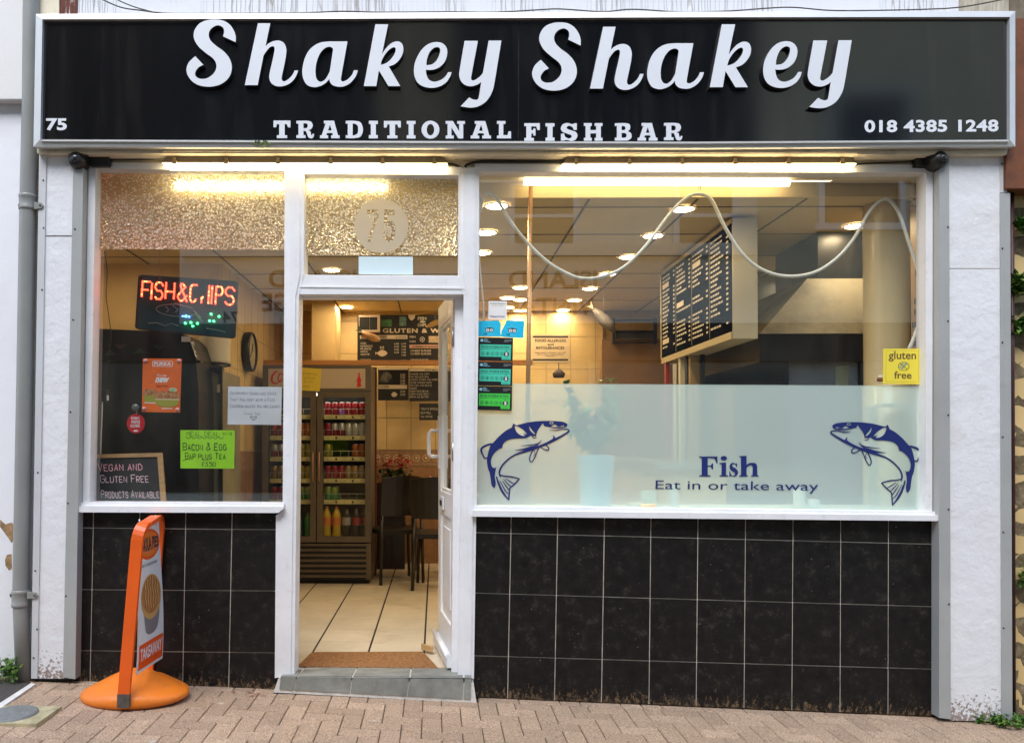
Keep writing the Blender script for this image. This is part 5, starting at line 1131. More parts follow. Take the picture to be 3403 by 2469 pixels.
# indoor tube over the right window
TUBE = mat("lit_tube", (.9, .9, .86), .4, emit=(1.0, .80, .48), es=3.2)
t = thing("indoor_tube_light", "lit white tube light just inside the top of the right window", "tube light", P(2180, 618, .13))
mb = MB(); a, b = P(1741, 604, .13), P(2622, 608, .13); mb.tube([a, b], .020, TUBE, 14); mb.build("tube", t)
mb = MB(); mb.rect(1741, 574, 2640, 590, .115, .165, mat("tube_housing", (.22, .18, .11), .5)); mb.build("housing", t)
t = thing("indoor_tube_light", "lit tube light behind the textured glass above the left window and door", "tube light", P(940, 640, .14))
mb = MB(); mb.tube([P(588, 624, .14), P(1285, 628, .14)], .022, TUBE, 14); mb.build("tube", t)
mb = MB(); mb.rect(570, 576, 1300, 596, .12, .17, MATS["tube_housing"]); mb.build("housing", t)

# ================================================================== INSIDE THE SHOP
DADO = mat("brown_wall_tile", (.30, .155, .075), .3, var=.35, vs=5); WG = mat("beige_grout", (.36, .26, .15), .8)
def wallpanel(name, label, lo, hi, tile=None, m=WALLI, axis='x'):
    mb = MB(); mb.box(lo, hi, m); return tag(mb.build(name), label, "wall")
# back wall with tiles, border and brown dado
bw = thing("interior_back_wall", "cream and brown tiled back wall of the shop", "wall", (0, YBK, ZF))
mb = MB(); mb.box((XL, YBK, ZF), (XR, YBK + .12, ZC + .02), WG)
xx = XL
while xx < XR:
    zz = ZF + 1.16
    while zz < ZC: mb.box((xx + .003, YBK - .006, zz + .003), (min(xx + .25, XR) - .003, YBK - .0005, min(zz + .33, ZC) - .003), WALLI); zz += .33
    xx += .25
mb.build("cream_tiles", bw)
mb = MB(); xx = XL
while xx < XR:
    for zz in (ZF, ZF + .33, ZF + .66): mb.box((xx + .003, YBK - .006, zz + .003), (min(xx + .25, XR) - .003, YBK - .0005, zz + .327), DADO)
    xx += .25
mb.build("brown_tiles", bw)
mb = MB(); xx = XL; BORD = mat("border_tile", (.34, .20, .11), .35, var=.3, vs=30); BPAT = mat("border_relief", (.55, .38, .22), .4)
while xx < XR:
    mb.box((xx + .002, YBK - .008, ZF + 1.0), (xx + .198, YBK - .0005, ZF + 1.15), BORD)
    for k in (.05, .15):
        mb.lathe([(.0, -.007), (.014, -.006), (.016, 0)], (xx + k, YBK - .008, ZF + 1.075), BPAT, 10, 'y'); mb.lathe([(.027, 0), (.03, -.005), (.035, -.005), (.038, 0)], (xx + k, YBK - .008, ZF + 1.075), BPAT, 12, 'y')
    xx += .2
mb.build("border_tiles", bw)
# side walls
sw_ = thing("interior_side_wall", "cream and brown tiled side wall to the left of the fridge", "wall", (XS, 3, ZF))
mb = MB(); mb.box((XS - .1, 1.83, ZF + 1.16), (XS, YBK, ZC + .01), WALLI); mb.box((XS - .1, 1.83, ZF), (XS, YBK, ZF + .999), DADO); mb.box((XS - .1, 1.83, ZF + 1.0), (XS + .004, YBK, ZF + 1.155), BORD); mb.build("tiled_face", sw_)
mb = MB()
for yy in [2.05 + .25 * i for i in range(8)]: mb.box((XS, yy - .002, ZF), (XS + .0015, yy + .002, ZC), WG)
for zz in (ZF + .33, ZF + .66, ZF + 1.49, ZF + 1.82, ZF + 2.15): mb.box((XS, 1.84, zz - .002), (XS + .0012, YBK, zz + .002), WG)
mb.build("grout_lines", sw_)
mb = MB(); mb.box((XL - .1, .10, ZF - .05), (XL, 1.83, ZC + .45), WALLI); mb.box((XL, 1.83, ZF), (XS - .1, 1.93, ZC + .01), WALLI); mb.build("alcove_wall", sw_)
KG = mat("kitchen_grey_wall", (.42, .41, .38), .6, var=.08, vs=2)
kw = thing("kitchen_wall", "grey kitchen wall behind the extractor hood", "wall", (3, 2.3, ZF))
mb = MB(); mb.box((1.95, 2.35, ZF), (XR, 2.45, ZC + .02), KG); mb.build("plaster_face", kw)
mb = MB(); mb.box((1.95, 2.31, ZF), (XR, 2.349, 2.60), mat("black_splashback", (.006, .006, .006), .35)); mb.build("splashback", kw)
mb = MB(); mb.box((XR, .1, ZF), (XR + .1, YBK + .1, ZC + .45), KG); tag(mb.build("interior_side_wall"), "plain grey kitchen side wall on the far right", "wall")
mb = MB(); mb.box((XL - .1, .02, ZF - .1), (-2.05, .09, ZC + .5), WALLI); mb.box((2.80, .02, ZF - .2), (XR, .09, ZC + .5), WALLI); mb.box((XL - .1, .06, 2.86), (XR + .1, .10, ZC + .5), WALLI); tag(mb.build("interior_front_wall"), "inner face of the front wall either side of the windows", "wall")
pr = thing("poster_wall", "narrow cream wall return with small posters beside the right window", "wall", (2.74, .4, ZF))
mb = MB(); mb.box((2.74, .10, ZF), (2.84, .62, ZC + .3), WALLI); mb.build("wall_face", pr)
mb = MB(); POB = mat("poster_black", (.03, .03, .03), .5); POL = mat("poster_blue", (.03, .14, .30), .5)
def onX(px, py): return PX(px, py, 2.738)
for (x0, y0, x1, y1, m_) in ((3052, 690, 3066, 738, mat("poster_red", (.25, .04, .03), .5)), (3050, 748, 3068, 788, mat("poster_teal", (.04, .10, .10), .5)), (3052, 808, 3064, 845, POB), (3042, 878, 3070, 914, POB),
                         (3037, 985, 3074, 1006, POB), (3037, 1020, 3074, 1042, POB), (3030, 1060, 3077, 1084, POB), (3030, 1100, 3077, 1122, POB), (3036, 1125, 3077, 1145, POL), (3052, 1165, 3077, 1270, mat("poster_pale", (.42, .45, .5), .5))):
    a = [onX(x0, y0 + (8 if x0 > 3034 else 12)), onX(x1, y0), onX(x1, y1), onX(x0, y1 + 6)]
    if y0 < 960 or m_ is not POB: mb.poly(a, m_)
    else:
        n = 6
        for i in range(n):
            f0, f1 = (i + .12) / n, (i + .78) / n; mb.poly([a[0].lerp(a[1], f0), a[0].lerp(a[1], f1), a[3].lerp(a[2], f1), a[3].lerp(a[2], f0)], m_)
mb.build("poster_print", pr, recalc=False)
# downlights
DL = mat("lit_downlight", (.9, .85, .75), .4, emit=(1.0, .77, .45), es=48.0); DLR = mat("downlight_rim", (.6, .5, .4), .3)
tmpl = None
spots = [v(1513, 463), v(1446, 522), v(1391, 569), v(1346, 607), v(1306, 639), v(1272, 665), v(1247, 687), v(1100, 456), v(1077, 515), v(1067, 560), v(735, 598), v(760, 658), v(768, 680), v(1152, 637), v(1152, 664), v(1152, 688), v(1124, 660), v(1124, 681), v(1010, 662)]
def onceil(px, py): return PZ(px, py, ZC - .004)
pts = [onceil(*s) for s in spots]; pts += [Vector((-2.36, 1.15, ZC - .004)), Vector((2.6, .8, ZC - .004)), Vector((2.9, 1.9, ZC - .004))]  # the alcove spotlight is added out of view to brighten the left alcove
for i, p in enumerate(pts):
    if tmpl is None:
        tmpl = thing("downlight", "small round lit ceiling spotlight inside the shop", "ceiling light", p, "round ceiling spotlights")
        m1 = MB(); m1.lathe([(.0, -.003), (.059, -.003), (.061, .002)], p, DL, 22); m1.build("lens", tmpl); m2 = MB(); m2.lathe([(.060, .001), (.062, -.006), (.070, -.004), (.072, .003)], p, DLR, 22); m2.build("rim", tmpl)
        tmpl["_src"] = 1
    else:
        c = tmpl.copy(); COL.objects.link(c); c.location = p
        for ch in tmpl.children: d_ = ch.copy(); COL.objects.link(d_); d_.parent = c; d_.matrix_parent_inverse = Matrix.Translation(-WL[tmpl.name])
del tmpl["_src"]
for o in list(COL.objects):
    if "_src" in o: del o["_src"]
# door mat
zm = ZF + .006; mm_ = [PZ(*q('D2', 345, 1005), zm), PZ(*q('D2', 1530, 1020), zm), PZ(*q('D2', 1400, 880), zm), PZ(*q('D2', 470, 885), zm)]
mb = MB(); mb.hexa([p + Vector((0, 0, .008)) for p in mm_], [p - Vector((0, 0, .004)) for p in mm_], mat("coir_mat", (.31, .145, .05), .95, var=.5, vs=60, bump=.9, bs=200)); tag(mb.build("door_mat"), "brown coir door mat just inside the open door", "door mat")
mb = MB(); a = PZ(*q('D2', 1400, 850), ZF + .02); mb.hexa([a + Vector((-.01, -.01, 0)), a + Vector((.06, -.06, 0)), a + Vector((.06, -.05, .02)), a + Vector((-.01, 0, .03))], [a + Vector((-.01, .03, 0)), a + Vector((.06, -.02, 0)), a + Vector((.06, -.02, .02)), a + Vector((-.01, .03, .03))], WOOD); tag(mb.build("door_wedge"), "small wooden wedge holding the shop door open", "door wedge")

# drinks fridge
FYF = 2.84; FX0, FX1 = -1.51, -.562; FD = .62
fr = thing("drinks_fridge", "tall double door drinks fridge seen through the open doorway", "fridge", ((FX0 + FX1) / 2, FYF + .3, ZF))
FB_ = mat("fridge_grey_brown", (.115, .088, .06), .4, .2, var=.12, vs=8); FIN = mat("fridge_inside", (.03, .03, .028), .5)
fz = lambda y: P(1100, y, FYF).z
zT, zH, zD, zB = fz(1214), fz(1302), fz(1801), fz(1926)
mb = MB(); mb.box((FX0, FYF + .03, zB), (FX0 + .03, FYF + FD, zT), FB_); mb.box((FX1 - .03, FYF + .03, zB), (FX1, FYF + FD, zT), FB_); mb.box((FX0 + .03, FYF + FD - .03, zB), (FX1 - .03, FYF + FD, zT), FIN)
mb.box((FX0 + .03, FYF + .03, zH), (FX1 - .03, FYF + FD - .03, zT), FB_); mb.box((FX0 + .03, FYF + .03, zB), (FX1 - .03, FYF + FD - .03, zD + .005), FIN); mb.box((FX0 + .02, FYF + .06, ZF), (FX1 - .02, FYF + FD - .05, zB), BLACKM); mb.build("body", fr)
mb = MB(); mb.box((FX0, FYF, zH + .006), (FX1, FYF + .03, zT), FB_); HP = mat("fridge_header_panel", (.46, .36, .25), .4); mb.box((FX0 + .05, FYF - .004, zH + .03), (FX1 - .05, FYF, zT - .03), HP); hd = mb.build("header", fr)
mb = MB(); RP = mat("red_print", (.50, .012, .015), .5); bx = P(1193, 1260, FYF - .006)
bot = "40,100 60,100 62,92 60,84 66,70s 76,56s 84,44s 76,34s 74,26s 80,14s 76,0 24,0 20,14s 26,26s 24,34s 16,44s 24,56s 34,70s 40,84 38,92"
p0, p1 = P(1185, 1286, FYF - .006), P(1201, 1239, FYF - .006); mb.shape(unit(fill(bot)), lambda u, vv: Vector((p0.x + (p1.x - p0.x) * u, FYF - .006, p0.z + (p1.z - p0.z) * vv)), RP)
hf = lambda x, y: P(*q('B2', x, y), FYF - .006)
cf = lambda x, y: P(300 + x / 2.0576, 880 + y / 2.0576, FYF - .006)
rib(mb, "1292,742,3 1270,730,9 1245,760,16 1242,795,14 1262,812,10 1290,800,6 1310,770,3", cf, RP); rib(mb, "1320,750,6 1298,745,9 1284,775,10 1296,798,8 1318,785,5 1326,765,5 1316,748,4", cf, RP, 1)
rib(mb, "1345,742,6 1330,770,10 1334,800,6", cf, RP, 2); mb.build("logo", hd, recalc=False)
mid = (FX0 + FX1) / 2
for a, b, hx in ((FX0, mid - .004, mid - .045), (mid + .004, FX1, mid + .045)):
    mb = MB(); fw = .05
    for x0, x1, z0, z1 in ((a, a + fw, zD, zH), (b - fw, b, zD, zH), (a + fw, b - fw, zD, zD + .05), (a + fw, b - fw, zH - .05, zH)): mb.box((x0, FYF - .01, z0), (x1, FYF + .028, z1), FB_)
    d = mb.build("door", fr)
    mb = MB(); mb.poly([(a + fw, FYF + .01, zD + .05), (b - fw, FYF + .01, zD + .05), (b - fw, FYF + .01, zH - .05), (a + fw, FYF + .01, zH - .05)], GLASSI); mb.build("pane", d, recalc=False)
    mb = MB(); zh0, zh1 = fz(1600), fz(1502); hh = hx + (.018 if hx < mid else -.018); mb.tube([(hh, FYF - .01, zh0), (hh, FYF - .04, zh0 + .01), (hh, FYF - .04, zh1 - .01), (hh, FYF - .01, zh1)], .006, mat("copper_handle", (.42, .24, .16), .4, .5), 8); mb.build("handle", d)
mb = MB()
for i in range(7):
    z = zB + .02 + i * .0455; mb.box((FX0 + .03, FYF + .0, z), (FX1 - .04, FYF + .03, z + .02), FB_)
mb.box((FX0, FYF, zB), (FX0 + .03, FYF + .03, zD - .01), FB_); mb.box((FX1 - .04, FYF, zB), (FX1, FYF + .03, zD - .01), FB_); mb.box((FX0 + .03, FYF + .01, zB), (FX1 - .04, FYF + .028, zD - .01), BLACKM); mb.build("grille", fr)
STRIP = mat("shelf_price_strip", (.55, .50, .20), .5, var=.2, vs=15); WIRE = mat("white_wire", (.55, .53, .46), .4)
levels = [1378, 1447, 1517, 1589, 1659]
for yb in levels:
    z = P(1100, yb, FYF + .08).z; mb = MB()
    mb.box((FX0 + .06, FYF + .07, z - .012), (FX1 - .06, FYF + FD - .05, z - .004), WIRE)
    for a, b in ((FX0 + .055, mid - .055), (mid + .055, FX1 - .055)):
        mb.box((a, FYF + .055, z - .040), (b, FYF + .069, z - .002), STRIP)
        for i in range(5): xx = a + (b - a) * (i + .5) / 5; mb.box((xx - .008, FYF + .053, z - .032), (xx + .008, FYF + .0549, z - .012), INK if i % 2 else mat("faded_tag", (.42, .38, .2), .6))
        mb.tube([(a, FYF + .064, z + .05), (b, FYF + .064, z + .05)], .0022, WIRE, 5)
        for i in range(6): xx = a + (b - a) * i / 5; mb.tube([(xx, FYF + .064, z), (xx, FYF + .064, z + .05)], .002, WIRE, 5)
    mb.build("shelf", fr)
FL = mat("hidden_fridge_lamp", (.9, .9, .8), .4, emit=(1, .95, .8), es=5)  # unseen lamp added behind the top door frame to light the drinks
mb = MB(); mb.box((FX0 + .05, FYF + .035, zH - .03), (FX1 - .05, FYF + .05, zH - .012), FL); mb.build("hidden_lamp", fr)
# cans and bottles
CANTOP = mat("can_lid", (.6, .58, .52), .3, .8)
def can_proto(m, m2=None):
    mb = MB(); mb.lathe([(.024, 0), (.0325, .008), (.033, .012), (.033, .058)], (0, 0, 0), m, 14); mb.lathe([(.033, .058), (.033, .098), (.027, .110)], (0, 0, 0), m2 or m, 14); mb.lathe([(.027, .110), (.027, .115), (.024, .112), (.0, .112)], (0, 0, 0), CANTOP, 14); return mb
def bottle_proto(m_liq, m_lab, m_cap, h=.30, r=.042):
    mb = MB(); P_ = [(r * .8, 0), (r, .02 * h), (r * .98, .18 * h), (r * .82, .33 * h), (r * .95, .45 * h)]; mb.lathe(P_, (0, 0, 0), m_liq, 14); mb.lathe([(r * .95, .45 * h), (r * .97, .68 * h)], (0, 0, 0), m_lab, 14)
    mb.lathe([(r * .97, .68 * h), (r * .86, .77 * h), (r * .45, .90 * h), (r * .33, .93 * h)], (0, 0, 0), m_liq, 14); mb.lathe([(r * .36, .93 * h), (r * .36, h), (0.0, h)], (0, 0, 0), m_cap, 12); return mb
RC = mat("red_can", (.26, .012, .018), .28, .35); RCD = mat("dark_red_can", (.20, .01, .02), .3, .35); SC = mat("silver_can", (.42, .43, .40), .3, .6); GC = mat("gold_can", (.34, .23, .08), .3, .6); OC = mat("orange_can", (.36, .11, .02), .3, .3); NC = mat("green_can", (.04, .24, .07), .3, .3); NC2 = mat("lime_can_top", (.22, .30, .06), .3, .3); YC = mat("yellow_can", (.30, .26, .04), .3, .3); PC = mat("purple_can", (.30, .10, .34), .3, .3)
protos = {}
def place(kind, mbf, name, x, y, z, label, cat, group, rot=0):
    if kind not in protos:
        o = mbf().build(name); protos[kind] = o; o.location = (x, y, z)
    else:
        o = protos[kind].copy(); COL.objects.link(o); o.location = (x, y, z)
    o.rotation_euler = (0, 0, rot); tag(o, label, cat, group)
CAN = {'r': (RC, None, "red"), 'd': (RCD, SC, "dark red and silver"), 's': (SC, None, "silver"), 'g': (GC, None, "gold"), 'o': (OC, None, "orange"), 'n': (NC, NC2, "green"), 'y': (YC, None, "yellow"), 'p': (PC, RC, "purple")}
shelfn = ["top", "second", "third", "fourth", "fifth"]
plan = [("rrprrr", "      "), ("rddsss", "rrssoo"), ("y   oo", "ddrryy"), ("rrrggg", "ggssyy"), ("nn    ", "rrddnn")]
for li, (rt, lt) in enumerate(plan):
    z = P(1100, levels[li], FYF + .08).z - .004
    for side, row, xa, xb in (("right", rt, mid + .085, FX1 - .085), ("left", lt, FX0 + .085, mid - .085)):
        for i, ch in enumerate(row):
            if ch == ' ': continue
            x = xa + (xb - xa) * i / 5
            for dpt in range(2):
                m1, m2, nm = CAN[ch]; place('can' + ch, lambda m1=m1, m2=m2: can_proto(m1, m2), "drinks_can", x + random.uniform(-.002, .002), FYF + .11 + .068 * dpt, z, f"{nm} drinks can on the {shelfn[li]} shelf behind the fridge's {side} door", "can", f"{nm} cans on the {shelfn[li]} {side} shelf", random.uniform(0, 6))
OJ = mat("orange_juice", (.55, .36, .015), .25); LABO = mat("orange_label", (.62, .17, .02), .4); CAPO = mat("orange_cap", (.6, .17, .03), .4); COLA = mat("cola", (.012, .006, .005), .15); LABR = mat("faded_red_label", (.30, .03, .03), .4); LABG = mat("grey_label", (.30, .29, .27), .4); GB = mat("green_bottle", (.02, .20, .05), .15); TEA_ = mat("teal_label", (.10, .40, .36), .4)
z = zD + .006
for i, (kd, liq, lab_, cap, txt) in enumerate((("oj", OJ, LABO, CAPO, "orange drink bottle with orange label"), ("oj", OJ, LABO, CAPO, "orange drink bottle with orange label"), ("cg", COLA, LABG, BLACKP, "dark cola bottle with grey label"), ("cr", COLA, LABR, BLACKP, "dark cola bottle with red label"), ("cr", COLA, LABR, BLACKP, "dark cola bottle with red label"))):
    place('b' + kd, lambda a=liq, b=lab_, c=cap: bottle_proto(a, b, c), "drinks_bottle", mid + .075 + i * .088, FYF + .10, z, txt + " on the bottom of the fridge", "bottle", "big bottles on the fridge floor", .3 * i)
for i in range(4): place('bg', lambda: bottle_proto(GB, GB, GB, .24, .034), "drinks_bottle", mid - .09 - i * .085, FYF + .10, z, "green drink bottle on the fridge floor behind the left door", "bottle", "green bottles on the fridge floor")
# yellow handwritten note on the fridge
def pinned(name, label, corners, Y, m, lines, ink, bold=False):
    t, g = sheet(name, label, "notice", corners, Y, m); mb = MB()
    for s, u0, v0, u1, v1, sd in lines: hand(mb, s, sub(lay(g, 1), u0, v0, u1, v1), ink, .6, .25, seed=sd)
    mb.build("handwriting", t, recalc=False); return t
k1 = 340 / 1555.0; Z1 = lambda x, y: (960 + x * k1, 1200 + y * k1)
pinned("paper_notice", "yellow handwritten note taped on the fridge header", [Z1(60, 88), Z1(500, 118), Z1(470, 458), Z1(60, 440)], FYF - .012, mat("yellow_paper", (.62, .47, .05), .7), [("for everything", .3, .70, .85, .80, 1), ("lemonade", .4, .52, .8, .60, 2), ("or juice", .4, .36, .72, .44, 3), ("thanks", .3, .15, .6, .23, 4)], mat("faint_brown_ink", (.25, .16, .03), .7))
# wood trim beside the fridge and high rail
DW = mat("dark_wood", (.12, .035, .016), .35, var=.3, vs=12, stretch=(3, 1, .3)); OW = mat("orange_wood", (.48, .21, .06), .4, var=.2, vs=10, stretch=(.3, 1, 3))
mb = MB(); a, b = P(1231, 1220, 3.3), P(1251, 1900, 3.3); mb.box((a.x, 3.3, ZF), (b.x, 3.36, a.z), DW); tag(mb.build("wood_post"), "dark red wood post beside the drinks fridge", "post")
mb = MB(); a, b = P(1000, 1197, 3.28), P(1480, 1212, 3.28); mb.box((XS + .002, 3.28, b.z), (.9, 3.36, a.z), OW); tag(mb.build("wood_rail"), "orange wooden rail over the fridge and below the menu board", "rail")
mb = MB(); a, b = P(1036, 1030, 3.45), P(1113, 1197, 3.45); mb.box((a.x, 3.45, b.z), (b.x, 3.9, ZC), WALLI); tag(mb.build("boxed_column"), "cream boxed column above the fridge", "column")
# menu boards on the back
k3 = 600 / 2147.0; Z3 = lambda x, y: (960 + x * k3, 960 + y * k3); MBK = mat("menu_black", (.012, .011, .010), .4); CRM = mat("cream_print", (.62, .50, .34), .6); WHT = mat("dull_white_print", (.56, .49, .38), .6)
def menu(label, x0, y0, x1, y1, Y):
    t = thing("menu_board", label, "menu board", P(*Z3((x0 + x1) / 2, y1), Y)); mb = MB(); a, b = P(*Z3(x0, y0), Y), P(*Z3(x1, y1), Y); mb.box((a.x, Y, b.z), (b.x, Y + .02, a.z), MBK); mb.build("board", t)
    return t, (lambda X0, Y0, X1, Y1, kk=1: bb(*Z3(X0, Y0), *Z3(X1, Y1), Y - .0006 * kk))
t, B = menu("black fish and burger menu board above the wooden rail", 815, 312, 2100, 868, 3.40); mb = MB()
tx = text("GLUTEN & WHEAT", .03, 1.15); mb.shape(tx, B(1115, 470, 2075, 524), CRM)
mb.shape(fill(rrect(0, 0, 1, 1, .04)), B(845, 550, 1410, 596), CRM); mb.shape(text("FISH", .02), B(1090, 560, 1165, 586, 2), INK); mb.shape(text("GLUTEN FREE", .01), B(1265, 565, 1395, 584, 2), INK)
for i, s in enumerate(("COD", "HADDOCK", "PLAICE", "ROCK", "SKATE")): mb.shape(text(s, .015), B(853, 636 + 33 * i, 853 + 20 * len(s) + 6, 658 + 33 * i), WHT)
mb.shape(text("COD ROE", .015), B(850, 833, 972, 857), WHT)
for i in range(5):
    if i < 4: mb.shape(text(("6.00", "6.20", "6.20", "6.20")[i], .015), B(1253, 642 + 34 * i, 1308, 664 + 34 * i), WHT)
    mb.shape(text(("6.70", "7.00", "7.60", "7.00", "7.40")[i], .015), B(1338, 642 + 34 * i, 1392, 664 + 34 * i), WHT)
mb.shape(text("2.75", .015), B(1330, 842, 1388, 864), WHT)
mb.shape(unit(fill("0,70 14,56 20,40s 50,20s 80,28s 100,52s 80,80s 50,88s 22,66s 14,58 0,40".replace("14,58 0,40", "12,52 0,34"))), B(1030, 725, 1170, 803), CRM)
for i in range(3): rib(mb, f"{.1 + .3 * i},0,.12 {.22 + .3 * i},.3,.12 {.1 + .3 * i},.6,.12 {.2 + .3 * i},1,.12", B(1080, 682, 1140, 716), CRM, i)
mb.shape(text("FISH", .02), B(1532, 332, 1634, 372), WHT); mb.shape(text("CHIPS", .02), B(1530, 412, 1634, 448), WHT); mb.shape(fill(ellipse(.5, .5, .45, .4, 14)), B(1550, 378, 1630, 406), WHT)
mb.shape(text("FISH", .02), B(1436, 558, 1506, 585), WHT); mb.shape(text("CHIPS", .02), B(1434, 615, 1508, 638), WHT); mb.shape(fill(ellipse(.5, .5, .5, .5, 20), ellipse(.5, .5, .38, .38, 20)), B(1556, 570, 1614, 632), WHT); mb.shape(fill(ellipse(.5, .5, .5, .5, 12)), B(1575, 590, 1595, 612), WHT)
mb.shape(RECT, B(1662, 562, 1838, 640), mat("photo_print", (.45, .33, .2), .5, var=.4, vs=30)); mb.shape(fill(rrect(0, 0, 1, 1, .05)), B(1434, 664, 1990, 706), mat("pink_band_print", (.58, .34, .24), .5)); mb.shape(text("HOMEMADE BURGERS", .01), B(1465, 674, 1790, 698, 2), INK)
for s, y in (("1/4 BEEF BURGER", 724), ("1/2 BEEF BURGER", 760), ("VEGGIE BURGER", 832)): mb.shape(text(s, .015), B(1448, y, 1448 + 16.4 * len(s), y + 24), WHT)
mb.shape(fill("10,50 10,75s 50,100s 90,75s 90,50", ), B(1770, 745, 1850, 800), WHT) if False else mb.shape(unit(fill(loop("10,50 14,75s 50,98s 86,75s 90,50"))), B(1775, 745, 1850, 785), WHT); mb.shape(RECT, B(1772, 792, 1850, 803), WHT); mb.shape(fill(rrect(0, 0, 1, 1, .2)), B(1777, 812, 1850, 832), WHT)
GP = mat("green_photo_print", (.05, .16, .05), .5, var=.6, vs=40); mb.shape(RECT, B(1098, 366, 1222, 448), GP); mb.shape(RECT, B(1314, 330, 1396, 442), mat("teal_photo_print", (.10, .18, .15), .5, var=.7, vs=40)); mb.shape(unit(fill(loop("0,100 100,100 90,40s 50,0s 10,40s"))), B(1420, 308, 1502, 376), CRM)
mb.build("printed_menu", t, recalc=False)
tv = thing("wall_screen", "dark screen in a pale frame at the left of the menu board", "screen", P(*Z3(955, 515), 3.36)); mb = MB(); a, b = Z3(830, 312), Z3(1082, 515); c, d = Z3(838, 336), Z3(1052, 488)
mb.ring([a, (a[0], b[1]), b, (b[0], a[1])], [c, (c[0], d[1]), d, (d[0], c[1])], 3.36, 3.395, mat("pale_frame", (.5, .38, .26), .5)); mb.build("frame", tv); mb = MB(); mb.rect(c[0] - 1, c[1] - 1, d[0] + 1, d[1] + 1, 3.37, 3.39, BLACKP); mb.build("screen", tv)
t, B = menu("lower black price board below the wooden rail", 1060, 935, 1425, 1325, 3.9); mb = MB(); mb.shape(RECT, B(1064, 936, 1420, 962), CRM); mb.shape(fill(rrect(0, 0, 1, 1, .05)), B(1064, 1142, 1406, 1188), CRM); mb.shape(text("CHICKEN", .02), B(1070, 1150, 1190, 1178, 2), INK)
for y in (1010, 1040, 1075, 1108, 1208, 1244): mb.shape(text("3.20" if y < 1200 else "2.50", .015), B(1325, y, 1382, y + 24), WHT)
mb.shape(fill(loop("10,20 30,80s 60,95s 90,60s 70,20s 50,5s")) if False else unit(fill(loop("10,20 30,80s 60,95s 90,60s 70,20s 50,5s"))), B(1080, 990, 1225, 1110), mat("photo_grey_print", (.10, .09, .07), .5, var=.7, vs=25)); mb.shape(unit(fill(loop("0,50 30,90s 60,95s 100,50s 70,10s 30,5s"))), B(1215, 1225, 1290, 1285), CRM); mb.build("printed_menu", t, recalc=False)
t, B = menu("black chalk style menu board with rows of writing near the door edge", 1432, 945, 1990, 1335, 3.88); mb = MB(); mb.shape(RECT, B(1436, 948, 1980, 980), CRM); mb.shape(text("KIDS MENU", .015), B(1620, 955, 1800, 974, 2), INK)
for i, s in enumerate(("sausage and chips", "fish goujons meal", "chicken strips and chips", "veggie burger chips", "mini fish and beans", "burger", "mushy peas beans", "curry sauce gravy", "bread and butter")): hand(mb, s, B(1440, 998 + 34 * i, 1440 + 13.5 * len(s), 1022 + 34 * i), WHT, .8, .3, seed=i)
mb.build("printed_menu", t, recalc=False)
t, B = menu("small black chalk notice low on the tiled wall", 1550, 1362, 1812, 1560, 3.9); mb = MB()
for i, s in enumerate(("today's specials", "soup roll", "tea coffee")): hand(mb, s, B(1568, 1410 + 46 * i, 1568 + 14 * len(s), 1438 + 46 * i), WHT, .8, .3, seed=i)
mb.build("printed_menu", t, recalc=False)
# hanging fish ornaments
def ornament(label, pts, rs, Y, m, mtip):
    t = thing("hanging_fish", label, "ornament", P(*pts[-1], Y)); mb = MB(); mb.tube([P(x, y, Y) for x, y in pts], rs, m, 10); mb.build("body", t)
    mb = MB(); a, b = P(*pts[0], Y), P(*pts[1], Y); d = (a - b).normalized(); s_ = Vector((d.z, 0, -d.x)); mb.hexa([a, a + d * .06 + s_ * .03, a + d * .04, a + d * .06 - s_ * .03], [x + Vector((0, .006, 0)) for x in (a, a + d * .06 + s_ * .03, a + d * .04, a + d * .06 - s_ * .03)], mtip); mb.build("tail", t)
    mb = MB(); c = P(*pts[2], Y); mb.tube([c, (c.x, c.y, ZC)], .0012, WIRE, 4); mb.build("string", t)
ornament("orange and white fish ornament hanging by the menu board", [Z3(870, 510), Z3(905, 535), Z3(960, 565), Z3(1020, 590), Z3(1085, 612)], [.012, .022, .034, .036, .012], 3.2, mat("ornament_orange", (.55, .30, .14), .5, var=.4, vs=18), mat("ornament_green", (.05, .09, .04), .5))
ornament("yellow fish ornament hanging beside the open door", [Z3(1850, 365), Z3(1800, 385), Z3(1740, 405), Z3(1690, 430), Z3(1630, 458)], [.014, .02, .024, .022, .006], 2.6, mat("ornament_yellow", (.62, .36, .10), .5), mat("ornament_dark", (.1, .08, .05), .5))
ornament("grey fish ornament with white tail hanging above the counter", [q('B3', 1065, 1075), q('B3', 1100, 1110), q('B3', 1150, 1165), q('B3', 1195, 1215), q('B3', 1245, 1262)], [.018, .035, .055, .05, .02], 3.0, mat("ornament_grey", (.20, .17, .14), .5, var=.5, vs=10), CRM)
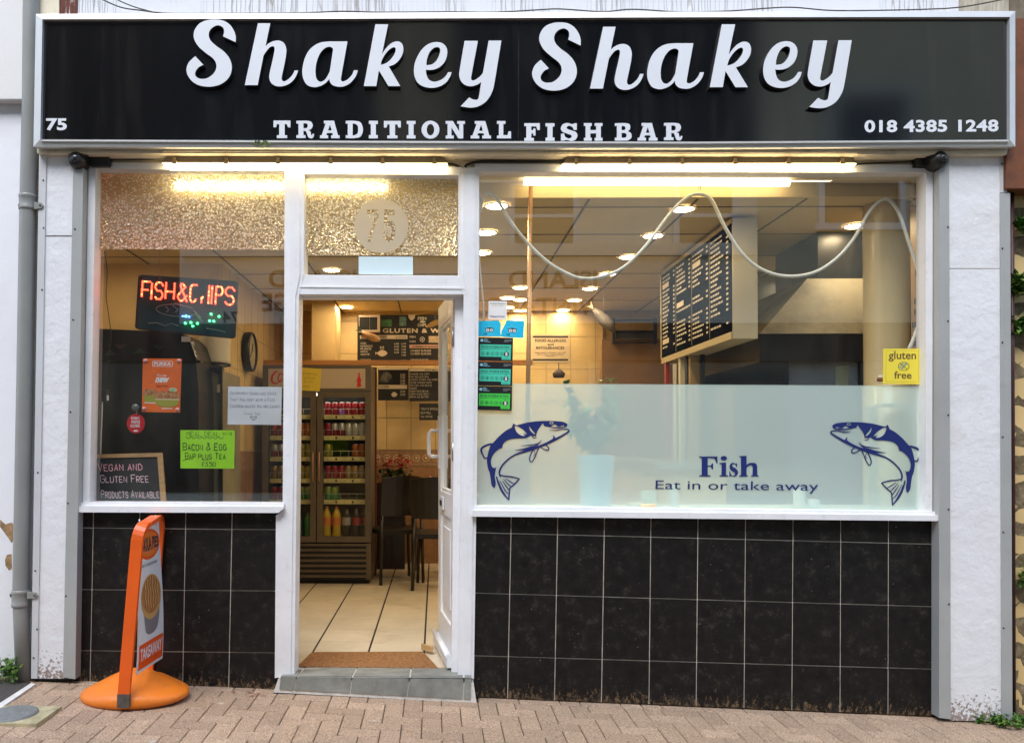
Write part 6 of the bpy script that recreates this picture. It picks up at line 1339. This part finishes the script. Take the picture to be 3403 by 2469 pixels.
# counter, plant and table beyond the fridge
DBR = mat("dark_brown_panel", (.022, .012, .008), .28, var=.5, vs=3)
mb = MB(); a, b = P(1252, 1604, 3.7), P(1475, 1870, 3.7); mb.box((a.x, 3.7, ZF), (-.30, 4.05, a.z), DBR); mb.box((P(1300, 1700, 3.69).x, 3.694, ZF + .02), (P(1304, 1700, 3.69).x, 3.70, a.z - .02), BLACKM); tag(mb.build("dark_counter"), "dark brown low counter below the tiled wall seen through the doorway", "counter")
pt = thing("flowering_plant", "red flowering plant standing on the dark counter", "plant", P(1310, 1600, 3.8)); r_ = random.Random(4); m1, m2 = MB(), MB(); c = P(1312, 1595, 3.8)
RF = mat("red_flower", (.32, .02, .015), .6, var=.4, vs=30); DL_ = mat("dark_leaf", (.02, .045, .012), .5, var=.5, vs=20)
for i in range(220):
    a = r_.uniform(0, 6.28); rr = r_.random() ** .5 * .17; p = c + Vector((rr * math.cos(a), rr * .5 * math.sin(a), .0)); hi = r_.random()
    if hi > .45: leaf(m1, p + Vector((0, 0, .12 + .10 * r_.random())), Vector((r_.uniform(-1, 1), r_.uniform(-1, .4), r_.uniform(-.2, .7))), .045, .016, RF)
    else: leaf(m2, p + Vector((0, 0, .02 + .10 * r_.random())), Vector((r_.uniform(-1, 1), r_.uniform(-1, .4), r_.uniform(-.5, .6))), .07, .022, DL_)
m1.build("flowers", pt, recalc=False); m2.build("leaves", pt, recalc=False); mb = MB(); mb.lathe([(.0, 0), (.09, 0), (.13, .03), (.135, .05), (.12, .05)], c - Vector((0, 0, .02)), mat("grey_bowl", (.25, .22, .17), .4), 20); mb.build("bowl", pt)
mb = MB(); c1 = PZ(*q('D2', 1000, 235), ZF + .004); c2 = PZ(*q('D2', 1230, 270), ZF + .004); mb.tube([c1, (c1 * .6 + c2 * .4) + Vector((0, .03, 0)), (c1 * .2 + c2 * .8) + Vector((0, .02, 0)), c2], .004, WIRE, 6); tag(mb.build("floor_cable"), "pale cable curled on the floor beside the fridge", "cable")
# cafe table and dark chairs at the back
TT = mat("pale_table_top", (.46, .36, .26), .3, var=.2, vs=6); CHB = mat("dark_chair_wood", (.008, .005, .004), .35)
tb = thing("cafe_table", "pale topped cafe table at the back of the shop by the door edge", "table", (.05, 3.35, ZF)); mb = MB(); mb.box((-.26, 3.08, ZF + .72), (.42, 3.68, ZF + .75), TT); mb.build("tabletop", tb)
for lx, ly in ((-.20, 3.14), (.36, 3.14), (-.20, 3.62), (.36, 3.62)): mb = MB(); mb.tube([(lx, ly, ZF), (lx, ly, ZF + .72)], .018, CHB, 8); mb.build("leg", tb)
def chair(cx, cy, rz, label):
    t = thing("cafe_chair", label, "chair", (cx, cy, ZF), "dark cafe chairs at the back"); M_ = Matrix.Translation((cx, cy, ZF)) @ Matrix.Rotation(rz, 4, 'Z'); W_ = lambda *p: M_ @ Vector(p)
    mb = MB(); mb.hexa([W_(*p, .43) for p in ((-.2, -.2), (.2, -.2), (.2, .2), (-.2, .2))], [W_(*p, .47) for p in ((-.2, -.2), (.2, -.2), (.2, .2), (-.2, .2))], CHB); mb.build("seat", t)
    mb = MB(); n = 7; a0 = [(-.2 + .4 * i / n, .2 + .05 * math.sin(math.pi * i / n)) for i in range(n + 1)]
    for i in range(n): (x0, y0), (x1, y1) = a0[i], a0[i + 1]; mb.hexa([W_(x0, y0, .60), W_(x1, y1, .60), W_(x1, y1 + .05, .92 + .03 * math.sin(math.pi * (i + 1) / n)), W_(x0, y0 + .05, .92 + .03 * math.sin(math.pi * i / n))], [W_(x0, y0 + .02, .60), W_(x1, y1 + .02, .60), W_(x1, y1 + .07, .92 + .03 * math.sin(math.pi * (i + 1) / n)), W_(x0, y0 + .07, .92 + .03 * math.sin(math.pi * i / n))], CHB)
    mb.build("backrest", t)
    for x, y, h in ((-.18, -.18, .43), (.18, -.18, .43), (-.18, .19, .62), (.18, .19, .62)): mb = MB(); mb.tube([W_(x * 1.08, y * 1.08, 0), W_(x, y, h)], .015, CHB, 8); mb.build("leg", t)
chair(-.36, 3.05, R(200), "dark wooden cafe chair with curved back left of the cafe table"); chair(.02, 2.72, R(175), "dark wooden cafe chair tucked in front of the cafe table")
mb = MB(); c = Vector((-.05, 3.25, ZF + .751)); mb.lathe([(0, 0), (.03, 0), (.034, .10), (.02, .14), (.012, .17), (0, .17)], c, mat("red_sauce", (.35, .02, .01), .3), 14); tag(mb.build("sauce_bottle"), "red sauce bottle standing on the cafe table", "bottle")
# black display cabinet in the left window, cooler and round dish
bc = thing("display_cabinet", "tall black rounded display cabinet inside the left window", "cabinet", (-1.75, .9, ZF)); BCY = .62
cab = [q('B1', 850, 1238), q('B1', 1510, 1270), q('B1', 1590, 1340), q('B1', 1640, 1480), (660, 1300), (662, 1760), (330, 1760)]; cab[0] = (300, cab[0][1]); cab[-1] = (300, 1760)
mb = MB(); mb.slab(cab, BCY, BCY + .65, mat("cabinet_black", (.006, .006, .007), .3)); mb.build("body", bc)
mb = MB(); mb.rect(300, 1198, 664, 1206, BCY - .03, BCY - .001, mat("dark_chrome", (.05, .07, .08), .25, .6)); mb.build("rail", bc)
mb = MB(); 
for x, y, w_, up, m_ in ((367, 1172, 44, 1, mat("dim_green_flag", (.03, .06, .04), .6)), (400, 1152, 44, -1, mat("dim_brown_flag", (.07, .045, .03), .6)), (465, 1166, 48, 1, MATS["dim_green_flag"]), (530, 1155, 46, -1, MATS["dim_green_flag"])):
    mb.poly([P(x - w_ / 2, y + up * 8, BCY - .003), P(x + w_ / 2, y + up * 8, BCY - .003), P(x, y - up * 10, BCY - .003)], m_)
mb.build("flag_print", bc, recalc=False)
mb = MB(); mb.rect(603, 1118, 632, 1136, BCY - .004, BCY - .001, PAPER); mb.build("label_card", bc)
mb = MB(); mb.rect(300, 1640, 664, 1700, BCY - .05, BCY - .001, mat("dark_blue_trim", (.01, .03, .045), .3)); mb.build("lower_trim", bc)
gc = thing("glass_cooler", "grey sided glass cooler with vertical lettering behind the green notice", "cooler", (-1.38, 1.2, ZF)); GY = .95
mb = MB(); mb.slab([q('B1', 1668, 1540), q('C1', 1668, 1500), q('C1', 1855, 1500), q('B1', 1855, 1590)], GY, GY + .5, mat("cooler_side", (.26, .23, .15), .35, var=.3, vs=3)); mb.build("side", gc)
mb = MB(); mb.slab([q('C1', 1830, 60), q('C1', 1825, 1500), q('C1', 1862, 1500), q('C1', 1860, 40)], GY - .02, GY - .001, BLACKP); mb.slab([q('B1', 1665, 1540), q('B1', 1665, 1570), q('B1', 1860, 1625), q('B1', 1860, 1580)], GY - .02, GY - .001, BLACKP); mb.build("door_edge", gc)
mb = MB(); CW = mat("cream_vinyl", (.34, .30, .2), .6)
for s, y0, y1 in (("V", 370, 430), ("I", 447, 505), ("M", 525, 580)): a, b = q('C1', 1708, y0), q('C1', 1778, y1); mb.shape(text(s, .03), bb(*a, *b, GY - .002) if s != "I" else bb(q('C1', 1735, 0)[0], a[1], q('C1', 1755, 0)[0], b[1], GY - .002), CW)
mb.shape(RECT, bb(*q('C1', 1815, 195), *q('C1', 1842, 262), GY - .022), CRM); mb.build("lettering", gc, recalc=False)
t = thing("paper_towel_roll", "fat cream paper roll standing on top of the cooler", "paper roll", P(712, 1212, 1.05)); c = P(713, 1212, 1.08); mb = MB(); h = P(713, 1122, 1.08).z - c.z
mb.lathe([(.02, h), (.098, h), (.10, h * .97), (.10, .02), (.098, 0), (.02, 0)], c, mat("cream_paper_roll", (.82, .74, .56), .7), 26); mb.build("roll", t); mb = MB(); mb.lathe([(.102, -.008), (.108, -.004), (.108, .004), (.102, .008)], c, BLACKP, 26); mb.build("stand", t)
ck = thing("wall_clock", "round black rimmed clock on the side wall seen almost edge on", "clock", (XS + .03, 2.15, 1.6)); c = PX(818, 1170, XS + .005); R0 = .165
mb = MB(); mb.lathe([(R0 - .015, .055), (R0 - .012, .065), (R0, .06), (R0 + .003, .03), (R0, 0), (0, 0)], c, BLACKP, 36, 'x'); mb.build("rim", ck); mb = MB(); mb.lathe([(0.001, .045), (R0 - .013, .045)], c, mat("clock_face", (.45, .36, .22), .5, var=.2, vs=20), 36, 'x'); mb.build("face", ck)
mb = MB(); mb.tube([c + Vector((.05, 0, 0)), c + Vector((.05, .03, .07))], .004, INK, 5); mb.tube([c + Vector((.05, 0, 0)), c + Vector((.05, -.07, -.05))], .003, INK, 5); mb.build("hand", ck)
# menu bulkhead box inside the right window
MX = 1.755; my0, my1 = .56, 2.06; mz1 = 2.64; mz0 = P(2433, 1125, my0).z
mbx = thing("menu_box", "long hanging menu box with black price panels inside the right window", "menu board", (MX + .07, 1.2, mz0))
mb = MB(); mb.box((MX, my0, mz0), (MX + .145, my1, mz1), mat("cream_board_end", (.56, .50, .36), .5, var=.05, vs=4)); mb.build("box", mbx)
mb = MB()
for z0, z1 in ((mz0 - .002, mz0 + .04), (mz1 - .03, mz1)): mb.box((MX - .012, my0, z0), (MX - .001, my1, z1), mat("pale_wood_edge", (.45, .36, .20), .5))
mb.box((MX - .012, my1 - .02, mz0), (MX - .001, my1, mz1), MATS["pale_wood_edge"]); mb.build("edging", mbx)
mb = MB(); mb.box((MX - .008, my0 + .01, mz0 + .042), (MX - .0012, my1 - .022, mz1 - .032), mat("menu_gloss", (.006, .006, .007), .6, spec=.0)); mb.build("panel", mbx)
mb = MB(); rng = random.Random(11); ncol = 4; Lp = my1 - my0 - .05
for cidx in range(ncol):
    ya = my1 - .03 - Lp * cidx / ncol; yb = my1 - .03 - Lp * (cidx + 1) / ncol; z = mz1 - .07
    if cidx: mb.box((MX - .0095, ya - .003, mz0 + .05), (MX - .0081, ya + .003, mz1 - .04), mat("panel_divider", (.2, .17, .12), .5))
    while z > mz0 + .08:
        head = rng.random() < .14; f = flat((MX - .0088, ya - .02, z), (0, -1, 0), (0, 0, 1))
        if head: ww = (ya - yb) * .45; mb.poly([f(0, -.018), f(ww, -.018), f(ww, .018), f(0, .018)], CRM); z -= .05
        else:
            ln = rng.uniform(.25, .6) * (ya - yb); x_ = 0
            while x_ < ln: w2 = rng.uniform(.02, .05); mb.poly([f(x_, 0), f(x_ + w2, 0), f(x_ + w2, .013), f(x_, .013)], WHT); x_ += w2 + .009
            xp_ = (ya - yb) * .76; mb.poly([f(xp_, 0), f(xp_ + .035, 0), f(xp_ + .035, .013), f(xp_, .013)], WHT); z -= .031
        if rng.random() < .08: z -= .05
mb.build("printed_menu", mbx, recalc=False)
# extractor hood, duct and column
hd_ = thing("extractor_hood", "big greasy steel extractor hood above the frying range", "extractor hood", (2.9, 1.4, 1.9)); HM = mat("khaki_steel", (.30, .27, .19), .6, .0, var=.18, vs=2, stain=(.03, .025, .02), ss=1.6, st=(.5, .72), sa=.85)
hz0 = 1.97; lo = [(1.95, .66, hz0), (3.3, .66, hz0), (3.3, 2.2, hz0), (1.95, 2.2, hz0)]; hi = [(2.37, .95, 2.36), (2.95, .95, 2.36), (2.95, 1.9, 2.36), (2.37, 1.9, 2.36)]
mb = MB(); mb.hexa(lo, hi, HM); mb.build("canopy", hd_); mb = MB(); mb.box((1.95, .66, 1.80), (3.3, 2.2, 1.968), mat("black_skirt", (.008, .008, .008), .5)); mb.build("skirt", hd_)
mb = MB(); mb.box((2.44, .955, 2.361), (2.9, 1.6, ZC), mat("sooty_duct", (.010, .009, .008), .35, .0, var=.9, vs=9, stretch=(4, 4, .6))); mb.build("duct", hd_)
cl = thing("round_column", "glossy cream round column just inside the right window", "column", P(2945, 1290, .38)); c = P(2945, 1000, .38); r0 = (P(3014, 1000, .38) - P(2876, 1000, .38)).length / 2
CC = mat("glossy_cream_column", (.62, .50, .28), .22, var=.06, vs=3); zj = P(2945, 1278, .25).z
mb = MB(); mb.lathe([(r0, zj), (r0, ZC + .2)], (c.x, c.y, 0), CC, 40); mb.build("shaft", cl); mb = MB(); mb.lathe([(r0 + .006, ZF), (r0 + .006, zj), (r0, zj + .004)], (c.x, c.y, 0), CC, 40); mb.build("base", cl)
mb = MB(); mb.tube([(c.x + r0 + .02, c.y + .02, ZF), (c.x + r0 + .02, c.y + .02, ZC)], .012, BLACKP, 8); mb.build("side_pipe", cl)
# frying range and things on it
rg = thing("frying_range", "steel and glass frying range behind the counter", "frying range", (2.7, 1.6, ZF)); mb = MB(); mb.box((1.95, 1.2, ZF), (3.7, 2.2, 1.15), mat("range_steel", (.30, .27, .22), .35, .6, var=.15, vs=4)); mb.build("body", rg)
mb = MB(); mb.box((2.10, 1.5, 1.151), (2.9, 2.1, 1.72), mat("range_dark_glass", (.05, .03, .018), .2, var=.6, vs=3)); mb.box((2.95, 1.5, 1.151), (3.5, 2.1, 1.62), MATS["range_dark_glass"]); mb.build("glass_cabinet", rg)
ct = thing("serving_counter", "cream serving counter below the menu box", "counter", (1.7, 1.4, ZF)); mb = MB(); mb.box((1.45, .95, ZF), (1.85, 3.2, 1.15), WALLI); mb.build("front", ct); mb = MB(); mb.box((1.40, .90, 1.151), (1.90, 3.25, 1.19), STEEL); mb.build("worktop", ct)
def upright(label, px0, px1, Y, m, z0=1.19, z1=None, name="upright_post", cat="post"):
    a, b = P(px0, 1250, Y), P(px1, 1250, Y); mb = MB(); mb.box((a.x, Y, z0), (b.x, Y + .04, z1 or mz0), m); tag(mb.build(name), label, cat)
upright("thin red post under the left end of the menu box", *[q('B3', x, 0)[0] for x in (1670, 1702)], 1.95, mat("red_post", (.35, .015, .02), .4)); upright("pale post beside the red post under the menu box", *[q('B3', x, 0)[0] for x in (1790, 1835)], 1.6, CREAM); upright("slim dark post between two pale uprights under the menu box", *[q('B3', x, 0)[0] for x in (1845, 1870)], 1.5, BLACKM)
upright("wide pale upright under the menu box", *[q('B3', x, 0)[0] for x in (1875, 1960)], 1.45, mat("ochre_panel", (.40, .27, .12), .5)); upright("black upright right of the wide pale one", *[q('B3', x, 0)[0] for x in (1970, 1998)], 1.4, BLACKM)
t, g = sheet("paper_notice", "small yellow green note taped by the frying range", "notice", [q('C4', 692, 15), q('C4', 800, 20), q('C4', 798, 205), q('C4', 690, 205)], .92, mat("yellow_green_paper", (.30, .34, .04), .7))
# tiled pier with the allergy notice, brown wall, slim fixtures
mb = MB(); a, b = P(1758, 900, 4.02), P(2003, 900, 4.02); mb.box((a.x, 4.02, ZF), (b.x, 4.09, ZC), WALLI)
for zz in (ZF + .33 * i for i in range(1, 8)): mb.box((a.x, 4.018, zz), (b.x, 4.02, zz + .004), WG)
for i in range(1, 4): xx = a.x + i * .25 - .08; mb.box((xx, 4.0175, ZF), (xx + .004, 4.02, ZC), WG)
tag(mb.build("tiled_pier"), "cream tiled pier carrying the food allergies notice", "pier")
t = thing("allergy_notice", "food allergies and intolerances notice on the tiled pier", "notice", P(1828, 1198, 4.01)); f = lambda x0, y0, x1, y1: bb(*q('B3', x0, y0), *q('B3', x1, y1), 4.0125); mb = MB(); a, b = P(*q('B3', 545, 1285), 4.014), P(*q('B3', 865, 1525), 4.014); mb.box((a.x, 4.014, b.z), (b.x, 4.017, a.z), mat("notice_card", (.56, .43, .27), .6)); mb.build("card", t)
mb = MB(); mb.shape(RECT, f(557, 1301, 852, 1316), INK); mb.shape(RECT, f(555, 1494, 852, 1509), INK)
for s, x0, y0, x1, y1 in (("FOOD ALLERGIES", 575, 1328, 835, 1352), ("and", 680, 1362, 730, 1382), ("INTOLERANCES", 585, 1390, 820, 1413), ("Please speak to a member of our staff", 575, 1436, 832, 1448), ("about your requirements", 590, 1452, 815, 1463), ("Thank you", 665, 1466, 745, 1478)): mb.shape(text(s, .02), f(x0, y0, x1, y1), INK)
mb.build("lettering", t, recalc=False)
mb = MB(); a, b = P(2003, 1130, 3.8), P(2300, 1130, 3.8); mb.box((a.x - .01, 3.8, ZF), (1.95 + .6, 3.9, P(2003, 1128, 3.8).z), mat("brown_partition", (.26, .14, .06), .5, var=.2, vs=2)); tag(mb.build("brown_partition"), "brown partition wall behind the serving counter", "partition")
fx = thing("wall_rack", "black wire rack high on the back wall right of the fish ornament", "rack", P(2108, 1140, 3.75)); mb = MB()
for y in (1062, 1098, 1136): mb.rect(2040, y, 2182, y + 4, 3.70, 3.75, BLACKM)
for x in (2036, 2176): mb.rect(x, 1056, x + 8, 1142, 3.70, 3.76, BLACKM)
mb.rect(2046, 1098, 2176, 1126, 3.74, 3.76, mat("dark_mesh", (.04, .035, .03), .6)); mb.build("frame", fx)
mb = MB(); a = P(1764, 640, .22); b = P(1752, 1250, .22); mb.tube([(b.x, .22, ZF), (b.x + .001, .22, 1.4), (a.x, .22, ZC + .12)], .0125, mat("copper_pole", (.52, .30, .14), .35, .3), 12); tag(mb.build("copper_pole"), "slim copper coloured pole standing inside the right window", "pole")
mb = MB(); p = P(1857, 1245, 3.35); mb.tube([p + Vector((0, 0, .05)), p + Vector((0, 0, .11))], .004, BLACKM, 5); mb.lathe([(.0, -.03), (.05, -.028), (.06, .01), (.03, .04), (.012, .055)], p, mat("dark_basket", (.05, .025, .015), .7), 14); tag(mb.build("hanging_basket"), "small dark hanging basket below the allergy notice", "basket")
# plant and things behind the frosted film
zs = P(1900, 1690, .09).z
lg = mat("window_shelf_white", (.60, .62, .60), .4)
mb = MB(); mb.box((.24, .075, zs - .04), (2.60, .40, zs), lg); tag(mb.build("window_shelf"), "white shelf inside the bottom of the right window", "shelf")
pp_ = thing("potted_plant", "leafy plant in a pale blue pot behind the frosted film", "potted plant", P(1980, 1690, .16)); c = P(1980, 1690, .16); c.z = zs; ph = P(1980, 1512, .16).z - zs
mb = MB(); mb.lathe([(0, .002), (.075, .002), (.08, .01), (.10, ph - .01), (.104, ph), (.09, ph), (.088, ph - .03), (0, ph - .03)], c, mat("pale_blue_pot", (.72, .82, .95), .4), 28); mb.build("pot", pp_)
m1, m2 = MB(), MB(); r_ = random.Random(8)
for i in range(16):
    tip = c + Vector((r_.uniform(-.17, .17), r_.uniform(-.05, .07), ph + r_.uniform(.12, .36))); bs_ = c + Vector((r_.uniform(-.03, .03), 0, ph - .03)); m1.tube([bs_, (bs_ + tip) / 2 + Vector((0, 0, .04)), tip], .003, DL_, 5, False)
    for j in range(26): leaf(m2, bs_.lerp(tip, r_.uniform(.35, 1.05)), Vector((r_.uniform(-1, 1), r_.uniform(-.7, .7), r_.uniform(-.4, .8))), .065, .022, r_.choice([LEAF, mat("mid_leaf", (.08, .26, .07), .5), mat("pale_leaf", (.42, .52, .24), .5)]))
top = P(2015, 1262, .22)
for j in range(22): leaf(m2, top + Vector((r_.uniform(-.04, .04), r_.uniform(-.02, .02), r_.uniform(-.06, .0))), Vector((r_.uniform(-1, 1), r_.uniform(-.6, .3), r_.uniform(0, 1))), .035, .014, MATS["pale_leaf"])
m1.tube([c + Vector((0, 0, ph - .03)), (c + top) / 2 + Vector((.01, 0, .1)), top - Vector((0, 0, .04))], .004, DL_, 5, False); m1.build("stem", pp_, recalc=False); m2.build("foliage", pp_, recalc=False)
def jar(label, px, r, h, m, Y=.15, name="white_pot"):
    c = P(px, 1690, Y); c.z = zs; mb = MB(); mb.lathe([(0, .001), (r * .9, .001), (r, .006), (r, h - .004), (r * .92, h), (0, h)], c, m, 20); tag(mb.build(name), label, "pot")
jar("small pale pot behind the film left of the word in", q('C3', 1520, 0)[0], .04, .09, mat("pale_pot", (.62, .62, .54), .5)); jar("slim white bottle behind the film below the word Fish", q('C3', 1735, 0)[0], .022, .12, PWH, name="white_bottle"); jar("low cream box behind the film at the sill", q('C3', 1490, 0)[0], .09, .03, mat("cream_box", (.66, .54, .34), .5), .11, "cream_tub")
jar("white bottle with pointed spout behind the film on the right", q('C4', 385, 0)[0], .03, .10, PWH, name="white_bottle"); jar("short white tub beside the spouted bottle", q('C4', 505, 0)[0], .03, .045, PWH, name="white_tub")
ws = thing("wall_shelf", "white bracketed shelf behind the film in the right corner", "shelf", P(3000, 1345, .12)); mb = MB(); a, b = P(2935, 1341, .10), P(3095, 1349, .10); mb.box((a.x, .10, b.z), (2.735, .24, a.z), PWH); mb.build("board", ws); mb = MB(); mb.slab([q('C4', 1240, 385), q('C4', 1320, 440), q('C4', 1440, 475), q('C4', 1440, 385)], .16, .175, PWH); mb.build("bracket", ws)
mb = MB(); a, b = P(2915, 1352, .2), P(3095, 1690, .2); mb.box((a.x, .30, zs), (2.735, .34, P(2915, 1350, .3).z), mat("pale_corner_board", (.55, .52, .40), .6)); tag(mb.build("corner_board"), "pale board behind the film in the right corner", "board")
mb = MB(); a, b = P(1590, 1560, .55), P(1900, 1690, .55); mb.box((.2, .9, ZF), (.95, 1.5, ZF + .74), mat("blue_table", (.20, .40, .45), .4)); tag(mb.build("low_table"), "blue topped low table behind the frosted film", "table")
c = P(2928, 1268, .16); mb = MB(); mb.lathe([(0, 0), (.018, 0), (.022, .012), (.016, .022), (0, .022)], c - Vector((0, 0, .0)), mat("brown_pot", (.22, .07, .03), .5), 14); mb.lathe([(.012, .022), (.012, .034), (0, .034)], c, PWH, 12); tag(mb.build("sauce_pot"), "tiny brown pot with white top beside the yellow gluten sign", "pot")

# ================================================================== THE HOUSE OPPOSITE (seen in the glass)
ob = thing("opposite_building", "white painted shop across the street reflected in the windows", "building", (1, -9.8, 0)); OYF = -9.6
OW_ = mat("opposite_white_render", (.86, .79, .64), .7, var=.06, vs=1.2); ODK = mat("opposite_dark_glass", (.02, .022, .025), .1); OSG = mat("opposite_sign_board", (.84, .77, .60), .6); OIN = mat("opposite_sign_ink", (.01, .01, .01), .6)
mb = MB(); mb.box((-14, OYF - 6, -1), (14, OYF, 3.2), OW_); mb.box((-4.4, OYF - 6, 3.2), (5.5, OYF, 6.0), OW_); mb.build("wall", ob)
mb = MB(); mb.box((-4.4, OYF - 6, 6.0), (5.5, OYF - .3, 11), mat("opposite_slates", (.025, .024, .025), .7, var=.3, vs=8)); mb.build("roof", ob)
mb = MB(); mb.box((-1.0, OYF - .5, 6.0), (.3, OYF - .1, 9.8), mat("opposite_stack", (.40, .30, .19), .8, var=.2, vs=4)); mb.build("chimney", ob)
mb = MB(); mb.box((-14, OYF - 6, 3.2), (-4.4, OYF - .3, 11.5), mat("opposite_brick", (.06, .04, .03), .85, var=.3, vs=6)); mb.build("brick_wing", ob)
mb = MB(); mb.box((5.5, OYF - 6, 3.2), (14, OYF - .3, 10.5), mat("opposite_cream", (.70, .60, .40), .8, var=.15, vs=2)); mb.build("cream_wing", ob)
mb = MB(); mb.box((-4.3, OYF, 4.5), (5.4, OYF + .22, 4.7), OW_); mb.box((-4.3, OYF, 3.35), (5.4, OYF + .08, 4.5), OSG); mb.build("fascia", ob)
mb = MB()
def otext(s, xc, wd, z0, h): mb.shape(text(s, .022), flat((xc + wd / 2, OYF + .084, z0), (-wd, 0, 0), (0, 0, h)), OIN)
otext("ISLAND", 2.0, 1.5, 3.96, .31); otext("VINTAGE", 1.80, 1.8, 3.50, .31); otext("ISLAND", -2.1, 1.5, 3.98, .31); otext("VINTAGE", -2.12, 1.7, 3.58, .31); otext("74", -3.5, .28, 3.38, .2); mb.build("lettering", ob, recalc=False)
for i, (xc, zc, ww, hh) in enumerate(((1.85, 5.2, 1.0, 1.0), (-2.0, 5.2, 1.0, 1.0), (4.6, 5.2, .9, 1.2), (-8.5, 5.5, 1.1, 1.4), (7.4, 6.2, 1.3, 2.1), (-11.5, 5.5, 1.1, 1.4))):
    yf = OYF if -4.4 < xc < 5.5 else OYF - .3
    mb = MB(); 
    for x0, x1, z0, z1 in ((-ww / 2 - .1, -ww / 2, -hh / 2, hh / 2), (ww / 2, ww / 2 + .1, -hh / 2, hh / 2), (-ww / 2 - .1, ww / 2 + .1, hh / 2, hh / 2 + .1), (-ww / 2 - .16, ww / 2 + .16, -hh / 2 - .12, -hh / 2), (-ww / 2, ww / 2, -.03, .03)): mb.box((xc + x0, yf + .001, zc + z0), (xc + x1, yf + .1, zc + z1), PWH)
    wn = mb.build("window", ob); mb = MB(); mb.box((xc - ww / 2, yf + .001, zc - hh / 2), (xc + ww / 2, yf + .03, zc + hh / 2), ODK); mb.build("pane", wn)
for x0, x1 in ((-9.0, -1.4), (.2, 2.6), (2.75, 6.0), (-13.5, -9.4), (7.2, 13)):
    mb = MB(); mb.box((x0, OYF + .001, .5), (x1, OYF + .06, 2.75), ODK); mb.build("shop_window", ob)
mb = MB(); mb.box((-13.5, OYF + .062, 2.72), (13.5, OYF + .30, 3.34), mat("opposite_dark_band", (.012, .014, .016), .8)); mb.build("dark_band", ob)  # full-width band added to keep the lower glass reflections dark
mb = MB(); mb.box((-1.1, OYF + .001, 0), (-.1, OYF + .06, 2.5), mat("opposite_door", (.05, .06, .07), .4)); mb.build("door", ob)
